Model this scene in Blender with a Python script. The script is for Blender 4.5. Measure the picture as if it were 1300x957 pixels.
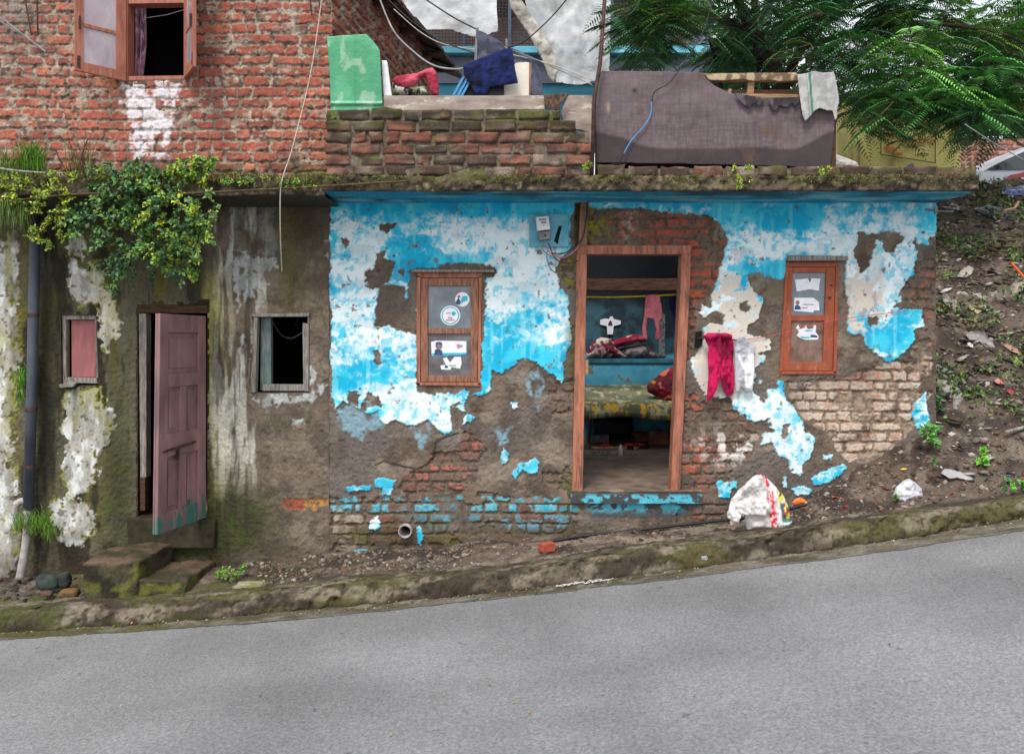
import bpy, bmesh, math, random
import numpy as np
from mathutils import Vector, Matrix, noise as mnoise
random.seed(7); RNG = np.random.RandomState(11)
scene = bpy.context.scene
for o in list(bpy.data.objects): bpy.data.objects.remove(o, do_unlink=True)
COL = scene.collection

# ------------------------------------------------------------------ camera, sky, light, exposure
cam_d = bpy.data.cameras.new('camera'); cam = bpy.data.objects.new('camera', cam_d); COL.objects.link(cam)
cam.location = (0, -6, 1.6); cam.rotation_euler = (math.radians(90), 0, 0)
cam_d.sensor_fit = 'HORIZONTAL'; cam_d.sensor_width = 36; cam_d.lens = 36*1020/1300
cam_d.shift_y = -45.5/1300; cam_d.clip_end = 800; cam_d.clip_start = 0.05
scene.camera = cam
world = bpy.data.worlds.new('World'); scene.world = world; world.use_nodes = True
wn = world.node_tree; wn.nodes.clear()
wo = wn.nodes.new('ShaderNodeOutputWorld'); wb = wn.nodes.new('ShaderNodeBackground')
sk = wn.nodes.new('ShaderNodeTexSky'); sk.sky_type = 'NISHITA'; sk.sun_disc = False
SUN_EL, SUN_AZ = math.radians(56), math.radians(200)
sk.sun_elevation = SUN_EL; sk.sun_rotation = SUN_AZ; sk.air_density = 1.0; sk.dust_density = 6.0; sk.ozone_density = 1.0
mx = wn.nodes.new('ShaderNodeMix'); mx.data_type = 'RGBA'; mx.inputs['Factor'].default_value = 0.72
wn.links.new(sk.outputs[0], mx.inputs[6]); mx.inputs[7].default_value = (8.6, 8.9, 9.3, 1)
wn.links.new(mx.outputs[2], wb.inputs[0]); wb.inputs[1].default_value = 0.092
wn.links.new(wb.outputs[0], wo.inputs[0])
sd_ = bpy.data.lights.new('sun', 'SUN'); sun = bpy.data.objects.new('sun', sd_); COL.objects.link(sun)
sd_.energy = 1.5; sd_.angle = math.radians(16); sd_.color = (1, .975, .94)
sun.rotation_euler = (math.radians(90)-SUN_EL, 0, math.radians(-20)); sun.location = (-3, -8, 12)
scene.view_settings.view_transform = 'Standard'; scene.view_settings.look = 'None'
scene.view_settings.exposure = 0.88; scene.view_settings.gamma = 1; scene.view_settings.use_curve_mapping = False

# ------------------------------------------------------------------ helpers
F = 1020.0
def P(px, py, Y=0.0):
    s = (6+Y)/F
    return Vector(((px-650)*s, Y, 1.6-(py-433)*s))
def XZ(px, py, Y=0.0):
    v = P(px, py, Y); return (v.x, v.z)
def srgb(r, g, b):
    def f(c):
        c /= 255.0
        return c/12.92 if c <= .04045 else ((c+.055)/1.055)**2.4
    return (f(r), f(g), f(b))
_T = RNG.rand(512, 512)
def vn(x, y, s=0):
    x = np.asarray(x, float)+s*17.31; y = np.asarray(y, float)+s*9.17
    xi = np.floor(x).astype(int); yi = np.floor(y).astype(int); fx = x-xi; fy = y-yi
    fx = fx*fx*(3-2*fx); fy = fy*fy*(3-2*fy)
    a = _T[xi & 511, yi & 511]; b = _T[(xi+1) & 511, yi & 511]; c = _T[xi & 511, (yi+1) & 511]; d = _T[(xi+1) & 511, (yi+1) & 511]
    return (a*(1-fx)+b*fx)*(1-fy)+(c*(1-fx)+d*fx)*fy
def fbm(x, y, o=4, s=0):
    t = 0; a = .5; n = 0
    for i in range(o):
        t = t+a*vn(x*2**i, y*2**i, s+i*3); n += a; a *= .55
    return t/n
def sst(a, b, x): 
    t = np.clip((x-a)/(b-a), 0, 1); return t*t*(3-2*t)
def sdf(poly, X, Z, far=.2):
    """signed distance to a polygon in metres, positive inside"""
    P_ = np.array(poly, float); out = np.full(X.shape, -far)
    m = (X > P_[:, 0].min()-far) & (X < P_[:, 0].max()+far) & (Z > P_[:, 1].min()-far) & (Z < P_[:, 1].max()+far)
    if not m.any(): return out
    x = X[m]; z = Z[m]; d = np.full(x.shape, 9.); ins = np.zeros(x.shape, bool); n = len(P_)
    for i in range(n):
        ax, az = P_[i]; bx, bz = P_[(i+1) % n]; ex, ez = bx-ax, bz-az; L = ex*ex+ez*ez+1e-12
        t = np.clip(((x-ax)*ex+(z-az)*ez)/L, 0, 1)
        d = np.minimum(d, np.hypot(x-ax-t*ex, z-az-t*ez))
        c = ((az > z) != (bz > z)); 
        if bz != az: ins ^= c & (x < (bx-ax)*(z-az)/(bz-az)+ax)
    out[m] = np.where(ins, d, -d); return np.maximum(out, -far)
def mixc(C, col, m):
    m = np.clip(m, 0, 1)[..., None]; return C*(1-m)+np.array(col)*m
def mixs(C, col, m):   # srgb colour
    return mixc(C, srgb(*col), m)

def set_origin_data(me_co):
    lo = me_co.min(0); hi = me_co.max(0); return np.array([(lo[0]+hi[0])/2, (lo[1]+hi[1])/2, lo[2]])
def link_mesh(name, co, faces, mats, parent=None, cols=None, fmat=None, smooth=False):
    co = np.asarray(co, float).reshape(-1, 3); org = set_origin_data(co)
    me = bpy.data.meshes.new(name)
    if isinstance(faces, np.ndarray):
        n = len(faces); k = faces.shape[1]
        me.vertices.add(len(co)); me.vertices.foreach_set('co', (co-org).ravel())
        me.loops.add(n*k); me.loops.foreach_set('vertex_index', faces.ravel().astype(np.int32))
        me.polygons.add(n); me.polygons.foreach_set('loop_start', (np.arange(n)*k).astype(np.int32))
        me.polygons.foreach_set('loop_total', np.full(n, k, np.int32)); me.update(calc_edges=True)
    else:
        me.from_pydata([tuple(v) for v in (co-org)], [], faces); me.update()
    if not isinstance(mats, (list, tuple)): mats = [mats]
    for m in mats: me.materials.append(m)
    if fmat is not None: me.polygons.foreach_set('material_index', np.array(fmat, np.int32))
    if smooth: me.polygons.foreach_set('use_smooth', np.ones(len(me.polygons), bool))
    if cols is not None:
        at = me.color_attributes.new('Col', 'FLOAT_COLOR', 'POINT')
        cols = np.asarray(cols); kc = cols.shape[-1]; c4 = np.ones((len(co), 4)); c4[:, :kc] = cols.reshape(-1, kc); at.data.foreach_set('color', c4.ravel())
    me.validate()
    o = bpy.data.objects.new(name, me); COL.objects.link(o)
    o['org'] = [float(v) for v in org]
    o.location = org
    if parent is not None: attach(o, parent)
    return o
def attach(o, parent):
    o.parent = parent; o.location = Vector(o['org'])-Vector(parent['org'])
def empty(name, loc, label, cat, group=None):
    o = bpy.data.objects.new(name, None); COL.objects.link(o); o.location = loc; o['org'] = [float(v) for v in loc]
    o.empty_display_size = .1
    return tag(o, label, cat, group)
def tag(o, label=None, cat=None, group=None, kind=None):
    if label: o['label'] = label
    if cat: o['category'] = cat
    if group: o['group'] = group
    if kind: o['kind'] = kind
    return o

class MB:
    def __init__(s): s.v = []; s.f = []; s.c = []; s.m = []; s.mi = 0; s.col = (1, 1, 1)
    def add(s, vs, fs, col=None):
        b = len(s.v); s.v += [tuple(v) for v in vs]; c = col or s.col
        s.c += [c]*len(vs)
        for f in fs: s.f.append(tuple(b+i for i in f)); s.m.append(s.mi)
    def hexa(s, p, col=None):  # 8 pts: front quad (4, ccw), back quad (4)
        s.add(p, [(0, 1, 2, 3), (7, 6, 5, 4), (0, 4, 5, 1), (1, 5, 6, 2), (2, 6, 7, 3), (3, 7, 4, 0)], col)
    def box(s, x0, x1, y0, y1, z0, z1, col=None, R=None, j=0):
        p = [(x0, y0, z0), (x1, y0, z0), (x1, y0, z1), (x0, y0, z1), (x0, y1, z0), (x1, y1, z0), (x1, y1, z1), (x0, y1, z1)]
        c = Vector(((x0+x1)/2, (y0+y1)/2, (z0+z1)/2)); q = []
        for v in p:
            v = Vector(v)
            if j: v += Vector([random.uniform(-j, j) for _ in range(3)])
            if R: v = c+R @ (v-c)
            q.append(v)
        s.hexa(q, col)
    def prism(s, xz, y0, y1, col=None):
        n = len(xz); a = sum(xz[i][0]*xz[(i+1) % n][1]-xz[(i+1) % n][0]*xz[i][1] for i in range(n))
        if a < 0: xz = xz[::-1]
        vs = [(x, y0, z) for x, z in xz]+[(x, y1, z) for x, z in xz]
        s.add(vs, [tuple(range(n)), tuple(range(2*n-1, n-1, -1))]+[(i, i+n, (i+1) % n+n, (i+1) % n) for i in range(n)], col)
    def pq(s, pts, Y0, Y1, Yp=0, col=None):   # prism traced on plane Yp
        s.prism([XZ(a, b, Yp) for a, b in pts], Y0, Y1, col)
    def tube(s, path, r, seg=8, col=None, caps=True):
        path = [Vector(p) for p in path]; n = len(path); rr = r if isinstance(r, (list, tuple)) else [r]*n
        vs = []; up = Vector((0.13, .21, .97))
        for i, p in enumerate(path):
            t = (path[min(i+1, n-1)]-path[max(i-1, 0)]).normalized()
            a = t.cross(up); 
            if a.length < .2: a = t.cross(Vector((1, 0, 0)))
            a.normalize(); b = t.cross(a)
            for k in range(seg):
                th = 2*math.pi*k/seg; vs.append(p+(a*math.cos(th)+b*math.sin(th))*rr[i])
        fs = [(i*seg+k, i*seg+(k+1) % seg, (i+1)*seg+(k+1) % seg, (i+1)*seg+k) for i in range(n-1) for k in range(seg)]
        if caps: fs += [tuple(range(seg-1, -1, -1)), tuple((n-1)*seg+k for k in range(seg))]
        s.add(vs, fs, col)
    def disc(s, c, r, y0, y1, seg=24, col=None, rx=1):
        s.prism([(c[0]+r*rx*math.cos(2*math.pi*k/seg), c[1]+r*math.sin(2*math.pi*k/seg)) for k in range(seg)], y0, y1, col)
    def build(s, name, mat, parent=None, smooth=False, bevel=0, cols=False):
        o = link_mesh(name, np.array(s.v), s.f, mat, parent, s.c if cols else None, s.m, smooth)
        if bevel:
            b = o.modifiers.new('bevel', 'BEVEL'); b.width = bevel; b.segments = 2; b.limit_method = 'ANGLE'
        return o

def smoothpath(pts, n=8):
    pts = [Vector(p) for p in pts]; out = []
    for i in range(len(pts)-1):
        p0 = pts[max(i-1, 0)]; p1 = pts[i]; p2 = pts[i+1]; p3 = pts[min(i+2, len(pts)-1)]
        for k in range(n):
            t = k/n
            out.append(.5*((2*p1)+(p2-p0)*t+(2*p0-5*p1+4*p2-p3)*t*t+(3*p1-p0-3*p2+p3)*t**3))
    return out+[pts[-1]]

# ------------------------------------------------------------------ materials
def newmat(name):
    m = bpy.data.materials.new(name); m.use_nodes = True; nt = m.node_tree
    return m, nt, nt.nodes['Principled BSDF']
def N(nt, t, **k):
    n = nt.nodes.new(t)
    for a, b in k.items(): setattr(n, a, b)
    return n
def vmat(name, rough=.9, nscale=70, namp=.35, bump=.35, bscale=160, bdist=.004, spec=.3, tint=None):
    """colour from the attribute, broken up by fine noise"""
    m, nt, b = newmat(name); L = nt.links.new
    at = N(nt, 'ShaderNodeAttribute'); at.attribute_name = 'Col'
    tc = N(nt, 'ShaderNodeTexCoord')
    n1 = N(nt, 'ShaderNodeTexNoise'); n1.inputs['Scale'].default_value = nscale; n1.inputs['Detail'].default_value = 6; n1.inputs['Roughness'].default_value = .65
    L(tc.outputs['Object'], n1.inputs['Vector'])
    mr = N(nt, 'ShaderNodeMapRange'); mr.inputs[1].default_value = .25; mr.inputs[2].default_value = .75; mr.inputs[3].default_value = -namp; mr.inputs[4].default_value = namp
    L(n1.outputs[0], mr.inputs[0])
    ma = N(nt, 'ShaderNodeMath', operation='MULTIPLY'); L(mr.outputs[0], ma.inputs[0]); L(at.outputs['Alpha'], ma.inputs[1])
    mo = N(nt, 'ShaderNodeMath', operation='ADD'); L(ma.outputs[0], mo.inputs[0]); mo.inputs[1].default_value = 1; mr = mo
    vm = N(nt, 'ShaderNodeVectorMath', operation='SCALE'); L(at.outputs['Color'], vm.inputs[0]); L(mr.outputs[0], vm.inputs['Scale'])
    L(vm.outputs[0], b.inputs['Base Color'])
    n2 = N(nt, 'ShaderNodeTexNoise'); n2.inputs['Scale'].default_value = bscale; n2.inputs['Detail'].default_value = 5
    L(tc.outputs['Object'], n2.inputs['Vector'])
    bp = N(nt, 'ShaderNodeBump'); bp.inputs['Strength'].default_value = bump; bp.inputs['Distance'].default_value = bdist
    L(n2.outputs[0], bp.inputs['Height']); L(bp.outputs[0], b.inputs['Normal'])
    b.inputs['Roughness'].default_value = rough; b.inputs['Specular IOR Level'].default_value = spec
    return m
def cmat(name, c1, c2=None, scale=20, rough=.8, stretch=(1, 1, 1), bump=.2, bscale=None, bdist=.003, lo=.35, hi=.65, metal=0, spec=.3, c3=None, s3=8, t3=.6, detail=6):
    """two srgb colours mixed by noise, third as patches"""
    m, nt, b = newmat(name); L = nt.links.new
    c1 = srgb(*c1); c2 = srgb(*c2) if c2 else tuple(v*.7 for v in c1)
    tc = N(nt, 'ShaderNodeTexCoord'); mp = N(nt, 'ShaderNodeMapping'); mp.inputs['Scale'].default_value = stretch
    L(tc.outputs['Object'], mp.inputs[0])
    n1 = N(nt, 'ShaderNodeTexNoise'); n1.inputs['Scale'].default_value = scale; n1.inputs['Detail'].default_value = detail; n1.inputs['Roughness'].default_value = .6
    L(mp.outputs[0], n1.inputs['Vector'])
    cr = N(nt, 'ShaderNodeValToRGB'); cr.color_ramp.elements[0].position = lo; cr.color_ramp.elements[1].position = hi
    cr.color_ramp.elements[0].color = (*c2, 1); cr.color_ramp.elements[1].color = (*c1, 1)
    L(n1.outputs[0], cr.inputs[0]); out = cr.outputs[0]
    if c3:
        n3 = N(nt, 'ShaderNodeTexNoise'); n3.inputs['Scale'].default_value = s3; n3.inputs['Detail'].default_value = 8; n3.inputs['Roughness'].default_value = .7
        L(mp.outputs[0], n3.inputs['Vector'])
        r3 = N(nt, 'ShaderNodeMapRange'); r3.inputs[1].default_value = t3-.02; r3.inputs[2].default_value = t3+.02; L(n3.outputs[0], r3.inputs[0])
        mm = N(nt, 'ShaderNodeMix', data_type='RGBA'); L(r3.outputs[0], mm.inputs['Factor']); L(out, mm.inputs[6]); mm.inputs[7].default_value = (*srgb(*c3), 1); out = mm.outputs[2]
    L(out, b.inputs['Base Color'])
    n2 = N(nt, 'ShaderNodeTexNoise'); n2.inputs['Scale'].default_value = bscale or scale*3; n2.inputs['Detail'].default_value = 5
    L(mp.outputs[0], n2.inputs['Vector'])
    bp = N(nt, 'ShaderNodeBump'); bp.inputs['Strength'].default_value = bump; bp.inputs['Distance'].default_value = bdist
    L(n2.outputs[0], bp.inputs['Height']); L(bp.outputs[0], b.inputs['Normal'])
    b.inputs['Roughness'].default_value = rough; b.inputs['Metallic'].default_value = metal; b.inputs['Specular IOR Level'].default_value = spec
    return m

M = {}
M['wall'] = vmat('weathered_wall', nscale=55, namp=.28, bump=.5, bscale=130, bdist=.006)
M['brick'] = vmat('brick_wall', nscale=60, namp=.4, bump=.6, bscale=110, bdist=.006)
M['ground'] = vmat('soil', nscale=40, namp=.45, bump=.8, bscale=60, bdist=.012)
M['slabm'] = vmat('mossy_concrete', nscale=45, namp=.45, bump=.8, bscale=80, bdist=.01)
M['leaf'] = vmat('leaf', rough=.55, nscale=20, namp=.2, bump=.1, spec=.4)
M['stone'] = vmat('rubble', nscale=50, namp=.3, bump=.5, bscale=90, bdist=.004)
M['cloth'] = vmat('cloth', rough=.95, nscale=30, namp=.12, bump=.3, bscale=300, bdist=.001)
M['plastic'] = vmat('thin_plastic', rough=.4, nscale=15, namp=.12, bump=.5, bscale=40, bdist=.006, spec=.5)
M['frame_wood'] = cmat('brown_frame_wood', (156, 110, 86), (104, 70, 54), 14, .7, (5, 5, .7), .5, 60, c3=(150, 120, 100), s3=6, t3=.64)
M['door_wood'] = cmat('orange_brown_frame_wood', (178, 116, 92), (128, 80, 62), 9, .75, (5, 5, .6), .6, 50, c3=(104, 78, 66), s3=5, t3=.57)
M['orange_wood'] = cmat('orange_brown_paint', (160, 84, 54), (134, 70, 48), 10, .6, (3, 3, 1), .4, 60, c3=(150, 120, 105), s3=9, t3=.62)
M['grey_wood'] = cmat('weathered_grey_wood', (158, 150, 140), (92, 86, 80), 16, .9, (5, 5, .6), .6, 60, c3=(120, 150, 146), s3=10, t3=.6)
M['raw_wood'] = cmat('raw_wood', (176, 142, 106), (120, 88, 62), 12, .85, (.6, 4, 5), .4, 50)
M['dark_wood'] = cmat('dark_old_wood', (92, 62, 46), (48, 32, 26), 12, .85, (.8, 4, 5), .5, 50)
M['glass'] = cmat('dusty_glass', (128, 138, 146), (84, 92, 102), 6, .22, (1, 1, 1), .05, spec=.6, lo=.3, hi=.7)
M['glass2'] = cmat('grey_dusty_glass', (112, 112, 116), (74, 70, 72), 9, .3, (1, 1, 1), .05, spec=.5)
M['brown_board'] = cmat('brown_window_board', (140, 118, 110), (96, 68, 50), 7, .7, (1.5, 1.5, 1), .2)
M['black'] = cmat('black_and_unlit_room', (26, 25, 26), (12, 12, 13), 5, .95)  # real black parts, and stand-in for the dark of unlit rooms
M['metal_dark'] = cmat('rusty_iron', (96, 66, 58), (50, 40, 38), 25, .7, metal=.3)
M['steel'] = cmat('dull_steel', (130, 132, 134), (90, 92, 96), 15, .45, metal=.6)
M['wire_black'] = cmat('black_cable', (40, 40, 44), (28, 28, 30), 10, .5)
M['wire_grey'] = cmat('grey_cable', (150, 150, 152), (110, 108, 108), 10, .5)
M['rope_white'] = cmat('pale_rope', (196, 190, 178), (150, 140, 125), 90, .9)
M['rope_yellow'] = cmat('yellow_rope', (225, 215, 30), (190, 170, 20), 60, .7)
M['paper'] = cmat('white_sticker', (232, 234, 236), (214, 216, 222), 20, .5, bump=.05)
M['paper_cyan'] = cmat('cyan_print', (60, 185, 205), (50, 160, 190), 20, .5, bump=.05)
M['paper_blue'] = cmat('navy_print', (34, 60, 100), (60, 90, 130), 60, .5, bump=.05)
M['paper_pink'] = cmat('pink_print', (214, 130, 140), (190, 110, 130), 60, .5, bump=.05)
M['skin_print'] = cmat('portrait_print', (150, 120, 118), (120, 96, 100), 60, .5, bump=.05)
# ------------------------------------------------------------------ relief panels
def grid_mesh(name, X, Z, Yoff, C, mat, keep, parent=None, Y0=0.0, smooth=True, mapf=None):
    nz, nx = X.shape; idx = np.arange(nz*nx).reshape(nz, nx)
    q = np.stack([idx[:-1, :-1], idx[:-1, 1:], idx[1:, 1:], idx[1:, :-1]], -1)
    k = keep[:-1, :-1] & keep[:-1, 1:] & keep[1:, 1:] & keep[1:, :-1]
    q = q[k]
    co = np.stack([X, Y0+Yoff, Z], -1).reshape(-1, 3)
    if mapf: co = mapf(co)
    used = np.zeros(len(co), bool); used[q.ravel()] = True; rem = np.cumsum(used)-1
    return link_mesh(name, co[used], rem[q], mat, parent, C.reshape(-1, C.shape[-1])[used], None, smooth)
def mk(x0, x1, z0, z1, r=.006):
    xs = np.arange(x0, x1+r*.5, r); zs = np.arange(z0, z1+r*.5, r); return np.meshgrid(xs, zs)
def bricks(X, Z, ch=.0785, L=.225, joint=.014, s=0, wob=.012, rag=.007):
    Zw = Z+wob*(fbm(X*1.1, Z*1.3, 2, s+5)-.5)*2
    row = np.floor(Zw/ch); fz = Zw/ch-row
    Xw = X+.5*L*vn(X/L*.55, row*3.7, s+2)+row*.5*L+ .35*L*vn(row*1.9, row*0+.5, s+8)
    ci = np.floor(Xw/L); fx = Xw/L-ci
    r0 = vn(ci*1.0+.5, row*1.0+.5, s+1); r0 = _T[(ci.astype(int)*7+s) & 511, (row.astype(int)*13+s) & 511]
    half = r0 > .62
    ci2 = ci*2+np.where(half & (fx > .5), 1, 0); 
    dx = np.where(half, np.minimum(np.mod(fx*2, 1), 1-np.mod(fx*2, 1))*L/2, np.minimum(fx, 1-fx)*L)
    r1 = _T[(ci2.astype(int)*5+31+s) & 511, (row.astype(int)*11+7+s) & 511]
    r2 = _T[(ci2.astype(int)*3+91+s) & 511, (row.astype(int)*17+3+s) & 511]
    dz = np.minimum(fz, 1-fz)*ch
    k = .012; mn = np.minimum(dx, dz); hh = np.clip(k-np.abs(dx-dz), 0, k); mn = mn-hh*hh*.25/k
    d = mn-joint*(.35+.5*r2)+rag*(fbm(X*28, Z*28, 3, s+3)-.5)*2
    return sst(-.001, .007, d), d, r1, r2

# zoom windows the outlines were measured in: origin and scale
ZW = {'A': (420, 240, 3.418), 'B': (700, 240, 4.35), 'C': (700, 420, 4.35), 'D': (860, 240, 3.679), 'E': (860, 460, 3.679),
      'F': (240, 230, 2.9), 'G': (300, 500, 3.19), 'H': (580, 560, 3.611), 'K': (0, 190, 3.087), 'L': (0, 450, 2.5875), 'p': (0, 0, 1)}
def zp(*items):
    out = []
    for z, pts in items:
        ox, oy, s = ZW[z]
        out += [XZ(ox+a/s, oy+b/s) for a, b in pts]
    return out

# ---- openings in the wall plane (outer edges of their frames, inset a little)
OP_DOOR = [XZ(a, b) for a, b in ((735, 315), (874, 315), (859, 623), (729, 623))]
OP_W1 = [XZ(a, b) for a, b in ((533, 353), (608, 353), (607, 486), (532, 486))]
OP_W2 = [XZ(a, b) for a, b in ((999, 340), (1060, 340), (1058, 471), (992, 471))]
OP_HOLE = [XZ(a, b) for a, b in ((322, 401), (392, 401), (392, 498), (321, 498))]
OP_PINK = [XZ(a, b) for a, b in ((77, 400), (122, 400), (125, 489), (78, 489))]
OP_LDOOR = [XZ(a, b) for a, b in ((175, 388), (263, 388), (263, 655), (175, 655))]
OP_UW = [XZ(a, b) for a, b in ((160, -90), (238, -90), (238, 100), (160, 103))]

# =================================================================== the turquoise house
HX0, HX1 = XZ(418, 0)[0], XZ(1188, 0)[0]
house = empty('turquoise_house', (1.0, 0.0, 0.1), 'low turquoise house with peeling paint, bare render and brick patches', 'house')
X, Z = mk(HX0, HX1, -.16, 2.66)
def edgen(X, Z, a=.02, s=0): return a*1.9*(fbm(X*12, Z*12, 5, s)-.5)+a*1.5*(fbm(X*3.5, Z*3.5, 3, s+40)-.5)+a*1.5*(fbm(X*42, Z*42, 3, s+70)-.5)
e1 = edgen(X, Z, .024, 1); e2 = edgen(X, Z, .03, 21); e3 = edgen(X, Z, .015, 61)
paintL = sdf(zp(('A', [(-10, -60), (1062, -60), (1062, 105), (1040, 110), (1035, 260), (990, 300), (975, 370), (1000, 430), (1035, 470), (1030, 520), (1045, 590), (1035, 680), (1015, 740), (1000, 840), (960, 800), (930, 775), (860, 735), (810, 748), (790, 775), (740, 800), (700, 790), (690, 830), (700, 870), (640, 905), (600, 890), (580, 925), (520, 945)]),
                   ('G', [(965, 90), (905, 140), (930, 80), (925, 40), (870, 50), (875, 150), (845, 165), (805, 140), (780, 100), (730, 130), (700, 130), (640, 105), (600, 125), (575, 100), (580, 60), (530, 80), (530, 10), (500, 60), (440, 30), (400, 60), (385, 0)])), X, Z)
for h in ([(210, 150), (295, 145), (280, 165), (240, 190), (210, 175)], [(50, 215), (80, 225), (65, 250)],
          [(200, 280), (240, 260), (235, 290), (285, 320), (265, 350), (245, 400), (180, 435), (145, 400), (150, 360), (185, 340)],
          [(225, 420), (310, 425), (330, 510), (372, 510), (372, 630), (260, 600), (185, 605), (190, 560), (205, 470)],
          [(340, 360), (500, 330), (690, 325), (720, 350), (715, 375), (680, 390), (665, 480), (655, 880), (375, 880), (372, 520), (340, 510)],
          [(400, 860), (465, 860), (450, 895), (410, 885)], [(290, 350), (315, 350), (315, 375), (290, 375)],
          [(190, 700), (212, 720), (218, 755), (195, 760)], [(65, 870), (125, 870), (120, 945), (75, 940)],
          [(160, 890), (215, 900), (225, 950), (155, 950)], [(340, 245), (380, 240), (370, 258)], [(262, 285), (282, 285), (280, 298), (262, 298)],
          [(595, 880), (615, 880), (610, 895), (595, 895)], [(890, 255), (920, 255), (915, 285), (895, 280)]):
    paintL = np.minimum(paintL, -sdf(zp(('A', h)), X, Z))
paintR = sdf(zp(('D', [(-440, -60), (1222, -60), (1222, 110), (1195, 215), (1170, 225), (1165, 255), (1120, 250), (1112, 225), (1090, 250), (1115, 290), (1100, 390), (1060, 440), (1035, 490), (1045, 520), (1010, 550), (1075, 560), (1135, 570), (1145, 640), (1100, 660), (1110, 710), (1060, 770), (990, 820), (930, 780), (880, 740), (860, 680), (820, 690), (785, 670), (790, 580), (782, 325), (515, 320), (500, 340), (500, 420), (430, 410), (410, 425), (375, 390), (335, 410), (345, 450), (400, 520), (385, 600), (330, 640), (320, 680), (430, 700), (430, 750), (375, 770), (420, 780), (360, 850), (345, 957)]),
                   ('E', [(350, 130), (370, 150), (400, 180), (425, 130), (475, 120), (470, 85), (490, 80), (500, 100), (510, 180), (550, 210), (580, 280), (600, 330), (645, 360), (620, 440), (580, 480), (575, 530), (540, 515), (530, 450), (470, 430), (440, 380), (395, 380), (400, 340), (480, 330), (440, 300), (430, 250), (410, 260), (350, 270), (260, 220), (240, 170), (130, 150), (70, 60)]),
                   ('D', [(60, 800), (100, 760), (130, 690), (115, 650), (150, 625), (215, 650), (225, 590), (170, 575), (125, 600), (110, 580), (115, 545), (155, 560), (160, 500), (190, 430), (215, 330), (228, 240), (205, 165), (140, 120), (0, 115), (-20, 115)]),
                   ('B', [(600, 118), (350, 110), (290, 92), (205, 95), (205, -30)])), X, Z)
for z_, h in (('D', [(820, 290), (850, 205), (910, 210), (1010, 200), (1060, 225), (1010, 320), (960, 300), (950, 240), (925, 240), (915, 320), (850, 395), (840, 350)]),
              ('D', [(280, 530), (325, 530), (340, 560), (320, 585), (285, 570)]), ('D', [(890, 600), (925, 600), (930, 630), (900, 645)]),
              ('D', [(205, 400), (235, 395), (230, 420), (205, 420)]), ('E', [(485, 290), (520, 290), (525, 340), (500, 370), (480, 345)]),
              ('D', [(1130, 190), (1160, 190), (1155, 215), (1130, 215)])):
    paintR = np.minimum(paintR, -sdf(zp((z_, h)), X, Z))
small = np.full(X.shape, -.2)
for z_, h in (('E', [(190, 558), (275, 555), (278, 580), (245, 595), (242, 625), (190, 630)]), ('E', [(615, 540), (700, 500), (780, 470), (797, 490), (760, 530), (700, 560), (640, 580)]),
              ('E', [(535, 590), (570, 570), (632, 590), (620, 620), (560, 620)]), ('E', [(680, 430), (727, 430), (720, 460), (682, 455)]), ('E', [(490, 535), (515, 530), (512, 590), (490, 585)]),
              ('E', [(1160, 135), (1170, 270), (1140, 325), (1108, 300), (1095, 240), (1130, 170)]), ('G', [(560, 345), (590, 335), (655, 345), (640, 375), (625, 410), (585, 415), (590, 380), (562, 378)]),
              ('G', [(450, 380), (480, 368), (545, 372), (540, 392), (460, 398)]), ('G', [(445, 650), (520, 628), (580, 640), (560, 670), (450, 680)]),
              ('H', [(195, 60), (215, 22), (240, 60), (232, 105), (200, 118)]), ('H', [(250, 150), (290, 100), (330, 100), (355, 70), (382, 95), (370, 140), (340, 155), (300, 130), (270, 180)]),
              ('G', [(545, 505), (575, 490), (590, 520), (565, 560), (540, 545)]), ('G', [(725, 535), (745, 535), (762, 575), (745, 615), (728, 600)]),
              ('G', [(640, 100), (690, 95), (690, 110)]), ('A', [(780, 925), (810, 925), (812, 950), (785, 950)]), ('E', [(380, 85), (395, 85), (392, 105), (378, 105)]),
              ('H', [(1195, 185), (1290, 183), (1285, 215), (1255, 220), (1250, 258), (1195, 258)])):
    small = np.maximum(small, sdf(zp((z_, h)), X, Z))
wash = np.full(X.shape, -.2)      # thin bluish wash left on the render
for z_, h in (('G', [(400, 60), (530, 20), (580, 60), (610, 130), (560, 150), (510, 195), (460, 160), (400, 140)]), ('G', [(690, 130), (790, 110), (790, 160), (750, 245), (730, 200)]),
              ('A', [(830, 790), (900, 780), (935, 860), (900, 957), (870, 940), (850, 860)]), ('H', [(160, -60), (260, -70), (230, 10), (190, 30)]),
              ('E', [(590, 330), (650, 350), (640, 440), (590, 470), (480, 410), (520, 380)])):
    wash = np.maximum(wash, sdf(zp((z_, h)), X, Z))
brk = np.full(X.shape, -.2)
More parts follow.
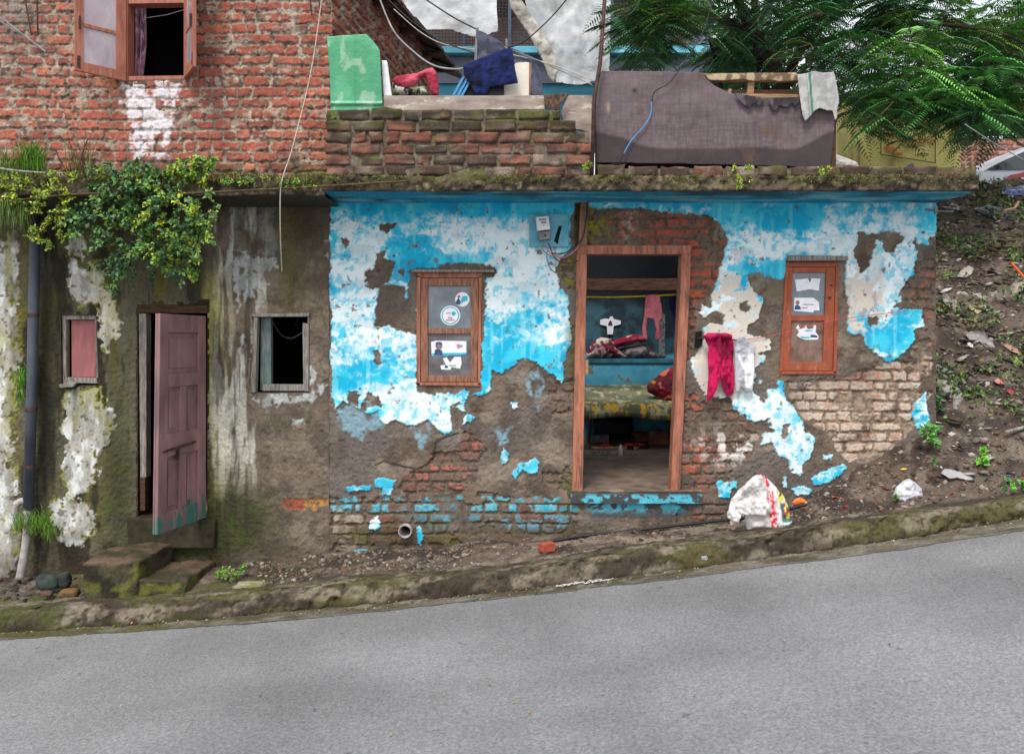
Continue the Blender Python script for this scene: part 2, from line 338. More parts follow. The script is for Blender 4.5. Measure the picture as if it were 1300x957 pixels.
for z_, h in (('p', [(520, 600), (560, 572), (590, 548), (640, 555), (612, 575), (600, 622), (640, 632), (735, 628), (745, 690), (418, 705), (418, 632), (500, 630)]),
              ('B', [(130, 60), (200, 95), (290, 92), (350, 112), (480, 125), (600, 148), (720, 130), (860, 148), (930, 185), (960, 240), (955, 380), (905, 520), (850, 600), (810, 720), (790, 957), (700, 957), (700, 330), (130, 330)]),
              ('B', [(40, 380), (145, 375), (145, 560), (90, 545), (50, 500), (30, 440)]), ('C', [(-5, 310), (125, 250), (125, 440), (60, 470), (10, 480)]),
              ('E', [(20, 150), (130, 155), (240, 185), (345, 275), (375, 330), (360, 420), (310, 450), (250, 540), (190, 700), (20, 720)]),
              ('E', [(500, 100), (650, 85), (820, 60), (900, 5), (1180, -20), (1180, 160), (1160, 240), (1090, 330), (900, 470), (800, 470), (740, 410), (700, 340), (600, 290), (540, 190)]),
              ('D', [(1110, 340), (1200, 320), (1190, 957), (1040, 957), (960, 830), (1070, 790), (1130, 660), (1150, 560), (1060, 470)]),
              ('A', [(150, 360), (215, 350), (210, 400), (170, 415)]), ('p', [(690, 600), (724, 590), (726, 640), (700, 640)]), ('H', [(250, 195), (315, 192), (310, 222), (255, 222)]),
              ('p', [(860, 640), (920, 640), (915, 668), (860, 668)])):
    brk = np.maximum(brk, sdf(zp((z_, h)), X, Z))
paint = np.maximum(np.maximum(paintL, paintR)+e1, small+edgen(X, Z, .018, 9))
brkf = brk+e2-.5*np.clip(fbm(X*6, Z*7, 5, 77)-.53, 0, 1)
washf = wash+e1
px_ = X*170+650; py_ = 433-(Z-1.6)*170     # wall coordinates in the units the outlines were measured in
hB, dB, r1, r2 = bricks(X, Z, .0765, .215, .013, 3, .014, .012)
hB = hB*(1-.85*sst(.53, .62, fbm(X*6+.2, Z*8, 5, 403)))
isB = sst(-.004, .006, brkf)*(1-0)
# colours
fine = fbm(X*40, Z*40, 4, 90); med = fbm(X*9, Z*9, 4, 91); big = fbm(X*2.2, Z*2.2, 3, 92)
C = np.zeros(X.shape+(3,))+np.array(srgb(112, 98, 84))
C = mixs(C, (88, 76, 66), sst(.45, .65, med)); C = mixs(C, (136, 124, 110), sst(.5, .72, fbm(X*5, Z*7, 5, 93))*.8); C = mixs(C, (98, 92, 88), sst(.48, .64, fbm(X*2.5, Z*3, 5, 613))*.7); C = mixs(C, (74, 62, 52), sst(.55, .7, fbm(X*4, Z*2, 5, 614))*.6)
C = mixs(C, (92, 88, 82), sst(.6, .8, fine)*.5)
# bricks
CB = np.zeros_like(C)+np.array(srgb(124, 82, 70))
CB = mixs(CB, (104, 76, 66), sst(.2, .6, r1)); CB = mixs(CB, (142, 96, 82), sst(.6, .95, r2)); CB = mixs(CB, (108, 96, 84), sst(.40, .58, fbm(X*7, Z*10, 5, 401))*.85); CB = mixs(CB, (88, 76, 68), sst(.5, .66, fbm(X*24, Z*24, 4, 402))*.6)
near = np.clip(1.6*np.exp(-((px_-880)/60)**2)*np.exp(-((py_-330)/110)**2)+np.exp(-((px_-820)/70)**2-((py_-285)/26)**2)+.9*np.exp(-((px_-880)/16)**2)*sst(470, 500, py_), 0, 1); CB = mixs(CB, (164, 84, 64), near*sst(.36, .56, fbm(X*16, Z*16, 4, 5))*.85)
lw = sst(515, 560, px_)*sst(640, 600, px_)*sst(540, 560, py_)*sst(632, 620, py_)
CB = mixs(CB, (178, 98, 88), lw*sst(.3, .6, r1)*sst(.42, .6, fbm(X*22, Z*22, 3, 6))*.85)
pale = sst(975, 1040, px_)*sst(470, 500, py_)+sst(1090, 1140, px_)*sst(420, 470, py_)*.8
pale = np.clip(pale, 0, 1)*sst(.24, .52, fbm(X*13, Z*13, 4, 15)+.12*r1)
CB = mixs(CB, (196, 180, 162), pale*.85)
CB = mixs(CB, (164, 104, 84), sst(.6, .75, fbm(X*18, Z*18, 3, 16))*sst(960, 1040, px_)*.5)
CM = np.zeros_like(C)+np.array(srgb(104, 92, 78)); CM = mixs(CM, (160, 138, 118), np.clip(pale, 0, 1)*.7); CM = mixs(CM, (60, 50, 42), sst(.5, .65, fine)*.6)
CBB = CM*(1-hB[..., None])+CB*hB[..., None]
# moss on arch and left of door
mossA = np.exp(-((px_-752)/22)**2)*np.exp(-((py_-285)/22)**2)+np.exp(-((px_-722)/16)**2)*np.exp(-((py_-345)/28)**2)*.9
CBB = mixs(CBB, (134, 132, 30), np.clip(mossA, 0, 1)*sst(.42, .58, fbm(X*25, Z*25, 3, 17)))
CBB = mixs(CBB, (178, 168, 156), np.exp(-((px_-800)/9)**2)*sst(.4, .6, fine)*sst(320, 300, py_)*.7)
# whitewashed patch beneath the hanging clothes
wp = np.exp(-((px_-930)/40)**2)*np.exp(-((py_-568)/20)**2); CBB = mixs(CBB, (220, 212, 204), wp*sst(.52, .62, fbm(X*20, Z*20, 4, 18)))
# base rows still painted: turquoise on the brick faces
row1 = sst(628, 632, py_)*sst(652, 646, py_)*sst(418, 422, px_)*sst(900, 860, px_); row2 = sst(652, 656, py_)*sst(676, 668, py_)*sst(500, 560, px_)*sst(740, 700, px_)*.6
dens = np.where(px_ < 480, .8, 1.0)
tq = np.clip(row1+row2, 0, 1)*hB*sst(.40, .54, fbm(X*11, Z*16, 4, 19)+.04*dens)
CBB = mixs(CBB, (96, 172, 186), tq); CBB = mixs(CBB, (40, 150, 178), tq*sst(.45, .65, fbm(X*30, Z*30, 3, 20))*.8)
lwr = sst(640, 670, py_)*sst(740, 420, px_); CBB = mixs(CBB, (188, 178, 162), sst(420, 424, px_)*sst(470, 450, px_)*sst(640, 655, py_)*hB*.6)
CBB = mixs(CBB, (78, 70, 40), lwr*sst(.45, .65, med)*.7)
C = C*(1-isB[..., None])+CBB*isB[..., None]
# low mossy foot and dark splash zone
foot = sst(655, 695, py_)*sst(1000, 900, px_)
C = mixs(C, (70, 60, 48), foot*.55); C = mixs(C, (88, 84, 40), foot*sst(.5, .65, fbm(X*8, Z*8, 4, 22))*.7)
# wash
C = mixs(C, (128, 164, 178), sst(-.005, .02, washf)*sst(.36, .58, fbm(X*13, Z*13, 5, 590))*.75)
# white undercoat and turquoise coat
blobs = np.zeros(X.shape)
for (a, b, rx, rz, w) in ((455, 375, 42, 70, 1), (470, 450, 60, 18, .5), (480, 300, 18, 30, .8), (590, 298, 60, 26, .75), (660, 300, 40, 25, .7), (520, 425, 40, 14, .7), (660, 350, 40, 40, 1), (695, 390, 35, 45, .9), (640, 390, 26, 22, .5),
                          (700, 430, 40, 18, .5), (500, 500, 60, 16, .7), (570, 505, 70, 14, .8), (530, 530, 55, 14, .9), (960, 302, 45, 18, .75), (1000, 318, 45, 12, .7), (1060, 300, 40, 26, .8), (1095, 330, 40, 35, .6),
                          (1150, 285, 30, 26, .6), (1120, 370, 36, 60, .85), (1075, 400, 12, 50, .5), (1100, 450, 30, 10, .5), (920, 360, 26, 60, .55), (925, 430, 40, 60, .85), (900, 500, 30, 40, 1), (950, 510, 30, 20, .8), (1000, 540, 40, 40, .45), (985, 500, 20, 30, .3), (1020, 590, 40, 20, .4)):
    blobs += w*np.exp(-(((px_-a)/rx)**2+((py_-b)/rz)**2))
for (a, b, rx, rz, w) in ((480, 262, 90, 18, .9), (610, 262, 90, 12, 1), (520, 310, 45, 22, .7), (470, 460, 40, 30, 1), (665, 395, 45, 30, .9), (640, 460, 45, 20, .8), (700, 455, 40, 25, .6), (540, 335, 60, 8, .8), (925, 290, 25, 16, .5), (1000, 275, 60, 16, 1), (910, 262, 60, 14, .6), (1000, 338, 30, 20, .7), (1130, 430, 40, 22, 1), (1000, 485, 15, 30, .8), (940, 350, 16, 30, .6), (600, 492, 16, 40, .6)):
    blobs -= w*np.exp(-(((px_-a)/rx)**2+((py_-b)/rz)**2))
wx = X+.10*(fbm(X*4, Z*4, 4, 330)-.5); wz = Z+.10*(fbm(X*4, Z*4, 4, 331)-.5)
wh = .34+.60*blobs+1.35*(fbm(wx*5, wz*8.5, 6, 30)-.5)+.85*(fbm(wx*17, wz*24, 5, 31)-.5)+.5*(fbm(wx*60, wz*60, 3, 333)-.5)
whm = sst(.36, .74, wh)
CP = np.zeros_like(C)+np.array(srgb(22, 172, 210)); CP = mixs(CP, (64, 196, 222), sst(.4, .62, fbm(X*7, Z*9, 4, 32))*.9)
CP = mixs(CP, (10, 140, 186), sst(.55, .75, fbm(X*6, Z*3, 4, 34))*.7)
strk = fbm(X*26, Z*3.2, 3, 35)
CP = mixs(CP, (120, 214, 228), sst(.58, .75, strk)*.5)
CP = mixs(CP, (150, 214, 228), sst(.15, .5, wh)*sst(.3, .6, fbm(X*11, Z*15, 4, 334))*.75)
CP = mixs(CP, (226, 238, 240), whm*.96)
CP = mixs(CP, (188, 206, 212), whm*sst(.5, .68, fbm(X*7, Z*11, 5, 335))*.7)
CP = mixs(CP, (110, 200, 222), whm*sst(.60, .66, fbm(X*26, Z*20, 4, 336))*.8)
CP = mixs(CP, (150, 205, 215), sst(.5, .6, np.abs(wh-.5)*-8+1)*.0)
# cream layer where the coat is flaking by the clothes
cream = np.clip(np.exp(-((px_-935)/52)**2-((py_-420)/70)**2)*1.2+np.exp(-((px_-900)/30)**2-((py_-490)/50)**2)+np.exp(-((px_-1095)/28)**2-((py_-378)/50)**2)*.9, 0, 1)
crm = sst(.38, .5, fbm(X*15, Z*15, 4, 36)*.75+cream*.25-.06)*sst(.2, .5, cream)
CP = mixs(CP, (206, 198, 186), crm)
CP = mixs(CP, (150, 146, 144), sst(.55, .7, fbm(X*22, Z*12, 4, 37))*np.exp(-((px_-1098)/30)**2-((py_-385)/55)**2)*.8)
CP = mixs(CP, (104, 92, 84), sst(.70, .74, fbm(X*26, Z*26, 4, 38)+.05*(fbm(X*3, Z*3, 3, 338)-.5)-.03)*.85)     # flecks
CP = mixs(CP, (70, 120, 140), sst(.1, .02, py_*0+np.abs(fbm(X*3, Z*3, 5, 39)-.5)*4)*0)
# slab's shade put into the coat colour high up, in blotches
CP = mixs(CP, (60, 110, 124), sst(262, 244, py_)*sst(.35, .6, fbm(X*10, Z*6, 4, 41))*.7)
band = sst(1100, 1150, px_)*0
CP = mixs(CP, (140, 190, 200), sst(0.012, 0.0, np.abs(paint))*.3)
isP = sst(-.0015, .0025, paint); isP_small = isP
CP = CP*(1+.16*(fbm(X*3, Z*5, 4, 339)-.5))[..., None]
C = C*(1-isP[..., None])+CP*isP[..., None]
# dark crack outline of the coat and dark crack in the render
ridge = np.abs(fbm(X*3.1+.3*fbm(X*9, Z*9, 3, 610), Z*2.6, 5, 611)-.5); hair = sst(.0035, .0008, ridge)*sst(.5, .6, fbm(X*1.7, Z*1.7, 3, 612))
crk = sst(.006, .0, np.abs(sdf(zp(('G', [(560, 290), (600, 275), (640, 290), (700, 300), (730, 310), (770, 290), (800, 260), (810, 200), (830, 185), (900, 160), (900, 158), (828, 180), (805, 198), (796, 258), (768, 284), (730, 304), (640, 284), (600, 269)])), X, Z)+.004*(fine-.5)))
crk = np.maximum(crk, hair*.8*(1-isP*.5))
C = mixs(C, (44, 36, 30), crk*(1-isP*.4))
# moss-dark strip beside the door head
ms = sst(727, 731, px_)*sst(742, 738, px_)*sst(325, 310, py_); C = mixs(C, (62, 58, 30), ms*.9)
C = mixs(C, (64, 66, 28), np.exp(-((px_-727)/9)**2)*sst(400, 420, py_)*sst(500, 480, py_)*.7)
C = mixs(C, (84, 84, 44), np.exp(-((px_-722)/14)**2)*np.exp(-((py_-625)/25)**2)*.8)
# smooth dark door step face with remains of turquoise
st = sst(738, 760, px_)*sst(885, 860, px_)*sst(624, 627, py_)*sst(660, 655, py_)
C = mixs(C, (72, 72, 74), st*.9); C = mixs(C, (84, 176, 196), st*sst(.5, .57, fbm(X*16, Z*26, 4, 44)+.16*sst(830, 740, px_)-.03)*sst(655, 642, py_))
# poster remnants
C = mixs(C, (206, 196, 204), sst(925, 928, px_)*sst(960, 957, px_)*sst(316, 318, py_)*sst(336, 332, py_)*sst(.45, .55, fbm(X*45, Z*30, 3, 46))*.85)
# relief
Yo = -(.010*(fbm(X*5, Z*6, 4, 50)-.5)+.012*(fbm(X*34, Z*38, 5, 51)-.5)*(1-isP)*(1-isB)+.009*(fbm(X*60, Z*60, 3, 52)-.5)*(1-isP))
Yo = Yo-.009*isP*sst(-.002, .004, paint)-.004*sst(.014, .0, np.abs(paint-.006))*isP*fbm(X*20, Z*20, 3, 640)
recess = np.where(isB > 0, isB*(.016-.013*hB-.005*(r1-.5)*hB), 0); Yo = Yo+recess*(1-isP*.6)
# the arch and render are hacked back around the door
Yo = Yo+.02*sst(0, .03, sdf(zp(('B', [(150, 60), (200, 100), (290, 97), (480, 130), (860, 153), (925, 190), (950, 240), (940, 380), (895, 520), (830, 620), (790, 720), (780, 957), (150, 957)])), X, Z, .3)+e1)
Yo = Yo+.004*crk
keep = np.ones(X.shape, bool)
for op in (OP_DOOR, OP_W1, OP_W2): keep &= sdf(op, X, Z) < -.002
hole_c = XZ(515, 673); rr = np.hypot(X-hole_c[0], Z-hole_c[1]); keep &= rr > .046
# ragged right corner
C = np.concatenate([C, (1-.72*isP)[..., None]], -1)
wall_t = grid_mesh('wall', X, Z, Yo, C, M['wall'], keep, house)
# right-hand return wall of brick, going back into the bank
Xr, Zr = mk(0, 3.2, .5, 2.66, .012)
hh, dd, a1, a2 = bricks(Xr, Zr, .0765, .215, .012, 9)
CR = np.zeros(Xr.shape+(3,))+np.array(srgb(130, 76, 62)); CR = mixs(CR, (100, 92, 82), 1-hh); CR = mixs(CR, (150, 140, 126), sst(.5, .7, fbm(Xr*9, Zr*9, 4, 3))*.7)
grid_mesh('side_wall', Xr, Zr, .01*(1-hh), CR, M['wall'], np.ones(Xr.shape, bool), house, 0, True, lambda co: np.stack([HX1-.002+.02*(vn(co[:, 2]*9, co[:, 2]*0, 4)-.5)*(co[:, 0] < .03)-co[:, 1], co[:, 0], co[:, 2]], -1))
# reveals for door and windows
def reveal(name, op, y0, y1, mat, parent, t=.03):
    b = MB(); n = len(op); cx = sum(p[0] for p in op)/n; cz = sum(p[1] for p in op)/n
    for i in range(n):
        a = op[i]; c = op[(i+1) % n]
        def out(p, k): 
            dx, dz = p[0]-cx, p[1]-cz; L = math.hypot(dx, dz); return (p[0]+dx/L*k, p[1]+dz/L*k)
        ao, co_ = out(a, t), out(c, t)
        b.prism([a, c, co_, ao], y0, y1)
    return b.build(name, mat, parent)
M['render_plain'] = cmat('bare_render', (104, 92, 80), (78, 68, 58), 18, .95, bump=.5)
reveal('reveal', OP_DOOR, .03, .16, M['render_plain'], house)
reveal('reveal', OP_W1, .03, .12, M['render_plain'], house)
reveal('reveal', OP_W2, .03, .12, M['render_plain'], house)
b = MB(); b.box(HX0+.02, OP_W1[0][0]-.2, .06, .16, -.1, 2.6)    # masonry core behind the relief skin
b.box(HX0+.02, HX1-.03, .06, .16, 2.3, 2.6); b.box(OP_W1[1][0]+.08, OP_DOOR[0][0]-.08, .061, .161, -.1, 2.29); b.box(OP_DOOR[1][0]+.08, OP_W2[0][0]-.1, .061, .161, -.1, 2.29); b.box(OP_W2[1][0]+.08, HX1-.03, .061, .161, .3, 2.29)
b.build('wall_core', M['render_plain'], house)
# drain hole pipe
def ring_tube(name, c, r, y0, y1, mat, parent, t=.008, seg=28):
    b = MB(); pts = []
    prof = [(r, y1), (r, y0), (r-t, y0), (r-t, y1)]
    vs = []; 
    for k in range(seg):
        a = 2*math.pi*k/seg
        for (q, y) in prof: vs.append((c[0]+q*math.cos(a), y, c[1]+q*math.sin(a)))
    fs = [(k*4+i, k*4+i+1, ((k+1) % seg)*4+i+1, ((k+1) % seg)*4+i) for k in range(seg) for i in range(3)]
    b.add(vs, fs); return b.build(name, mat, parent, True)
M['pipe_pale'] = cmat('pale_plastic_pipe', (176, 172, 168), (130, 122, 116), 20, .6)
ring_tube('drain_pipe', hole_c, .050, -.045, .2, M['pipe_pale'], house)
b = MB(); b.disc(hole_c, .044, .19, .2); b.build('drain_back', M['black'], house)  # black disc stands in for the dark inside of the pipe

# ---- interior room
room = house
RX0, RX1, RY1, RZ0, RZ1 = .05, 2.35, 3.6, .49, 2.62
Xi, Zi = mk(RX0, RX1, RZ0-.02, RZ1, .012)
pxb = Xi*1020/9.6+650; pyb = 433-(Zi-1.6)*1020/9.6
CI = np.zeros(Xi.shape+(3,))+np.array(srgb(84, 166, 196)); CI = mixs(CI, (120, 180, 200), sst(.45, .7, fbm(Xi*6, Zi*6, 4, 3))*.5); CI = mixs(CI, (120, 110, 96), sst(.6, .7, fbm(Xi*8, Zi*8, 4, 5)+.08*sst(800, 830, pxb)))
above_shelf = sst(452, 446, pyb); CI = mixs(CI, (58, 92, 104), above_shelf); CI = mixs(CI, (30, 34, 40), above_shelf*sst(.35, .65, fbm(Xi*7, Zi*7, 4, 6))*.75); CI = mixs(CI, (22, 24, 30), sst(400, 372, pyb))  # darker above the shelf, near black towards the top
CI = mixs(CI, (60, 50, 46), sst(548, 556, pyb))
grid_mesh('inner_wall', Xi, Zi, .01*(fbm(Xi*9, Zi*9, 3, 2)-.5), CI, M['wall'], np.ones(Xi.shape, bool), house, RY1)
M['inner_blue'] = cmat('dull_blue_wall', (64, 124, 148), (40, 76, 92), 5, .9, bump=.3)
M['inner_floor'] = cmat('worn_earth_floor', (140, 122, 106), (92, 78, 68), 6, .6, (1, 1, 1), .4, 30)
M['inner_ceiling'] = cmat('near_black_ceiling', (34, 32, 34), (18, 18, 20), 6, .9)
for xa_ in (RX0-.06, RX1):
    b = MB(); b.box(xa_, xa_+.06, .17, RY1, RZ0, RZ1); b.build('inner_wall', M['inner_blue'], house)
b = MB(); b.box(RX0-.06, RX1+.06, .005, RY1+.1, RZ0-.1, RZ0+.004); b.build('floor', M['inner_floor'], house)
b = MB(); b.box(RX0-.06, RX1+.06, .165, 1.3, RZ1, RZ1+.035); b.build('ceiling', M['inner_ceiling'], house)  # stops short: unseen roof gap added to let sky light into the room
b = MB(); b.box(RX0, RX1, 3.24, RY1-.02, RZ0+.005, P(0, 456, 3.2).z-.05); b.build('bench_wall', cmat('blue_bench_wall', (92, 176, 206), (66, 140, 172), 5, .9, bump=.3, c3=(120, 112, 100), s3=5, t3=.6), house)   # lower wall added in front so the shelf does not shade it
b = MB(); b.box(RX0, RX1, 2.35, 2.5, 2.13, 2.25); b.build('ceiling_beam', M['dark_wood'], house)
b = MB(); b.box(RX0, RX1, 3.22, RY1-.01, P(0, 456, 3.1).z-.045, P(0, 456, 3.1).z); b.build('wall_shelf', M['inner_blue'], house)
b = MB(); b.pq([(838, 398), (846, 398), (846, 452), (838, 452)], 3.58, 3.59, 3.5); o_ = b.build('paper_strip', cmat('newsprint', (150, 150, 150), (60, 60, 64), 40, .9, bump=0), house)
# black sheets standing in for the unlit rooms behind the two little windows
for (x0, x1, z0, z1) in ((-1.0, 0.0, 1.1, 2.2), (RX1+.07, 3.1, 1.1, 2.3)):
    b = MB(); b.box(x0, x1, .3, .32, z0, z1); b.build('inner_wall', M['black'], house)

# door frame of the turquoise house
df = MB()
df.pq([(732, 316), (745, 316), (739.5, 622), (726, 622)], -.03, .09)
df.pq([(864.5, 316), (877, 316), (862.5, 622), (850.5, 622)], -.03, .09)
df.pq([(732, 312), (877.5, 312), (877, 323.5), (732.3, 323.5)], -.036, .085)
door_frame = df.build('door_frame', M['door_wood'], house, bevel=.004)
b = MB(); b.pq([(742.5, 457), (746.5, 457), (746, 475), (742.3, 475)], -.045, .02); b.build('door_latch_block', M['raw_wood'], house, bevel=.002)
Xs, Zs = mk(XZ(724, 0)[0], XZ(890, 0)[0], 0, .30, .008)   # threshold: top and lip
def thr(co):
    u = co[:, 2]; y = np.where(u < .2, .2-u*1.17, -.034); z = np.where(u < .2, .492+0*u, .492-(u-.2))
    r = .012*(fbm(co[:, 0]*9, u*9, 3, 4)-.5)
    return np.stack([co[:, 0], y-.008*(u < .21)*(u > .19)+r, z+r*.5], -1)
CT = np.zeros(Xs.shape+(3,))+np.array(srgb(128, 118, 106)); CT = mixs(CT, (90, 80, 70), sst(.4, .65, fbm(Xs*9, Zs*20, 4, 3)))
CT = mixs(CT, (70, 70, 72), sst(.21, .23, Zs)); CT = mixs(CT, (84, 176, 196), sst(.22, .24, Zs)*sst(.5, .56, fbm(Xs*18, Zs*28, 4, 8)+.06))
grid_mesh('doorstep', Xs, Zs, 0*Xs, CT, M['wall'], np.ones(Xs.shape, bool), house, 0, True, thr)

def window_part(parent, name, frame_polys, sash_polys, panes, fm, sm, y_f=(-.012, .06), y_s=(-.004, .03), kids=None):
    w = MB()
    for q in frame_polys: w.pq(q, *y_f)
    wo_ = w.build(name, fm, parent, bevel=.003)
    s = MB()
    for q in sash_polys: s.pq(q, *y_s)
    s.build('sash', sm, wo_, bevel=.003)
    for q, m in panes:
        p = MB(); p.pq(q, .012, .018); p.build('pane', m, wo_)
    return wo_
w1 = window_part(house, 'window', [[(529, 350), (534, 350), (533.5, 489), (529, 489)], [(608, 350), (612, 350), (610, 489), (606.5, 489)], [(529, 346), (612, 346), (612, 352.5), (529, 352.5)], [(529, 485.5), (611, 485.5), (610, 490), (529, 489)]],
                 [[(534.2, 353), (543.5, 353), (543.2, 485), (533.9, 485)], [(598, 353), (607.5, 353), (606.2, 485), (597.5, 485)], [(543.7, 353), (597.8, 353), (597.8, 363), (543.7, 363)], [(543.7, 416.5), (597.8, 416.5), (597.6, 423.5), (543.6, 423.5)], [(543.5, 476.5), (597.5, 476.5), (597.4, 485), (543.4, 485)]],
                 [([(542, 361), (599, 361), (599, 418), (542, 418)], M['glass']), ([(542, 422), (599, 422), (599, 478), (542, 478)], M['glass2'])], M['door_wood'], M['frame_wood'])
tag(w1, 'left window with bare brown wood and four stickers')
b = MB(); b.pq([(524, 343), (628, 343.5), (628, 346), (524, 346)], -.05, .02); b.build('lintel_board', M['grey_wood'], w1, bevel=.002)
w2 = window_part(house, 'window', [[(997, 337), (1001, 337), (993, 473), (989, 473)], [(1060.5, 337), (1064, 337), (1061.5, 474), (1057, 474)], [(997, 333), (1064, 333), (1064, 339), (997, 339)], [(989, 471), (1061, 471), (1061, 475), (989, 475)]],
                 [[(999.5, 339.5), (1006.8, 339.5), (1002, 470.5), (993.5, 470.5)], [(1049, 339.5), (1060.3, 339.5), (1056.8, 470.5), (1044, 470.5)], [(1006.9, 339.5), (1048.9, 339.5), (1048.5, 346), (1006.7, 346)], [(1004.6, 400), (1046.9, 400), (1046.6, 407.4), (1004.2, 407.4)], [(1002.3, 460), (1044.6, 460), (1043.9, 470.5), (1002, 470.5)]],
                 [([(1004, 345), (1051, 345), (1049, 402), (1002, 402)], M['glass']), ([(1001, 406), (1049, 406), (1047, 462), (999, 462)], M['brown_board'])], M['orange_wood'], M['orange_wood'])
tag(w2, 'right window painted orange brown with a boarded lower half')
b = MB(); b.pq([(999, 325), (1073, 326), (1073, 331.5), (999, 332)], -.06, .02); b.build('lintel_board', M['grey_wood'], w2, bevel=.002)
for q_, r_ in (((1053, 378), .010), ((1055, 362), .007)):
    b = MB(); b.disc(XZ(*q_), r_, -.012, -.0045); b.build('bolt', M['metal_dark'], w2)
# stickers
def torn(c, w, h, s, n=26, rag=.25):
    r = random.Random(s); pts = []
    for k in range(n):
        a = 2*math.pi*k/n; ca, sa = math.cos(a), math.sin(a); q = max(abs(ca), abs(sa))
        f = (1/q)*(1-rag*r.random()); pts.append((c[0]+w*.5*ca*f, c[1]+h*.5*sa*f))
    return pts
def sticker(parent, layers, y=.0108):
    o = None
    for i, (kind, a, m) in enumerate(layers):
        b = MB(); y0 = y-.0014*i
        if kind == 'disc': b.disc(XZ(a[0], a[1]), a[2]/170, y0-.001, y0)
        else:
            b.pq(a, y0-.001, y0)
        if o is None: o = b.build('sticker', m, parent)
        else:
            bb = getattr(o, '_x', None); LAY.append((o, b, m))
    return o
LAY = []
def multi_sticker(parent, layers, y=.0106):
    b = MB(); mats = []
    for i, (kind, a, m) in enumerate(layers):
        if m not in mats: mats.append(m)
        b.mi = mats.index(m); y0 = y-.0012*i
        if kind == 'd': b.disc(XZ(a[0], a[1]), a[2]/170, y0-.001, y0)
        else: b.pq(a, y0-.001, y0)
    return b.build('sticker', mats, parent)
Pp, Cy, Nv, Pk, Sk = M['paper'], M['paper_cyan'], M['paper_blue'], M['paper_pink'], M['skin_print']
def bar(x0, y0, x1, y1): return [(x0, y0), (x1, y0), (x1, y1), (x0, y1)]
multi_sticker(w1, [('d', (586.8, 380, 9.2), Pp), ('p', [(578.5, 383), (582, 378), (585, 383), (584, 387), (579, 386)], Nv), ('d', (582.3, 376.5, 1.9), Sk), ('p', [(585, 380), (588, 376), (593, 376), (593.5, 381), (588, 383), (586, 386)], Cy)])
multi_sticker(w1, [('d', (571.7, 400.5, 12.6), Pp), ('d', (571.7, 400.5, 11.2), Cy), ('d', (571.7, 400.5, 9.8), Pp), ('p', [(573, 396), (577, 395), (579, 398), (576, 401), (573.5, 400)], Cy), ('p', bar(566, 397, 572, 398), Pk), ('p', bar(566, 405.5, 577, 406.8), Pk), ('p', bar(569, 402.8, 571, 403.8), Nv), ('p', bar(572, 402.8, 574, 403.8), Nv)])
multi_sticker(w1, [('p', [(547, 434), (553, 432.5), (592, 433), (592, 450), (574, 451), (568, 452), (548, 451.5)], Pp), ('p', [(547.5, 448.5), (592, 447.5), (592, 450), (568, 451.8), (548, 451)], Cy), ('p', [(551, 451), (552, 444), (556, 443), (561, 445), (562, 451)], Nv), ('d', (557, 439, 4.3), Sk), ('p', [(552.8, 438), (553, 435), (557, 433.6), (561, 435), (561.3, 438), (557, 436.3)], Nv), ('p', bar(580, 437, 584, 441), Pk), ('p', bar(584, 438, 587, 439.5), Cy)])
multi_sticker(w1, [('p', [(562, 455), (567, 453.5), (571, 460), (577, 453), (585, 453), (586, 461), (584, 468), (573, 466), (572, 469.5), (560, 469), (559, 464), (566, 463)], Pp), ('p', [(564, 467), (565, 463.5), (568, 464), (569, 467)], Nv), ('p', bar(570, 463.5, 579, 464.5), M['wire_grey'])])
multi_sticker(w2, [('p', [(1010, 355), (1026, 353.5), (1029, 359), (1031, 353), (1042, 354), (1041, 361), (1040, 369), (1029, 367), (1012, 370), (1011, 362)], Pp)])
multi_sticker(w2, [('p', [(1009, 378), (1033, 378), (1040, 383), (1041, 394), (1034, 394), (1033, 396.5), (1008.5, 394.5)], Pp), ('p', [(1009, 393), (1010, 388), (1013, 386.5), (1017, 390), (1017, 393)], Nv), ('d', (1013, 384, 2.6), Sk), ('p', bar(1020, 386, 1034, 386.8), M['wire_grey']), ('p', bar(1018, 390, 1026, 391), Pk)])
multi_sticker(w2, [('p', [(1011, 416), (1014, 412), (1016, 417), (1020, 417), (1024, 413), (1026, 418), (1033, 417), (1034, 412), (1037, 414), (1036, 421), (1040, 427), (1039, 431), (1024, 431.5), (1018, 430), (1012, 426), (1015, 421)], Pp), ('p', bar(1023, 419, 1032, 420.6), Cy), ('p', [(1029, 428), (1030, 425), (1034, 425), (1039, 427), (1038, 428.5)], Nv), ('p', bar(1017, 427.5, 1028, 428.8), Cy)])

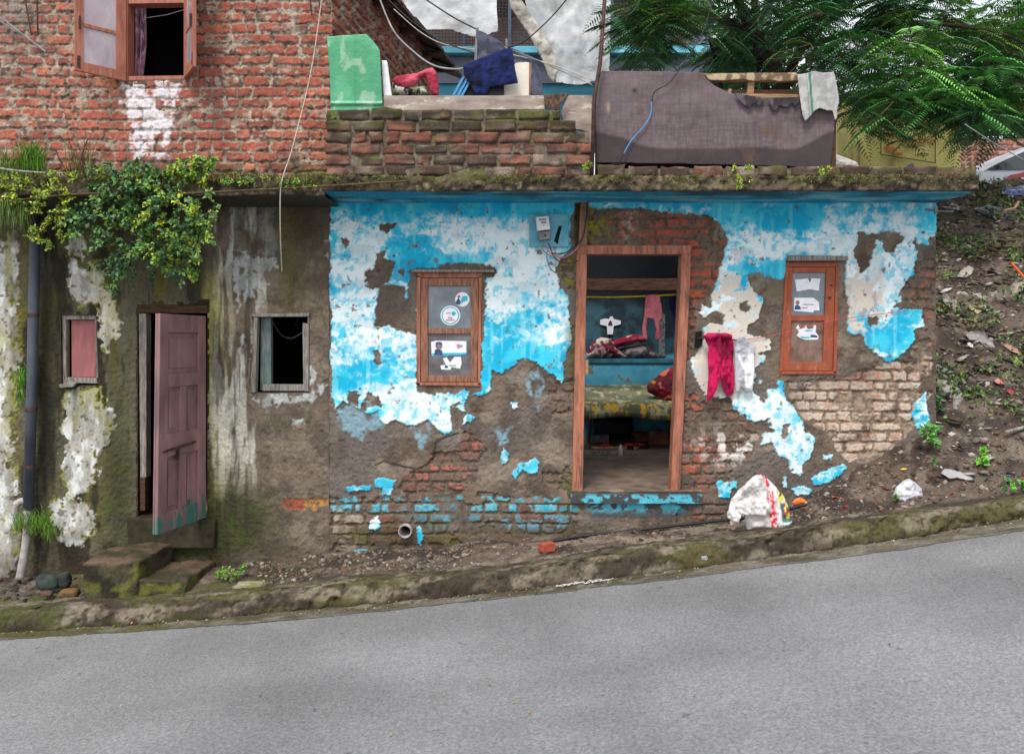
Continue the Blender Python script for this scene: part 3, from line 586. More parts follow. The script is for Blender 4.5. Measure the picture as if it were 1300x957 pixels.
# ---- slab roof of the turquoise house: cantilevered, painted underneath, mossy on top
def slab(name, x0, x1, parent, under_blue, s, front=-.5, zb=2.63, zt=2.735, jag=.02):
    n = int((x1-x0)/.012); xs = np.linspace(x0, x1, n)
    prof = []; sr = []
    for k in range(34): prof.append((.02+(front-.02)*k/33, zb)); sr.append(0)
    for k in range(1, 10): prof.append((front, zb+(zt-zb)*k/9)); sr.append(1)
    for k in range(1, 40): prof.append((front+(.9)*k/39, zt)); sr.append(2)
    prof = np.array(prof); sr = np.array(sr); Xg, K = np.meshgrid(xs, np.arange(len(prof)))
    Yg = prof[K, 0]; Zg = prof[K, 1].copy(); S = sr[K]
    u = K*.014
    n1 = fbm(Xg*7, u*7, 4, s)-.5; n2 = fbm(Xg*26, u*26, 3, s+1)-.5; w = np.clip(np.abs(K-38)*-.1+1.2, 0, 1)
    edge = (jag*1.6*(fbm(Xg*3, Xg*0, 4, s+7)-.5)*2)*w
    n3 = fbm(Xg*60, u*60, 3, s+11)-.5
    Yg = Yg+edge+(n1*.05+n2*.035+n3*.02)*w; Zg = Zg+(n1*.03+n2*.02+n3*.012)*(S > 0)+.012*n1*(S == 0)*w-.02*np.clip(fbm(Xg*5, Xg*0, 3, s+9)-.55, 0, 1)*w*3
    if under_blue: Zg = Zg-.0*Xg
    C = np.zeros(Xg.shape+(3,))+np.array(srgb(84, 74, 58)); C = mixs(C, (46, 40, 32), sst(.4, .6, fbm(Xg*14, u*14, 4, s+2))); C = mixs(C, (128, 116, 92), sst(.58, .75, fbm(Xg*20, u*30, 4, s+3))*.8)
    C = mixs(C, (84, 88, 34), sst(.48, .6, fbm(Xg*5, u*8, 4, s+4))*np.where(S == 2, .9, .5)*sst(2, 6, (K-34)*1.0))
    if under_blue:
        B = np.zeros_like(C)+np.array(srgb(26, 136, 172)); B = mixs(B, (120, 176, 186), sst(.5, .7, fbm(Xg*3, u*14, 4, s+5))*.8); B = mixs(B, (40, 60, 60), sst(.52, .7, fbm(Xg*2, u*4, 4, s+6))*.8)
        m = (S == 0)*sst(31.5, 30, K*1.0+3*n1); C = C*(1-m[..., None])+B*m[..., None]
    else: C = np.where((S == 0)[..., None], np.array(srgb(60, 56, 44)), C)
    nz, nx = Xg.shape; idx = np.arange(nz*nx).reshape(nz, nx)
    q = np.stack([idx[:-1, :-1], idx[1:, :-1], idx[1:, 1:], idx[:-1, 1:]], -1).reshape(-1, 4)
    o = link_mesh(name, np.stack([Xg, Yg, Zg], -1), q, M['slabm'], parent, C, None, True)
    return o
slab('roof_slab', -1.30, 3.19, house, True, 3)
b = MB(); b.box(-1.28, 3.15, .3, 1.3, 2.66, 2.72); b.build('roof_deck', M['render_plain'], house)  # deck cut short too, for the added light gap over the room
# ledge that sags to the right end of slab underside: broken blue cap
b = MB(); b.pq([(737.5, 243), (745.5, 243), (744, 312), (733.5, 314)], -.05, -.005); b.build('wooden_post', M['frame_wood'], house, bevel=.003)
# =================================================================== the mossy grey house on the left
ghouse = empty('grey_house', (-2.6, 0.0, -.1), 'mossy grey plastered house beneath the creepers, left of the turquoise one', 'house')
GX0 = -4.3
X, Z = mk(GX0, HX0+.0, -.42, 2.66)
px_ = X*170+650; py_ = 433-(Z-1.6)*170
fine = fbm(X*40, Z*40, 4, 190); med = fbm(X*9, Z*9, 4, 191); big = fbm(X*2.5, Z*2.5, 3, 192)
C = np.zeros(X.shape+(3,))+np.array(srgb(112, 100, 86)); C = mixs(C, (88, 78, 68), sst(.4, .62, med)*.8); C = mixs(C, (132, 120, 104), sst(.52, .72, fbm(X*5, Z*6, 4, 193))*.6)
strk = fbm(X*22, Z*1.6, 4, 194); strk2 = fbm(X*9, Z*1.1, 4, 195)
leftm = sst(268, 250, px_)
C = mixs(C, (92, 92, 70), leftm*.8)
# olive and black algae
C = mixs(C, (96, 92, 34), leftm*sst(.42, .6, strk2)*.85)
C = mixs(C, (36, 33, 24), leftm*sst(.47, .60, fbm(X*8, Z*1.8, 5, 196))*.9)
stz = np.exp(-((px_-272)/14)**2)*sst(330, 380, py_); C = mixs(C, (150, 152, 74), np.clip(stz*1.2, 0, 1)*sst(.35, .6, strk)*.9)
C = mixs(C, (190, 184, 150), np.exp(-((px_-285)/12)**2)*sst(300, 360, py_)*sst(.5, .6, strk)*.8)
C = mixs(C, (56, 58, 26), np.exp(-((px_-268)/6)**2)*sst(560, 600, py_)*.7)
def E(a, b, rx, ry): return np.exp(-((px_-a)/rx)**2-((py_-b)/ry)**2)
# grey blue limewash remnants right of the door
gb = sdf(zp(('F', [(150, 95), (310, 100), (325, 300), (285, 290), (160, 270)])), X, Z)+edgen(X, Z, .05, 200)
C = mixs(C, (128, 130, 124), sst(-.01, .03, gb)*sst(.3, .55, fbm(X*12, Z*12, 4, 201))*.8)
gw = sdf(zp(('F', [(158, 255), (320, 285), (325, 320), (230, 330), (290, 380), (290, 440), (250, 400), (205, 450), (195, 500), (165, 490), (160, 400)])), X, Z)
gw = np.maximum(gw, sdf(zp(('F', [(195, 560), (210, 610), (218, 660), (205, 690), (190, 620)])), X, Z)); gw = np.maximum(gw, sdf(zp(('F', [(228, 783), (458, 790), (455, 812), (400, 812), (300, 806), (275, 835), (262, 815), (232, 808)])), X, Z))
gw = np.maximum(gw, sdf(zp(('F', [(440, 680), (462, 685), (465, 725), (448, 745), (455, 790), (440, 790)])), X, Z)); gw = np.maximum(gw, sdf(zp(('G', [(40, 250), (75, 260), (75, 295), (50, 290)])), X, Z))
gw = np.maximum(gw, sdf(zp(('G', [(230, 105), (268, 102), (268, 122), (232, 118)])), X, Z)); gw = np.maximum(gw, sdf(zp(('F', [(478, 745), (492, 745), (488, 772), (478, 770)])), X, Z))
gw = np.maximum(gw, sdf(zp(('F', [(500, 220), (520, 200), (530, 320), (510, 300)])), X, Z))
gwm = sst(-.006, .010, gw+edgen(X, Z, .045, 210))*sst(.30, .46, fbm(X*20, Z*16, 4, 501)); C = mixs(C, (178, 184, 180), gwm*.85)
C = mixs(C, (198, 196, 184), sst(258, 300, px_)*sst(330, 300, px_)*sst(300, 360, py_)*sst(700, 500, py_)*sst(.56, .66, fbm(X*16, Z*4, 4, 211))*.7)
# olive streaks over the small window
C = mixs(C, (92, 88, 50), (E(365, 300, 26, 60)+E(372, 400, 14, 60)*.9)*sst(.35, .6, strk)); C = mixs(C, (56, 50, 34), E(395, 285, 30, 40)*.8)
# cream limewash on the left part
cw = sdf(zp(('K', [(275, 325), (325, 335), (350, 430), (418, 475), (405, 560), (378, 612), (330, 605), (280, 600), (258, 520)])), X, Z)
cw = np.maximum(cw, sdf(zp(('K', [(390, 560), (440, 560), (480, 640), (475, 700), (430, 790), (395, 780), (378, 640)])), X, Z)-.01)
cw = np.maximum(cw, sdf(zp(('L', [(215, 112), (320, 108), (345, 155), (388, 200), (375, 260), (352, 330), (322, 350), (330, 400), (290, 450), (250, 480), (318, 520), (318, 600), (250, 640), (195, 610), (165, 500), (210, 430), (203, 300), (208, 180)])), X, Z))
cw = np.maximum(cw, sdf([XZ(a, b) for a, b in ((-90, 300), (22, 300), (26, 420), (20, 520), (22, 700), (10, 760), (-90, 760))], X, Z))
cwf = cw+edgen(X, Z, .055, 220)-.09*np.clip(fbm(X*16, Z*10, 5, 502)-.55, 0, 1)*4; cwf = np.where((px_ > 125) & (px_ < 156) & (py_ < 450), cwf-.022*(fine*3-1.2), cwf)
cwm = sst(-.004, .008, cwf)
CW = np.zeros_like(C)+np.array(srgb(176, 174, 164)); CW = mixs(CW, (214, 216, 214), sst(.45, .6, fbm(X*14, Z*9, 4, 221))); CW = mixs(CW, (150, 150, 96), sst(.55, .68, fbm(X*9, Z*3, 4, 222))*.75)
CW = mixs(CW, (190, 182, 136), E(145, 400, 22, 50)*.7); CW = mixs(CW, (96, 84, 64), sst(.64, .7, fbm(X*30, Z*30, 4, 223))*.8); CW = mixs(CW, (84, 78, 52), sst(30, 18, np.abs(px_-28)*1.6)*sst(.4, .6, med)*.6)
C = C*(1-cwm[..., None])+CW*cwm[..., None]
C = mixs(C, (150, 148, 60), sst(.03, .0, np.abs(cwf))*sst(.5, .62, med)*.7*leftm)
# deep mossy green low down
dk = np.clip(E(150, 610, 22, 90)+E(300, 660, 44, 44)*1.3+E(95, 480, 10, 60)*.5+E(240, 690, 60, 40), 0, 1)
C = mixs(C, (50, 54, 22), dk*.9); C = mixs(C, (60, 72, 30), dk*sst(.55, .68, fbm(X*14, Z*14, 4, 230))*.7)
gab = sst(.50, .60, fbm(X*14, Z*2.2, 5, 620)+.05*(E(290, 470, 30, 90)))*sst(262, 275, px_)*sst(350, 320, px_)*sst(640, 560, py_); C = mixs(C, (206, 206, 192), gab*.65); C = mixs(C, (50, 46, 34), sst(.54, .62, fbm(X*18, Z*1.5, 5, 621))*sst(262, 275, px_)*sst(340, 310, px_)*.6)
C = mixs(C, (42, 40, 28), sst(330, 270, py_)*sst(270, 200, px_)*.6); C = mixs(C, (52, 46, 36), sst(275, 248, py_)*.75)  # dark under the slab: algae, with the slab's shade put into the colour
dk2 = E(60, 420, 16, 130)+E(60, 560, 14, 80)*.7; C = mixs(C, (44, 42, 30), np.clip(dk2, 0, 1)*.85)  # dark moss, and the shade of an unbuilt window niche put into the colour
C = mixs(C, (60, 52, 42), sst(690, 720, py_)*.6)
# orange brick showing through
ob = sdf(zp(('G', [(185, 424), (372, 424), (372, 452), (330, 456), (325, 472), (305, 470), (300, 456), (280, 460), (278, 470), (195, 462)])), X, Z)+edgen(X, Z, .006, 240)
obm = sst(-.003, .004, ob); C = mixs(C, (150, 80, 56), obm); C = mixs(C, (166, 120, 66), obm*sst(384, 390, px_)); C = mixs(C, (96, 78, 62), obm*sst(.45, .6, fine)*.7)
Yo = -(.012*(fbm(X*5, Z*5, 4, 250)-.5)+.015*(fbm(X*30, Z*32, 5, 251)-.5)*(1-cwm)+.008*(fbm(X*60, Z*60, 3, 252)-.5)*(1-cwm))-.006*cwm-.003*gwm+.005*obm
rough = sdf(zp(('F', [(330, 330), (520, 330), (520, 480), (460, 480), (440, 470), (220, 470), (220, 440)])), X, Z)
Yo = Yo-sst(-.02, .06, rough)*.03*(fbm(X*26, Z*26, 4, 255)-.5)
keep = np.ones(X.shape, bool)
for op in (OP_HOLE, OP_PINK, OP_LDOOR): keep &= sdf(op, X, Z) < -.002
C = C*(1+.5*(fbm(X*13, Z*6, 5, 503)-.5))[..., None]; C = mixs(C, (70, 64, 50), sst(.52, .66, fbm(X*20, Z*9, 5, 504))*.35)
grid_mesh('wall', X, Z, Yo, C, M['wall'], keep, ghouse)
M['moss_render'] = cmat('dark_mossy_render', (64, 58, 40), (38, 36, 26), 12, .95, bump=.6)
reveal('reveal', OP_HOLE, .0, .14, M['render_plain'], ghouse); reveal('reveal', OP_PINK, .0, .14, M['moss_render'], ghouse); reveal('reveal', OP_LDOOR, .0, .2, M['moss_render'], ghouse, .05)
b = MB()
b.box(GX0, OP_PINK[0][0]-.04, .05, .15, -.4, 2.6); b.box(OP_PINK[1][0]+.06, OP_LDOOR[0][0]-.06, .05, .15, -.4, 2.6); b.box(OP_LDOOR[1][0]+.06, OP_HOLE[0][0]-.04, .05, .15, -.4, 2.6); b.box(OP_HOLE[1][0]+.04, HX0-.003, .05, .15, -.4, 2.6)
b.box(GX0+.01, HX0-.01, .04, .14, 2.1, 2.59)
b.build('wall_core', M['moss_render'], ghouse)
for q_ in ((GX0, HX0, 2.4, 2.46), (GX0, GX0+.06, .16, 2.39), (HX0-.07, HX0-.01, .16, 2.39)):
    b = MB(); b.box(*q_, -.3, 2.6); b.build('inner_wall', M['black'], ghouse)  # near-black panels stand in for the darkness of the unlit room
b = MB(); b.box(GX0, HX0, .1, 2.4, .22, .285); b.build('floor', M['inner_floor'], ghouse)
slab('roof_slab', GX0, -1.29, ghouse, False, 13, -.47, 2.60, 2.72, .05)
b = MB(); b.box(GX0, -1.3, .3, 3.4, 2.62, 2.70); b.build('roof_deck', M['render_plain'], ghouse)
# paneless little window
hw = MB()
hw.pq([(323.5, 403), (328.5, 403), (325.5, 498), (319.5, 498)], -.03, .03); hw.pq([(319, 398.5), (394, 397.5), (394, 402), (320, 402.5)], -.035, .06)
hw.pq([(384.5, 410), (392.5, 411), (392, 497), (385.5, 496)], -.012, .04); hw.pq([(334, 487.5), (386, 488), (385.5, 496), (333, 496)], -.012, .04); hw.pq([(390.5, 402), (393.5, 402), (393, 410.5), (390.5, 410)], -.01, .04)
hwo = hw.build('window', M['grey_wood'], ghouse, bevel=.003); tag(hwo, 'small glassless grey wood window opening, black inside')
M['green_grey'] = cmat('faded_green_grey_wood', (120, 136, 132), (86, 96, 96), 8, .8, (5, 5, .8), .3, c3=(70, 120, 104), s3=9, t3=.6)
b = MB(); b.prism([XZ(329, 403), XZ(341.5, 403), XZ(341.5, 492), XZ(328, 496)], .045, .1); b.build('jamb_board', M['green_grey'], hwo)
b = MB(); b.tube(smoothpath([P(344, 404, .3), P(356, 424, .3), P(370, 429, .3), P(386, 421, .3)]), .004, 6); b.build('hanging_wire', M['wire_grey'], hwo)
b = MB(); b.tube(smoothpath([P(379, 404, .2), P(375, 412, .2), P(379, 417, .2)]), .004, 6); b.build('hanging_wire', M['wire_black'], hwo)
# pink shuttered window
pw = MB()
pw.pq([(76, 400), (80, 400), (80, 489), (77.5, 489)], .02, .08); pw.pq([(79.5, 405), (83, 405), (83, 479), (79.5, 479)], .01, .06)
pw.pq([(76, 399), (120.5, 399), (120.5, 405.5), (78, 405.5)], .012, .075); pw.pq([(82, 479), (122, 480), (123.5, 487), (81, 486)], .005, .07); pw.pq([(119.5, 405.5), (121.5, 405.5), (124, 480), (120.5, 480)], .012, .06)
pwo = pw.build('window', M['grey_wood'], ghouse, bevel=.003); tag(pwo, 'small grey framed window closed by a faded pink board')
M['pink_board'] = cmat('faded_pink_paint', (172, 106, 108), (142, 92, 92), 6, .75, (4, 4, .8), .3, c3=(120, 82, 80), s3=5, t3=.62)
b = MB(); b.pq([(86, 406), (120, 406), (120.5, 479), (86.5, 479)], .05, .065); b.build('shutter', M['pink_board'], pwo)
b = MB(); b.pq([(78, 488), (92, 484), (100, 486), (96, 491), (80, 492)], -.04, .0); b.build('window_ledge_stone', M['grey_wood'], ghouse, bevel=.004)
# left door: frame and ajar leaf
ld = MB()
ld.pq([(176, 398), (186, 398), (185.5, 606), (178, 606)], .0, .08)
ldf = ld.build('door_frame', M['grey_wood'], ghouse, bevel=.003)
b = MB(); b.pq([(174.5, 388), (263, 388), (263, 397.5), (174.5, 397.5)], -.005, .09); b.build('door_head', M['dark_wood'], ghouse, bevel=.003)
b = MB(); b.pq([(177.5, 606.2), (184, 606.2), (184, 648), (178, 648)], .002, .07); b.build('door_frame_foot', M['dark_wood'], ghouse)
hinge = XZ(261, 655); FRE = Vector((-2.395, -.545))
def leafpt(u, v, w):   # u 0 hinge .. 1 free edge, v height, w thickness (+ towards the street on its right side)
    hx, hy = -2.288, -.01; dx, dy = FRE.x-hx, FRE.y-hy; L = math.hypot(dx, dy); nx, ny = -dy/L, dx/L
    if nx < 0: nx, ny = -nx, -ny
    lean = -.02*(1.79-v)/1.5*u
    return (hx+dx*u+nx*w+lean, hy+dy*u+ny*w, v)
M['door_paint'] = None
m, nt, bs = newmat('pink_brown_peeling_paint'); L_ = nt.links.new
tc = N(nt, 'ShaderNodeTexCoord'); sx = N(nt, 'ShaderNodeSeparateXYZ'); L_(tc.outputs['Object'], sx.inputs[0])
nz_ = N(nt, 'ShaderNodeTexNoise'); nz_.inputs['Scale'].default_value = 7; nz_.inputs['Detail'].default_value = 8; nz_.inputs['Roughness'].default_value = .65
mp = N(nt, 'ShaderNodeMapping'); mp.inputs['Scale'].default_value = (2, 2, .7); L_(tc.outputs['Object'], mp.inputs[0]); L_(mp.outputs[0], nz_.inputs['Vector'])
mr = N(nt, 'ShaderNodeMapRange'); mr.inputs[1].default_value = .0; mr.inputs[2].default_value = .62; mr.inputs[3].default_value = .10; mr.inputs[4].default_value = -.26; L_(sx.outputs['Z'], mr.inputs[0])
ad = N(nt, 'ShaderNodeMath', operation='ADD'); L_(nz_.outputs[0], ad.inputs[0]); L_(mr.outputs[0], ad.inputs[1])
st_ = N(nt, 'ShaderNodeMapRange'); st_.inputs[1].default_value = .555; st_.inputs[2].default_value = .575; L_(ad.outputs[0], st_.inputs[0])
n4 = N(nt, 'ShaderNodeTexNoise'); n4.inputs['Scale'].default_value = 4; n4.inputs['Detail'].default_value = 8; L_(mp.outputs[0], n4.inputs['Vector'])
r4 = N(nt, 'ShaderNodeValToRGB'); r4.color_ramp.elements[0].position = .35; r4.color_ramp.elements[1].position = .62
r4.color_ramp.elements[0].color = (*srgb(112, 84, 84), 1); r4.color_ramp.elements[1].color = (*srgb(150, 112, 112), 1); L_(n4.outputs[0], r4.inputs[0])
mm = N(nt, 'ShaderNodeMix', data_type='RGBA'); L_(st_.outputs[0], mm.inputs['Factor']); L_(r4.outputs[0], mm.inputs[6]); mm.inputs[7].default_value = (*srgb(58, 108, 98), 1)
L_(mm.outputs[2], bs.inputs['Base Color']); bs.inputs['Roughness'].default_value = .6
bp = N(nt, 'ShaderNodeBump'); bp.inputs['Strength'].default_value = .4; bp.inputs['Distance'].default_value = .003; L_(ad.outputs[0], bp.inputs['Height']); L_(bp.outputs[0], bs.inputs['Normal'])
M['door_paint'] = m
def leafbox(b, u0, u1, v0, v1, w0, w1, v0b=None, v1b=None):
    v0b = v0 if v0b is None else v0b; v1b = v1 if v1b is None else v1b
    p = [leafpt(u0, v0, w1), leafpt(u1, v0b, w1), leafpt(u1, v1b, w1), leafpt(u0, v1, w1), leafpt(u0, v0, w0), leafpt(u1, v0b, w0), leafpt(u1, v1b, w0), leafpt(u0, v1, w0)]
    b.hexa(p)
b = MB(); zb, zt = .285, 1.787
leafbox(b, 0, 1, zb, zt, -.030, -.014)
for u0, u1 in ((0, .17), (.83, 1)): leafbox(b, u0, u1, zb, zt, -.0135, .008)
for v0, v1 in ((zb, .42), (.80, .96), (1.28, 1.37), (1.66, zt)): leafbox(b, .171, .829, v0, v1, -.0135, .007)
leafbox(b, .43, .57, .421, .799, -.0135, .006); leafbox(b, .43, .57, .961, 1.279, -.0135, .006)
for (u0, u1, v0, v1) in ((.23, .38, .45, .77), (.62, .77, .45, .77), (.23, .38, .99, 1.25), (.62, .77, .99, 1.25), (.23, .77, 1.41, 1.62)): leafbox(b, u0, u1, v0, v1, -.0135, -.004)
lleaf = b.build('door', M['door_paint'], ghouse, bevel=.003); tag(lleaf, 'pink brown panelled door standing ajar, green showing at its foot')
b = MB(); leafbox(b, .25, .93, .862, .876, .012, .022, .835, .849); leafbox(b, .60, .66, .77, .86, .010, .016); b.build('door_bolt', M['metal_dark'], lleaf)

# =================================================================== bare brick upper house
bhouse = empty('brick_house', (-2.5, 0, 2.7), 'bare red brick house above the slab with an open shuttered window', 'house')
X, Z = mk(-4.35, -1.345, 2.66, 4.75)
px_ = X*170+650; py_ = 433-(Z-1.6)*170
def brick_cols(X, Z, hB, r1, r2, s, base=(164, 92, 74)):
    CB = np.zeros(X.shape+(3,))+np.array(srgb(*base)); CB = mixs(CB, (178, 106, 84), sst(.55, .9, r1)); CB = mixs(CB, (140, 80, 70), sst(.6, .95, r2)); CB = mixs(CB, (190, 122, 88), sst(.93, .96, r1)*.8); CB = mixs(CB, (110, 66, 60), sst(.93, .97, r2)*.7)
    CB = mixs(CB, (158, 124, 106), sst(.52, .68, fbm(X*22, Z*30, 5, s))*.6); CB = mixs(CB, (116, 66, 56), sst(.55, .7, fbm(X*12, Z*12, 4, s+1))*.6); CB = mixs(CB, (134, 74, 62), sst(.45, .6, fbm(X*2, Z*2, 3, s+6))*.6)
    CM = np.zeros_like(CB)+np.array(srgb(164, 150, 134)); CM = mixs(CM, (124, 110, 96), sst(.4, .62, fbm(X*18, Z*18, 4, s+2))); CM = mixs(CM, (60, 48, 40), sst(.56, .66, fbm(X*30, Z*30, 3, s+3))*.8)
    return CM*(1-hB[..., None])+CB*hB[..., None]
hB, dB, r1, r2 = bricks(X+.012*(fbm(X*30, Z*30, 3, 301)-.5), Z+.012*(fbm(X*9, Z*30, 3, 302)-.5), .0795, .215, .0135, 5, .02, .014)
smear = sst(.59, .66, fbm(X*8, Z*13, 5, 300)); hv = hB*(1-smear*.8)
C = brick_cols(X, Z, hv, r1, r2, 310)
ww = sdf([XZ(a, b) for a, b in ((150, 104), (232, 102), (230, 130), (222, 160), (214, 185), (212, 205), (165, 208), (165, 170), (160, 140), (152, 125))], X, Z)+edgen(X, Z, .05, 320)
C = mixs(C, (216, 208, 212), sst(-.01, .03, ww)*sst(.36, .52, fbm(X*15, Z*12, 4, 321)+.08*hv)*.9)
C = mixs(C, (72, 62, 44), sst(190, 225, py_)*sst(.35, .6, fbm(X*8, Z*8, 4, 322))*.8); C = mixs(C, (90, 100, 40), sst(205, 225, py_)*sst(.45, .6, fbm(X*10, Z*8, 4, 323))*.8)
C = mixs(C, (120, 112, 102), np.exp(-((px_-30)/50)**2-((py_-20)/50)**2)*.7*sst(.35, .6, fbm(X*8, Z*8, 4, 324)))
Yo = .011*(1-hB)-.007*smear*(1-hB)-.005*(r1-.5)*hB-.014*(fbm(X*34, Z*34, 5, 330)-.5)
keep = sdf(OP_UW, X, Z, .3) < -.002
grid_mesh('wall', X, Z, Yo, C, M['brick'], keep, bhouse)
# receding side wall
A0 = Vector((-1.345, 0)); A1 = Vector((-.86, 3.2))
X, Z = mk(0, (A1-A0).length, 2.6, 4.9, .009)
hB, dB, r1, r2 = bricks(X, Z, .0795, .215, .02, 25, .02, .016)
C = brick_cols(X, Z, hB*(1-.8*sst(.52, .62, fbm(X*7, Z*7, 4, 340))), r1, r2, 341, (146, 76, 60))
dn = (A1-A0).normalized(); nn = Vector((dn.y, -dn.x))
Yo = .03*hB+.015*fbm(X*20, Z*20, 3, 345)
grid_mesh('side_wall', X, Z, 0*X, C, M['brick'], np.ones(X.shape, bool), bhouse, 0, True, lambda co: np.stack([A0.x+dn.x*co[:, 0]+nn.x*(Yo.ravel()-.03), A0.y+dn.y*co[:, 0]+nn.y*(Yo.ravel()-.03), co[:, 2]], -1))
b = MB(); b.add([(-4.3, 3.2, 2.7), (-.9, 3.2, 2.7), (-.9, 3.2, 4.7), (-4.3, 3.2, 4.7), (-4.3, 3.3, 2.7), (-.9, 3.3, 2.7), (-.9, 3.3, 4.7), (-4.3, 3.3, 4.7)], [(0, 1, 2, 3), (7, 6, 5, 4)]); b.box(-4.35, -1.36, .45, 3.2, 4.7, 4.76); b.box(-4.35, -4.3, .03, 3.2, 2.7, 4.7); b.build('wall_core', M['black'], bhouse)  # near-black shell stands in for the unlit upper room
M['rust_sheet'] = cmat('rusty_roof_sheet', (78, 66, 58), (42, 38, 36), 14, .8, c3=(120, 84, 62), s3=7, t3=.62)
b = MB()   # roof sheet edge overhanging the side wall
for k in range(7):
    t0, t1 = k/7, (k+1)/7
    def rp(t, o, dz): 
        q = A0.lerp(A1, t*1.12); return (q.x+nn.x*o, q.y, 4.50+.26*t+dz+.02*math.sin(k*5.1))
    b.hexa([rp(t0, .22, -.02), rp(t1+.02, .22, -.02), rp(t1+.02, .22, .015), rp(t0, .22, .015), rp(t0, -.35, .2), rp(t1+.02, -.35, .2), rp(t1+.02, -.35, .235), rp(t0, -.35, .235)])
b.build('roof_sheet', M['rust_sheet'], bhouse)
for t in (.06, .3, .55, .8, 1.0):
    b = MB(); q = A0.lerp(A1, t); b.box(q.x-.02, q.x+.2, q.y-.03, q.y+.03, 4.42+.26*t, 4.475+.26*t); b.build('rafter', M['dark_wood'], bhouse)
# window with two open shutters and a curtain
reveal('reveal', OP_UW, .0, .18, M['render_plain'], bhouse)
M['shutter_wood'] = cmat('reddish_shutter_wood', (172, 112, 92), (140, 84, 66), 10, .6, (4, 4, .7), .3, 50)
b = MB(); b.pq([(158, -90), (163, -90), (162.5, 104), (158, 104)], -.01, .1); b.pq([(235, -90), (239, -90), (239, 99), (235, 99)], -.01, .1); b.pq([(163, 97), (235, 96), (235, 100.5), (163, 102.5)], .0, .1); b.pq([(163, 0), (235, 0), (235, 4), (163, 5)], .0, .09)
uw = b.build('window', M['shutter_wood'], bhouse, bevel=.003); tag(uw, 'dark open window with two wooden shutters and a mauve curtain')
def shutter(hx, zb, ox, oy, zt, name='shutter'):
    """hinge x, free edge at (ox, oy); front is Y<0"""
    dx, dy = ox-hx, oy; L = math.hypot(dx, dy); nx, ny = -dy/L*1.0, dx/L
    if ny > 0: nx, ny = -nx, -ny
    def pt(u, v, w): return (hx+dx*u+nx*w, dy*u+ny*w-.012, zb+(zt-zb)*v)
    def bx_(b, u0, u1, v0, v1, w0, w1): b.hexa([pt(u0, v0, w1), pt(u1, v0, w1), pt(u1, v1, w1), pt(u0, v1, w1), pt(u0, v0, w0), pt(u1, v0, w0), pt(u1, v1, w0), pt(u0, v1, w0)])
    b = MB()
    if ox < hx: pass
    for u0, u1 in ((0, .2), (.84, 1)): bx_(b, u0, u1, 0, 1, -.012, .012)
    for v0, v1 in ((0, .065), (.30, .325), (.56, .585), (.93, 1)): bx_(b, .201, .839, v0, v1, -.011, .011)
    o = b.build(name, M['shutter_wood'], uw, bevel=.002)
    g = MB(); bx_(g, .19, .85, .05, .95, -.003, .003); g.build('pane', M['shutter_glass'], o)
    for q_ in ((.90, .93, .28, .36, .012, .03), (.90, .96, .02, .10, .012, .016)):
        h = MB(); bx_(h, *q_); h.build('latch', M['metal_dark'], o)
    return o
M['shutter_glass'] = cmat('glass_with_reflection_tone', (188, 176, 182), (146, 128, 136), 5, .15, (1, 1, .4), .03, spec=.7)  # pale mottle is the panes' reflection put into the colour
shutter(-2.88, 3.535, -3.13, -.24, 4.62); shutter(-2.435, 3.555, -2.262, -.26, 4.62)
Xc, Zc = mk(0, 1, 0, 1, .02)
CC = np.zeros(Xc.shape+(3,))+np.array(srgb(140, 104, 122)); CC = mixs(CC, (100, 70, 88), sst(.45, .55, fbm(Xc*20, Zc*5, 3, 3))); CC = mixs(CC, (180, 150, 160), sst(.62, .66, fbm(Xc*26, Zc*26, 2, 5)))
c0, c1 = P(162, 100, .14), P(187, 100, .14)
def curt(co):
    u, v = co[:, 0], co[:, 2]; w = .75+.35*v+.12*np.sin(v*5); x = c0.x+(c1.x-c0.x)*u*w
    return np.stack([x, .14+.018*np.sin(u*22+v*2), c0.z+.9*v-.02], -1)
grid_mesh('curtain', Xc, Zc, 0*Xc, CC, M['cloth'], np.ones(Xc.shape, bool), uw, 0, True, curt)
b = MB(); b.tube([P(187, 23, .15), P(213, 19, .15), P(236, 12, .15)], .003, 5); b.build('curtain_wire', M['wire_grey'], uw)
b = MB(); b.tube([P(163, 60, .16), P(163, 61, .16)], .001, 4)
b = MB(); b.box(-3.4, -1.9, 1.6, 1.65, 3.2, 4.7); b.build('inner_wall', M['black'], bhouse)  # black sheet put in for the darkness behind the open window
b = MB()   # iron bars clamped to the wall
for a_, c_ in ((31, 40), (47, 48), (393, 396), (404, 408)):
    b = MB(); b.tube([P(a_, -5, -.04), P(c_, 45 if a_ < 100 else 20, -.03)], .006, 6); b.build('wall_rod', M['metal_dark'], bhouse)
b = MB(); b.tube([P(0, 22, -.05), P(58, 66, -.02)], .007, 6); b.tube([P(0, 27, -.05), P(52, 60, -.02)], .004, 6); b.build('wall_cable', M['wire_grey'], bhouse)

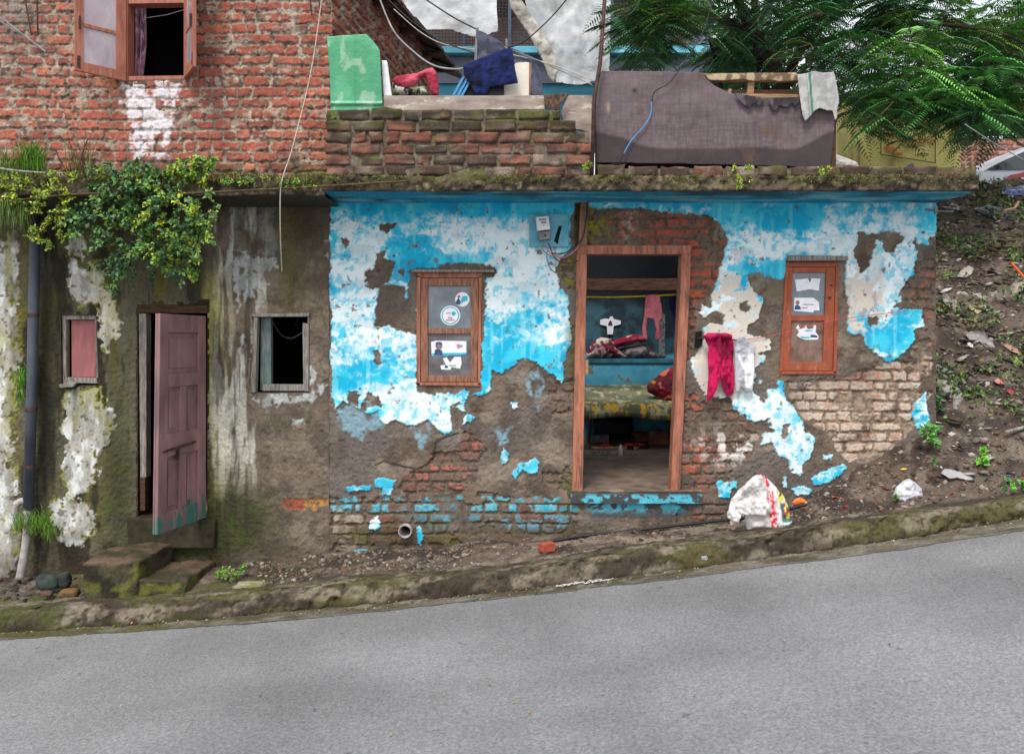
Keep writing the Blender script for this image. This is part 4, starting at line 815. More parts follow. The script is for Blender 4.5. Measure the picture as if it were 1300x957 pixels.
# =================================================================== brick parapet and single brick course on the slab (real bricks)
def brick_object(name, rows, label, cat, s, mort, parent=None, moss=0.5, kind=None):
    r = random.Random(s); b = MB()
    for (x0, x1, z0, ch, y0, y1, mossy) in rows:
        x = x0-r.random()*.06
        while x < x1-.03:
            L = .215 if r.random() > .18 else .1
            xe = min(x+L, x1+r.uniform(-.01, .01)); xa = max(x, x0)
            if xe-xa > .03:
                t = r.random(); q = r.random(); c = np.array(srgb(134, 84, 68))*(.55+.6*t)
                if q < .25+mossy*.5: c = np.array(srgb(88, 70, 58))*(.5+.5*t)
                if q > .93: c = np.array(srgb(140, 124, 110))
                j = .006; yy = y0+r.uniform(-.012, .012)
                bb = len(b.v); b.box(xa+.006, xe-.006, yy, y1, z0+.006, z0+ch-.006+r.uniform(-.004, .003), tuple(c), j=j)
                if mossy > r.random()*1.2:
                    for k in (2, 3, 6, 7): b.c[bb+k] = tuple(np.array(srgb(80, 82, 40))*(.5+.7*r.random()))
            x += L+.012
    o = b.build(name, M['brick'], parent, cols=True)
    bm_ = bmesh.new(); bm_.from_mesh(o.data); bmesh.ops.subdivide_edges(bm_, edges=bm_.edges[:], cuts=3, use_grid_fill=True)
    off = Vector(o.location) if parent is None else Vector(o['org'])
    for v in bm_.verts:
        p = v.co+off; n = mnoise.noise_vector(p*18)*.011+mnoise.noise_vector(p*55)*.007; v.co += n
    bm_.to_mesh(o.data); bm_.free(); o.data.polygons.foreach_set('use_smooth', np.ones(len(o.data.polygons), bool))
    n = len(o.data.vertices); co = np.zeros(n*3); o.data.vertices.foreach_get('co', co); co = co.reshape(-1, 3)+np.array(off)
    ca = o.data.color_attributes['Col'].data; cc = np.zeros(n*4); ca.foreach_get('color', cc); cc = cc.reshape(-1, 4); C3 = cc[:, :3]
    C3 = mixs(C3, (66, 54, 46), sst(.42, .62, fbm(co[:, 0]*13, co[:, 2]*17, 5, s+60))*.8); C3 = mixs(C3, (132, 120, 104), sst(.56, .7, fbm(co[:, 0]*19, co[:, 2]*26, 4, s+61))*.6)
    C3 = mixs(C3, (48, 44, 34), sst(2.95, 3.15, co[:, 2])*sst(.35, .6, fbm(co[:, 0]*6, co[:, 2]*12, 4, s+62))*.85); C3 = mixs(C3, (84, 88, 38), sst(.52, .64, fbm(co[:, 0]*9, co[:, 2]*20, 4, s+63))*sst(3.0, 3.16, co[:, 2])*.8)
    cc[:, :3] = C3; ca.foreach_set('color', cc.ravel())
    if parent is None: tag(o, label, cat)
    return o
pr = empty('brick_parapet', (-.36, -.33, 2.735), 'low broken parapet of mossy bricks on the slab under the green board', 'wall')
zz = 2.735; rows = []
xl = P(413, 0, -.45).x
for k, xr in enumerate((752, 752, 752, 750, 733, 713)): rows.append((xl, P(xr, 0, -.45).x, zz+k*.078, .078, -.45, -.33, (.1, .05, .1, .3, .9, .9)[k]))
brick_object('bricks', rows, None, None, 5, None, pr)
b = MB(); 
for (x0, x1, z0, ch, *_r) in rows: b.box(x0+.01, x1-.012, -.438, -.335, z0+.002, z0+ch-.008 if z0 > 3.1 else z0+ch+.0015, j=.0015)
M['mortar'] = cmat('crumbling_mortar', (124, 114, 98), (76, 68, 58), 24, .95, bump=.8, c3=(88, 98, 42), s3=9, t3=.58)
b.build('mortar', M['mortar'], pr)
cr = empty('brick_course', (1.9, -.36, 2.735), 'single row of old mossy bricks laid along the slab edge under the sofa back', 'wall')
brick_object('bricks', [(P(757, 0, -.42).x, P(1238, 0, -.42).x, 2.737, .082, -.42, -.31, .45)], None, None, 8, None, cr)
b = MB(); b.box(P(757, 0, -.42).x+.01, P(1236, 0, -.42).x, -.405, -.315, 2.736, 2.80); b.build('mortar', M['mortar'], cr)
# =================================================================== ground, kerb, road
def roadz(x, y=0):
    xc = np.clip(x, -7, 7); return -.055+.111*xc+.008*xc*xc + (x-xc)*np.where(x > 0, .12, .02)
def wallz(x):   # soil height along the house foot
    return np.interp(x, [-6, -3.82, -2.06, -1.35, -.3, .53, 1.47, 2.06, 2.53, 3.12, 3.3, 12], [-.30, -.17, -.07, .01, .10, .17, .26, .36, .64, .93, 1.0, 1.6])
KY = -.70
def kerbtop(x): return roadz(x)+.155+.02*(fbm(x*1.5, x*0+3, 3, 400)-.5)*2
# road
xs = np.concatenate([np.linspace(-60, -5, 40), np.linspace(-4.9, 4.9, 330), np.linspace(5, 60, 40)]); ys = np.concatenate([np.linspace(-40, -5, 20), np.linspace(-4.9, -.66, 140)])
Xg, Yg = np.meshgrid(xs, ys); Zg = roadz(Xg)+.004*(fbm(Xg*3, Yg*3, 3, 401)-.5)
m, nt, bs = newmat('asphalt'); L_ = nt.links.new
tc = N(nt, 'ShaderNodeTexCoord')
vo = N(nt, 'ShaderNodeTexVoronoi'); vo.inputs['Scale'].default_value = 95; L_(tc.outputs['Object'], vo.inputs['Vector'])
n1 = N(nt, 'ShaderNodeTexNoise'); n1.inputs['Scale'].default_value = 1.3; n1.inputs['Detail'].default_value = 6; L_(tc.outputs['Object'], n1.inputs['Vector'])
n2 = N(nt, 'ShaderNodeTexNoise'); n2.inputs['Scale'].default_value = 60; n2.inputs['Detail'].default_value = 5; n2.inputs['Roughness'].default_value = .7; L_(tc.outputs['Object'], n2.inputs['Vector'])
r1_ = N(nt, 'ShaderNodeValToRGB'); r1_.color_ramp.elements[0].position = .3; r1_.color_ramp.elements[1].position = .72; r1_.color_ramp.elements[0].color = (*srgb(98, 98, 100), 1); r1_.color_ramp.elements[1].color = (*srgb(142, 142, 142), 1)
e_ = r1_.color_ramp.elements.new(.5); e_.color = (*srgb(122, 122, 123), 1)
L_(n2.outputs[0], r1_.inputs[0])
r2_ = N(nt, 'ShaderNodeMapRange'); r2_.inputs[1].default_value = .3; r2_.inputs[2].default_value = .7; r2_.inputs[3].default_value = .78; r2_.inputs[4].default_value = 1.16; L_(n1.outputs[0], r2_.inputs[0])
r3_ = N(nt, 'ShaderNodeMapRange'); r3_.inputs[1].default_value = 0; r3_.inputs[2].default_value = 1; r3_.inputs[3].default_value = .82; r3_.inputs[4].default_value = 1.18; L_(vo.outputs['Color'], r3_.inputs[0])
mu = N(nt, 'ShaderNodeMath', operation='MULTIPLY'); L_(r2_.outputs[0], mu.inputs[0]); L_(r3_.outputs[0], mu.inputs[1])
n5 = N(nt, 'ShaderNodeTexNoise'); n5.inputs['Scale'].default_value = 9; n5.inputs['Detail'].default_value = 3; L_(tc.outputs['Object'], n5.inputs['Vector'])
r5_ = N(nt, 'ShaderNodeMapRange'); r5_.inputs[1].default_value = .70; r5_.inputs[2].default_value = .76; r5_.inputs[3].default_value = 1; r5_.inputs[4].default_value = .55; L_(n5.outputs[0], r5_.inputs[0])
mp6 = N(nt, 'ShaderNodeMapping'); mp6.inputs['Scale'].default_value = (.12, 1.1, 1); L_(tc.outputs['Object'], mp6.inputs[0])
n6 = N(nt, 'ShaderNodeTexNoise'); n6.inputs['Scale'].default_value = 1.6; n6.inputs['Detail'].default_value = 4; L_(mp6.outputs[0], n6.inputs['Vector'])
r6_ = N(nt, 'ShaderNodeMapRange'); r6_.inputs[1].default_value = .35; r6_.inputs[2].default_value = .65; r6_.inputs[3].default_value = .93; r6_.inputs[4].default_value = 1.06; L_(n6.outputs[0], r6_.inputs[0])
mu2 = N(nt, 'ShaderNodeMath', operation='MULTIPLY'); L_(mu.outputs[0], mu2.inputs[0]); L_(r5_.outputs[0], mu2.inputs[1])
mu3 = N(nt, 'ShaderNodeMath', operation='MULTIPLY'); L_(mu2.outputs[0], mu3.inputs[0]); L_(r6_.outputs[0], mu3.inputs[1]); mu = mu3
vm = N(nt, 'ShaderNodeVectorMath', operation='SCALE'); L_(r1_.outputs[0], vm.inputs[0]); L_(mu.outputs[0], vm.inputs['Scale']); L_(vm.outputs[0], bs.inputs['Base Color'])
bp = N(nt, 'ShaderNodeBump'); bp.inputs['Strength'].default_value = .7; bp.inputs['Distance'].default_value = .006; L_(n2.outputs[0], bp.inputs['Height'])
bp2 = N(nt, 'ShaderNodeBump'); bp2.inputs['Strength'].default_value = .5; bp2.inputs['Distance'].default_value = .004; L_(vo.outputs['Distance'], bp2.inputs['Height']); L_(bp.outputs[0], bp2.inputs['Normal']); L_(bp2.outputs[0], bs.inputs['Normal'])
bs.inputs['Roughness'].default_value = .62
nz, nx = Xg.shape; idx = np.arange(nz*nx).reshape(nz, nx); q = np.stack([idx[:-1, :-1], idx[:-1, 1:], idx[1:, 1:], idx[1:, :-1]], -1).reshape(-1, 4)
ro = link_mesh('road', np.stack([Xg, Yg, Zg], -1), q, m, smooth=True); tag(ro, kind='structure')
# gutter strip: thin dirty sheet over the asphalt edge with a wavy border
xs = np.linspace(-5, 5, 900); v = np.linspace(0, 1, 26); Xg, V = np.meshgrid(xs, v)
wd = .13+.055*np.interp(Xg, [-4, 0, 3, 4], [0, .2, 1.2, 1.2])+.10*(fbm(Xg*2.2, Xg*0+2, 5, 402)-.5)+.03*(fbm(Xg*15, Xg*0, 3, 403)-.5)
Yg = KY+.03-wd*V; Zg = roadz(Xg)+.004+.012*(1-V)**2+.006*(fbm(Xg*12, Yg*30, 3, 404)-.5)*(1-V)
C = np.zeros(Xg.shape+(3,))+np.array(srgb(96, 90, 76)); C = mixs(C, (64, 60, 40), sst(.4, .6, fbm(Xg*3, Yg*9, 4, 405))*.8); C = mixs(C, (120, 114, 104), sst(.5, .7, fbm(Xg*9, Yg*20, 4, 406))*.7); C = mixs(C, (36, 30, 24), sst(.12, .02, V)*.8); C = mixs(C, (104, 102, 96), sst(.75, 1, V)*.5)
C = mixs(C, (70, 70, 30), sst(-1.6, -2.4, Xg)*sst(.3, .6, fbm(Xg*5, Yg*10, 3, 407))*.7)
nz, nx = Xg.shape; idx = np.arange(nz*nx).reshape(nz, nx); q = np.stack([idx[:-1, :-1], idx[1:, :-1], idx[1:, 1:], idx[:-1, 1:]], -1).reshape(-1, 4)
gu = link_mesh('gutter', np.stack([Xg, Yg, Zg], -1), q, M['ground'], None, C, smooth=True); tag(gu, kind='structure')
# kerb: uneven mossy concrete lip
xs = np.linspace(-5.2, 5.2, 1000); K = np.arange(30); Xg, Kg = np.meshgrid(xs, K)
t = Kg/29.
rz = roadz(Xg); H = kerbtop(Xg)-rz; slopey = np.where(t < .5, t/.5, 1)
bul = .05*(fbm(Xg*2, Xg*0, 4, 410)-.5)
Yg = np.where(t < .5, KY+.07*(t/.5)**1.5, KY+.07+(t-.5)/.5*.14)+bul+.05*(fbm(Xg*9, t*3, 4, 411)-.5)+.04*(fbm(Xg*30, t*8, 5, 419)-.5)-.05*np.clip(fbm(Xg*4, t*2, 4, 425)-.56, 0, 1)*-4*(t < .6)
Zg = rz-.01+np.where(t < .5, H*np.sin(t/.5*math.pi/2*.9)/math.sin(math.pi/2*.9), H+.012*(t-.5)*2)+.02*(fbm(Xg*10, t*5, 4, 412)-.5)*sst(0, .2, t)
C = np.zeros(Xg.shape+(3,))+np.array(srgb(88, 79, 66)); C = mixs(C, (58, 50, 40), sst(.34, .56, fbm(Xg*6, t*4, 5, 413))); C = mixs(C, (80, 76, 42), sst(.42, .6, fbm(Xg*2.2, t*3, 5, 414)+.1*(fbm(Xg*16, t*9, 3, 418)-.5))*sst(.9, .5, t)*.8)
C = mixs(C, (130, 120, 104), sst(.5, .68, fbm(Xg*5, t*6, 5, 415))*.65); C = mixs(C, (44, 38, 30), sst(.58, .68, fbm(Xg*24, t*14, 4, 416))*.8); C = mixs(C, (30, 26, 22), sst(.1, .02, t))
C = mixs(C, (60, 64, 26), sst(-1.8, -2.4, Xg)*sst(.4, .6, fbm(Xg*7, t*5, 4, 417))*.8)
nz, nx = Xg.shape; idx = np.arange(nz*nx).reshape(nz, nx); q = np.stack([idx[:-1, :-1], idx[:-1, 1:], idx[1:, 1:], idx[1:, :-1]], -1).reshape(-1, 4)
ke = link_mesh('kerb', np.stack([Xg, Yg, Zg], -1), q, M['ground'], None, C, smooth=True); tag(ke, kind='structure')
# verge between kerb and houses, rising into the littered bank on the right
def groundz(X, Y):
    t = np.clip((Y-(KY+.16))/(-.0-(KY+.16)), 0, 1)
    k = roadz(X)+.16; w = wallz(X)
    z = k+(w-k)*(t**1.3*.9+.1*t)
    z = np.where(Y > 0, w+.70*Y*sst(2.6, 3.2, X)*np.where(X > 3, 1, .0)+np.minimum(Y, .1)*.2, z)
    bank = .672*np.clip(Y, 0, 3.35)
    z = np.where((X > 3.05) & (Y > 0), w+np.clip(bank, 0, 9)+np.minimum(Y, .1)*.2, z)
    top = 2.98+.05*np.clip(X-3, 0, 5)
    z = np.where((X > 3.05) & (Y > 3.35), w+.672*3.35-np.clip(Y-3.35, 0, .5)*.6, z)
    z = z-.05*sst(.05, .0, Y-(KY+.15))
    n = .05*(fbm(X*2.2, Y*2.2, 4, 420)-.5)*np.clip(t*3, 0, 1)+.035*(fbm(X*8, Y*8, 4, 421)-.5)*np.clip(t*2+.2, 0, 1)+.014*(fbm(X*30, Y*30, 3, 422)-.5)
    n = n+np.where((X > 3.0) & (Y > .1), .16*(fbm(X*3, Y*3, 4, 423)-.5), 0)
    return z+n
def gcol(X, Y, Z):
    C = np.zeros(X.shape+(3,))+np.array(srgb(88, 76, 66)); C = mixs(C, (58, 48, 42), sst(.4, .6, fbm(X*5, Y*7, 4, 430))); C = mixs(C, (116, 104, 92), sst(.52, .7, fbm(X*9, Y*12, 4, 431))*.7)
    C = mixs(C, (134, 122, 106), sst(.42, .6, fbm(X*3, Y*8, 4, 432))*sst(-.1, .3, X)*sst(2.0, 1.6, X)*sst(-.02, -.2, Y)*.8)
    C = mixs(C, (74, 78, 34), sst(.5, .64, fbm(X*4, Y*5, 4, 433))*sst(-1.2, -2.2, X)*.8)
    C = mixs(C, (70, 72, 36), sst(.5, .64, fbm(X*3, Y*3, 4, 434))*sst(1.2, 2.2, Y)*.7)
    return C
def sheet_ground(name, xs, ys):
    Xg, Yg = np.meshgrid(xs, ys); Zg = groundz(Xg, Yg); C = gcol(Xg, Yg, Zg)
    nz, nx = Xg.shape; idx = np.arange(nz*nx).reshape(nz, nx); q = np.stack([idx[:-1, :-1], idx[:-1, 1:], idx[1:, 1:], idx[1:, :-1]], -1).reshape(-1, 4)
    o = link_mesh(name, np.stack([Xg, Yg, Zg], -1), q, M['ground'], None, C, smooth=True); return tag(o, kind='structure')
sheet_ground('verge', np.arange(-5.2, 3.17, .012), np.arange(KY+.15, .05, .012))
sheet_ground('hillside', np.arange(3.12, 9, .022), np.arange(KY+.15, 4.4, .022))
b = MB(); b.box(-150, 150, 4.2, 300, 2.55, 2.6); o = b.build('terrace_ground', M['render_plain']); tag(o, kind='structure')
b = MB(); b.box(-200, 200, -200, 3.9, -9.1, -9); o = b.build('valley_ground', M['render_plain']); tag(o, kind='structure')

# ---- concrete steps at the left door
def lumpy(name, boxes, mat, parent, s, amp=.016, cuts=14, cf=None):
    b = MB()
    for bx_ in boxes: b.box(*bx_)
    o = b.build(name, mat, parent, cols=True); bm_ = bmesh.new(); bm_.from_mesh(o.data)
    bmesh.ops.subdivide_edges(bm_, edges=bm_.edges[:], cuts=cuts, use_grid_fill=True); off = Vector(o['org'])
    for v in bm_.verts:
        p = v.co+off; v.co += mnoise.noise_vector(p*7+Vector((s, 0, 0)))*amp+mnoise.noise_vector(p*24)*amp*.6+mnoise.noise_vector(p*60)*amp*.35
    bm_.to_mesh(o.data); bm_.free(); o.data.polygons.foreach_set('use_smooth', np.ones(len(o.data.polygons), bool))
    n = len(o.data.vertices); co = np.zeros(n*3); o.data.vertices.foreach_get('co', co); co = co.reshape(-1, 3)+np.array(off)
    C = cf(co) if cf else np.ones((n, 3))*.2
    c4 = np.ones((n, 4)); c4[:, :3] = C; o.data.color_attributes['Col'].data.foreach_set('color', c4.ravel())
    return o
def stepcol(top):
    def f(co):
        C = np.zeros((len(co), 3))+np.array(srgb(70, 66, 46)); a = fbm(co[:, 0]*9+co[:, 1]*5, co[:, 2]*9+co[:, 1]*4, 4, 440)
        C = mixs(C, (40, 40, 28), sst(.4, .6, a)); C = mixs(C, (96, 98, 40), sst(.55, .68, fbm(co[:, 0]*14, co[:, 2]*14+co[:, 1]*9, 4, 441))*.8)
        t = sst(top-.02, top-.005, co[:, 2]); C = C*(1-t[..., None])+mixs(np.zeros((len(co), 3))+np.array(srgb(98, 80, 64)), (56, 54, 36), sst(.36, .58, fbm(co[:, 0]*6, co[:, 1]*6, 4, 442)))*t[..., None]
        return C
    return f
stp = empty('door_steps', (-2.55, -.3, -.2), 'two mossy concrete steps below the ajar pink brown door', 'steps')
lumpy('upper_step', [(-2.90, -2.53, -.56, -.0, -.25, .105)], M['slabm'], stp, 1, cf=stepcol(.105))
lumpy('lower_step', [(-2.535, -2.215, -.56, -.02, -.25, -.025)], M['slabm'], stp, 5, cf=stepcol(-.025))
b = MB(); b.box(-2.85, -2.2, -.06, .1, .06, .283, j=.01); b.build('threshold', M['moss_render'], stp, bevel=.01)

# =================================================================== sheets, cloths and inflated bodies from outlines
def sheet(name, outline, fdisp, mat, colf, parent=None, r=.008, th=.004, raw=False):
    """outline in metres (x,z); fdisp(X,Z)->y"""
    P_ = np.array(outline); X, Z = mk(P_[:, 0].min()-r*2, P_[:, 0].max()+r*2, P_[:, 1].min()-r*2, P_[:, 1].max()+r*2, r)
    d = sdf(outline, X, Z, .5); keep = d > -r*.75
    # snap outside vertices to the border
    gx, gz = np.gradient(d, r, axis=1), np.gradient(d, r, axis=0); L = np.hypot(gx, gz)+1e-9; mv = np.where(d < 0, -d, 0)
    X2 = X+gx/L*mv; Z2 = Z+gz/L*mv
    Y = fdisp(X2, Z2)
    nz, nx = X.shape; idx = np.arange(nz*nx).reshape(nz, nx); q = np.stack([idx[:-1, :-1], idx[:-1, 1:], idx[1:, 1:], idx[1:, :-1]], -1)
    k = keep[:-1, :-1] & keep[:-1, 1:] & keep[1:, 1:] & keep[1:, :-1]; q = q[k]
    co = np.stack([X2, Y, Z2], -1).reshape(-1, 3); used = np.zeros(len(co), bool); used[q.ravel()] = True; rem = np.cumsum(used)-1
    C = colf(X2, Z2).reshape(-1, 3)
    o = link_mesh(name, co[used], rem[q], mat, parent, C[used], None, True)
    if th:
        s = o.modifiers.new('solid', 'SOLIDIFY'); s.thickness = th; s.offset = 0
    return o
def inflate(name, outline, Yc, thick, mat, colf, parent=None, r=.008, crum=.01, cs=14, seed=0, dispf=None, p=.5, fat=.08):
    P_ = np.array(outline); X, Z = mk(P_[:, 0].min()-r*2, P_[:, 0].max()+r*2, P_[:, 1].min()-r*2, P_[:, 1].max()+r*2, r)
    d = sdf(outline, X, Z, .5); keep = d > -r*.75
    gx, gz = np.gradient(d, r, axis=1), np.gradient(d, r, axis=0); L = np.hypot(gx, gz)+1e-9; mv = np.where(d < 0, -d, 0)
    X2 = X+gx/L*mv; Z2 = Z+gz/L*mv; dd = np.clip(d, 0, fat)/fat
    prof = (1-(1-dd)**2)**p
    n = (np.abs(fbm(X2*cs, Z2*cs, 4, seed)-.5)*4-.5)
    h = thick*prof*(1+0*n)+crum*n*np.clip(dd*3, 0, 1)
    base = Yc+(dispf(X2, Z2) if dispf is not None else 0)
    nz, nx = X.shape; idx = np.arange(nz*nx).reshape(nz, nx); q = np.stack([idx[:-1, :-1], idx[:-1, 1:], idx[1:, 1:], idx[1:, :-1]], -1)
    k = keep[:-1, :-1] & keep[:-1, 1:] & keep[1:, 1:] & keep[1:, :-1]; q = q[k]; m = nz*nx
    co = np.concatenate([np.stack([X2, base-h, Z2], -1).reshape(-1, 3), np.stack([X2, base+h*.8+.001, Z2], -1).reshape(-1, 3)])
    # stitch the rims
    qa = np.concatenate([q, q[:, ::-1]+m])
    e = np.concatenate([q[:, [0, 1]], q[:, [1, 2]], q[:, [2, 3]], q[:, [3, 0]]]); key = np.sort(e, 1); _, inv, cnt = np.unique(key[:, 0]*10000000+key[:, 1], return_inverse=True, return_counts=True)
    be = e[cnt[inv] == 1]; qr = np.stack([be[:, 1], be[:, 0], be[:, 0]+m, be[:, 1]+m], -1); qa = np.concatenate([qa, qr])
    used = np.zeros(len(co), bool); used[qa.ravel()] = True; rem = np.cumsum(used)-1
    C = colf(X2, Z2).reshape(-1, 3); C = np.concatenate([C, C])
    return link_mesh(name, co[used], rem[qa], mat, parent, C[used], None, True)
def pl(pts, Y=0): return [XZ(a, b, Y) for a, b in pts]
def const(*rgb): return lambda X, Z: np.zeros(X.shape+(3,))+np.array(srgb(*rgb))
def mottle(c1, c2, s=8, seed=0, lo=.4, hi=.6, sz=None):
    return lambda X, Z: mixs(np.zeros(X.shape+(3,))+np.array(srgb(*c1)), c2, sst(lo, hi, fbm(X*s, Z*(sz or s), 4, seed)))
# =================================================================== downpipe, black pipe, meter, wires
b = MB(); b.tube([P(45, 275, -.09), P(44, 330, -.09), P(41, 470, -.09), P(36, 645, -.09)], .037, 16); dp = empty('drain_pipe', P(36, 735, -.09), 'dark grey downpipe on the far left of the mossy wall', 'pipe')
M['pipe_dark'] = cmat('weathered_grey_pipe', (84, 92, 102), (58, 62, 70), 6, .5, (1, 1, .5), .1, c3=(78, 78, 60), s3=5, t3=.6)
b.build('pipe', M['pipe_dark'], dp, True)
b = MB(); b.tube(smoothpath([P(35, 648, -.09), P(33, 690, -.10), P(25, 735, -.14)]), .029, 14); b.build('lower_pipe', M['pipe_pale'], dp, True)
b = MB(); b.tube(smoothpath([P(38, 640, -.08), P(28, 636, -.1), P(20, 642, -.12), P(19, 654, -.13)]), .026, 12); b.build('elbow', M['pipe_pale'], dp, True)
for py in (400, 520, 592):
    b = MB(); c = P(44-(py-330)*.025, py, -.09); b.tube([c+Vector((0, 0, -.012)), c+Vector((0, 0, .012))], .042, 16); b.build('bracket', M['metal_dark'], dp)
pts = [P(610, 694, -.10), P(640, 691.5, -.14), P(690, 688, -.14), P(740, 680, -.13), P(790, 675, -.12), P(840, 669, -.13), P(900, 662, -.14), P(945, 657, -.15), P(990, 648, -.16), P(1030, 639, -.17), P(1066, 632, -.18)]
b = MB(); b.tube(smoothpath(pts, 5), .011, 10); o = b.build('water_pipe', M['wire_black'], None, True); tag(o, 'thin black water pipe running along the foot of the turquoise house', 'pipe')
mt = empty('electricity_meter', P(696, 294, -.03), 'white electricity meter on a pale blue board beside the doorway', 'meter')
M['meter_board'] = cmat('pale_blue_board', (112, 178, 192), (80, 150, 170), 12, .7, c3=(70, 60, 60), s3=14, t3=.68)
b = MB(); b.pq([(671.5, 273), (721, 272.5), (721, 314), (672, 314)], -.034, -.012); b.build('backboard', M['meter_board'], mt, bevel=.002)
M['meter_white'] = cmat('white_meter_plastic', (226, 228, 230), (200, 202, 206), 8, .35, bump=.05, spec=.5)
b = MB(); b.pq([(679.5, 278), (695.5, 276.5), (698, 293.5), (681.5, 295.5)], -.10, -.0345); mc = b.build('meter_case', M['meter_white'], mt, bevel=.006)
b = MB(); b.pq([(683.5, 280.6), (693, 280), (693.2, 282), (683.8, 282.6)], -.102, -.0995); b.pq([(686, 284), (692.5, 283.6), (692.8, 286), (686.3, 286.4)], -.102, -.0995); b.pq([(688.5, 288.2), (690.5, 288), (690.6, 288.8), (688.6, 289)], -.102, -.0995); b.build('meter_display', M['wire_grey'], mc)
b = MB(); b.pq([(682, 296.5), (698, 295), (698, 305), (684, 307)], -.08, -.0345); b.build('terminal_cover', M['steel'], mt, bevel=.003)
b = MB(); b.disc(XZ(691.5, 301), .008, -.084, -.079); b.build('seal', M['metal_dark'], mt)
b = MB(); b.pq([(703, 307), (706, 297), (709, 288), (713, 288), (711, 296), (709, 304), (708, 311)], -.037, -.0342); b.build('scorch_mark', M['black'], mt)
def wire(name, pts, r, mat, label=None, parent=None, n=8, grp=None):
    b = MB(); b.tube(smoothpath(pts, n), r, 6); o = b.build(name, mat, parent, True)
    if label: tag(o, label, 'cable' if 'rope' not in name else 'rope', grp)
    return o
for pts, mm_ in (([(688, 308, -.06), (690, 318, -.06), (700, 325, -.05), (715, 322, -.05), (731, 314, -.06), (741, 300, -.06), (744, 280, -.06), (746, 248, -.06)], 'wire_grey'),
                 ([(693, 308, -.06), (699, 322, -.06), (715, 327, -.05), (728, 320, -.06), (735, 312, -.06)], 'paper_pink'), ([(696, 308, -.06), (703, 325, -.05), (712, 333, -.05), (725, 334, -.05), (734, 331, -.06)], 'metal_dark'),
                 ([(694, 320, -.06), (695, 332, -.04), (700, 342, -.03), (705, 346, -.02)], 'wire_grey'), ([(700, 312, -.06), (706, 322, -.06), (706, 332, -.04), (705, 338, -.04)], 'paper_pink')):
    wire('meter_wire', [P(*p) for p in pts], .0035, M[mm_], None, mt)
wire('pole_cable', [P(746, 246, -.07), P(744, 280, -.07), P(738, 305, -.07), P(720, 320, -.06), P(700, 322, -.06)], .004, M['wire_black'], None, mt)
wire('rope', [P(409, -5, -.25), P(395, 90, -.3), P(372, 185, -.45), P(360, 222, -.52), P(356, 245, -.54), P(356, 300, -.45), P(358, 345, -.3)], .0042, M['rope_white'], 'long pale rope hanging down past the slab over the grey wall')
wire('red_wire', [P(948, 431, -.02), P(990, 424, -.03), P(1062, 406, -.03), P(1150, 395, -.02)], .0024, cmat('pink_red_thread', (200, 90, 90), (180, 70, 80), 30, .8), 'thin red thread stretched across the right window')
wire('ground_wire', [P(706, 620, .0), P(716, 660, -.02), P(724, 690, -.1)], .002, M['wire_grey'])
bpy.data.objects.remove(bpy.data.objects['ground_wire'], do_unlink=True)
b = MB(); b.tube([P(1175, 266, -.3), P(1192, 268, -.3), P(1210, 268.5, -.3)], .008, 6); b.tube([P(1188, 262, -.3), P(1188, 272, -.3)], .012, 6); b.build('pipe_stub', M['steel'], house)

# =================================================================== hanging clothes by the right of the doorway
def folds(Y0, amp, freq, seed, slope=.0, fine_=.004):
    return lambda X, Z: Y0-amp*(fbm(X*freq+.8*fbm(X*3, Z*3, 2, seed+9), Z*freq*.22, 3, seed)-.5)*2-fine_*(fbm(X*40, Z*30, 3, seed+3)-.5)
nail = empty('wall_hook', P(885, 428, -.03), 'black painted hook block on the wall right of the doorway', 'hook')
b = MB(); b.pq([(883, 421), (889.5, 420), (890, 434), (885, 442), (880.5, 440), (881.5, 430)], -.04, -.012); b.build('hook_block', M['black'], nail, bevel=.004)
b = MB(); b.tube([P(886, 430, -.04), P(896, 427, -.075), P(935, 432, -.08)], .006, 6); b.build('rod', M['metal_dark'], nail)
mag = mottle((186, 22, 80), (132, 10, 54), 9, 3)
tr_ = empty('magenta_trousers', P(912, 510, -.07), 'magenta trousers hanging from the hook right of the doorway', 'trousers')
inflate('rear_leg', pl([(907, 425), (921, 424), (929, 425.5), (932, 434), (932.5, 460), (933.5, 488), (932, 499), (929, 503), (924, 504), (919, 497), (915, 487), (911, 470), (908, 450)], -.06), -.055, .014, M['cloth'], mag, tr_, .005, .012, 16, 31, folds(0, .05, 26, 33))
inflate('front_leg', pl([(893.5, 427), (898, 424), (905, 424), (914, 425), (917, 440), (916, 462), (914, 480), (909, 494), (902, 508), (897.5, 511), (897, 490), (899, 465), (900, 440), (896, 434)], -.09), -.095, .014, M['cloth'], mag, tr_, .005, .012, 16, 35, folds(0, .05, 24, 36))
inflate('waistband', pl([(893, 426), (899, 422.5), (922, 422.5), (930, 425), (930, 431), (914, 430), (902, 432), (895, 431)], -.1), -.095, .028, M['cloth'], mag, tr_, .005, .010, 18, 38, fat=.03)
def shirtc(X, Z):
    C = np.zeros(X.shape+(3,))+np.array(srgb(178, 178, 184)); s = sdf(pl([(934, 448), (950, 442), (957, 452), (958, 470), (955, 494), (945, 496), (944, 470), (938, 458)], -.05), X, Z); C = mixs(C, (226, 228, 234), sst(0, .004, s))
    return mixs(C, (130, 130, 140), sst(.55, .7, fbm(X*16, Z*5, 3, 40))*.6)
o = inflate('grey_shirt', pl([(932, 431), (943, 427), (953, 432), (960, 440), (957, 448), (958, 470), (955, 496), (950, 498), (943, 494), (941, 488), (939, 497), (934, 498), (933, 470)], -.05), -.05, .014, M['cloth'], shirtc, None, .006, .012, 18, 37, folds(0, .018, 18, 39))
tag(o, 'grey and white shirt hanging beside the magenta trousers', 'shirt')

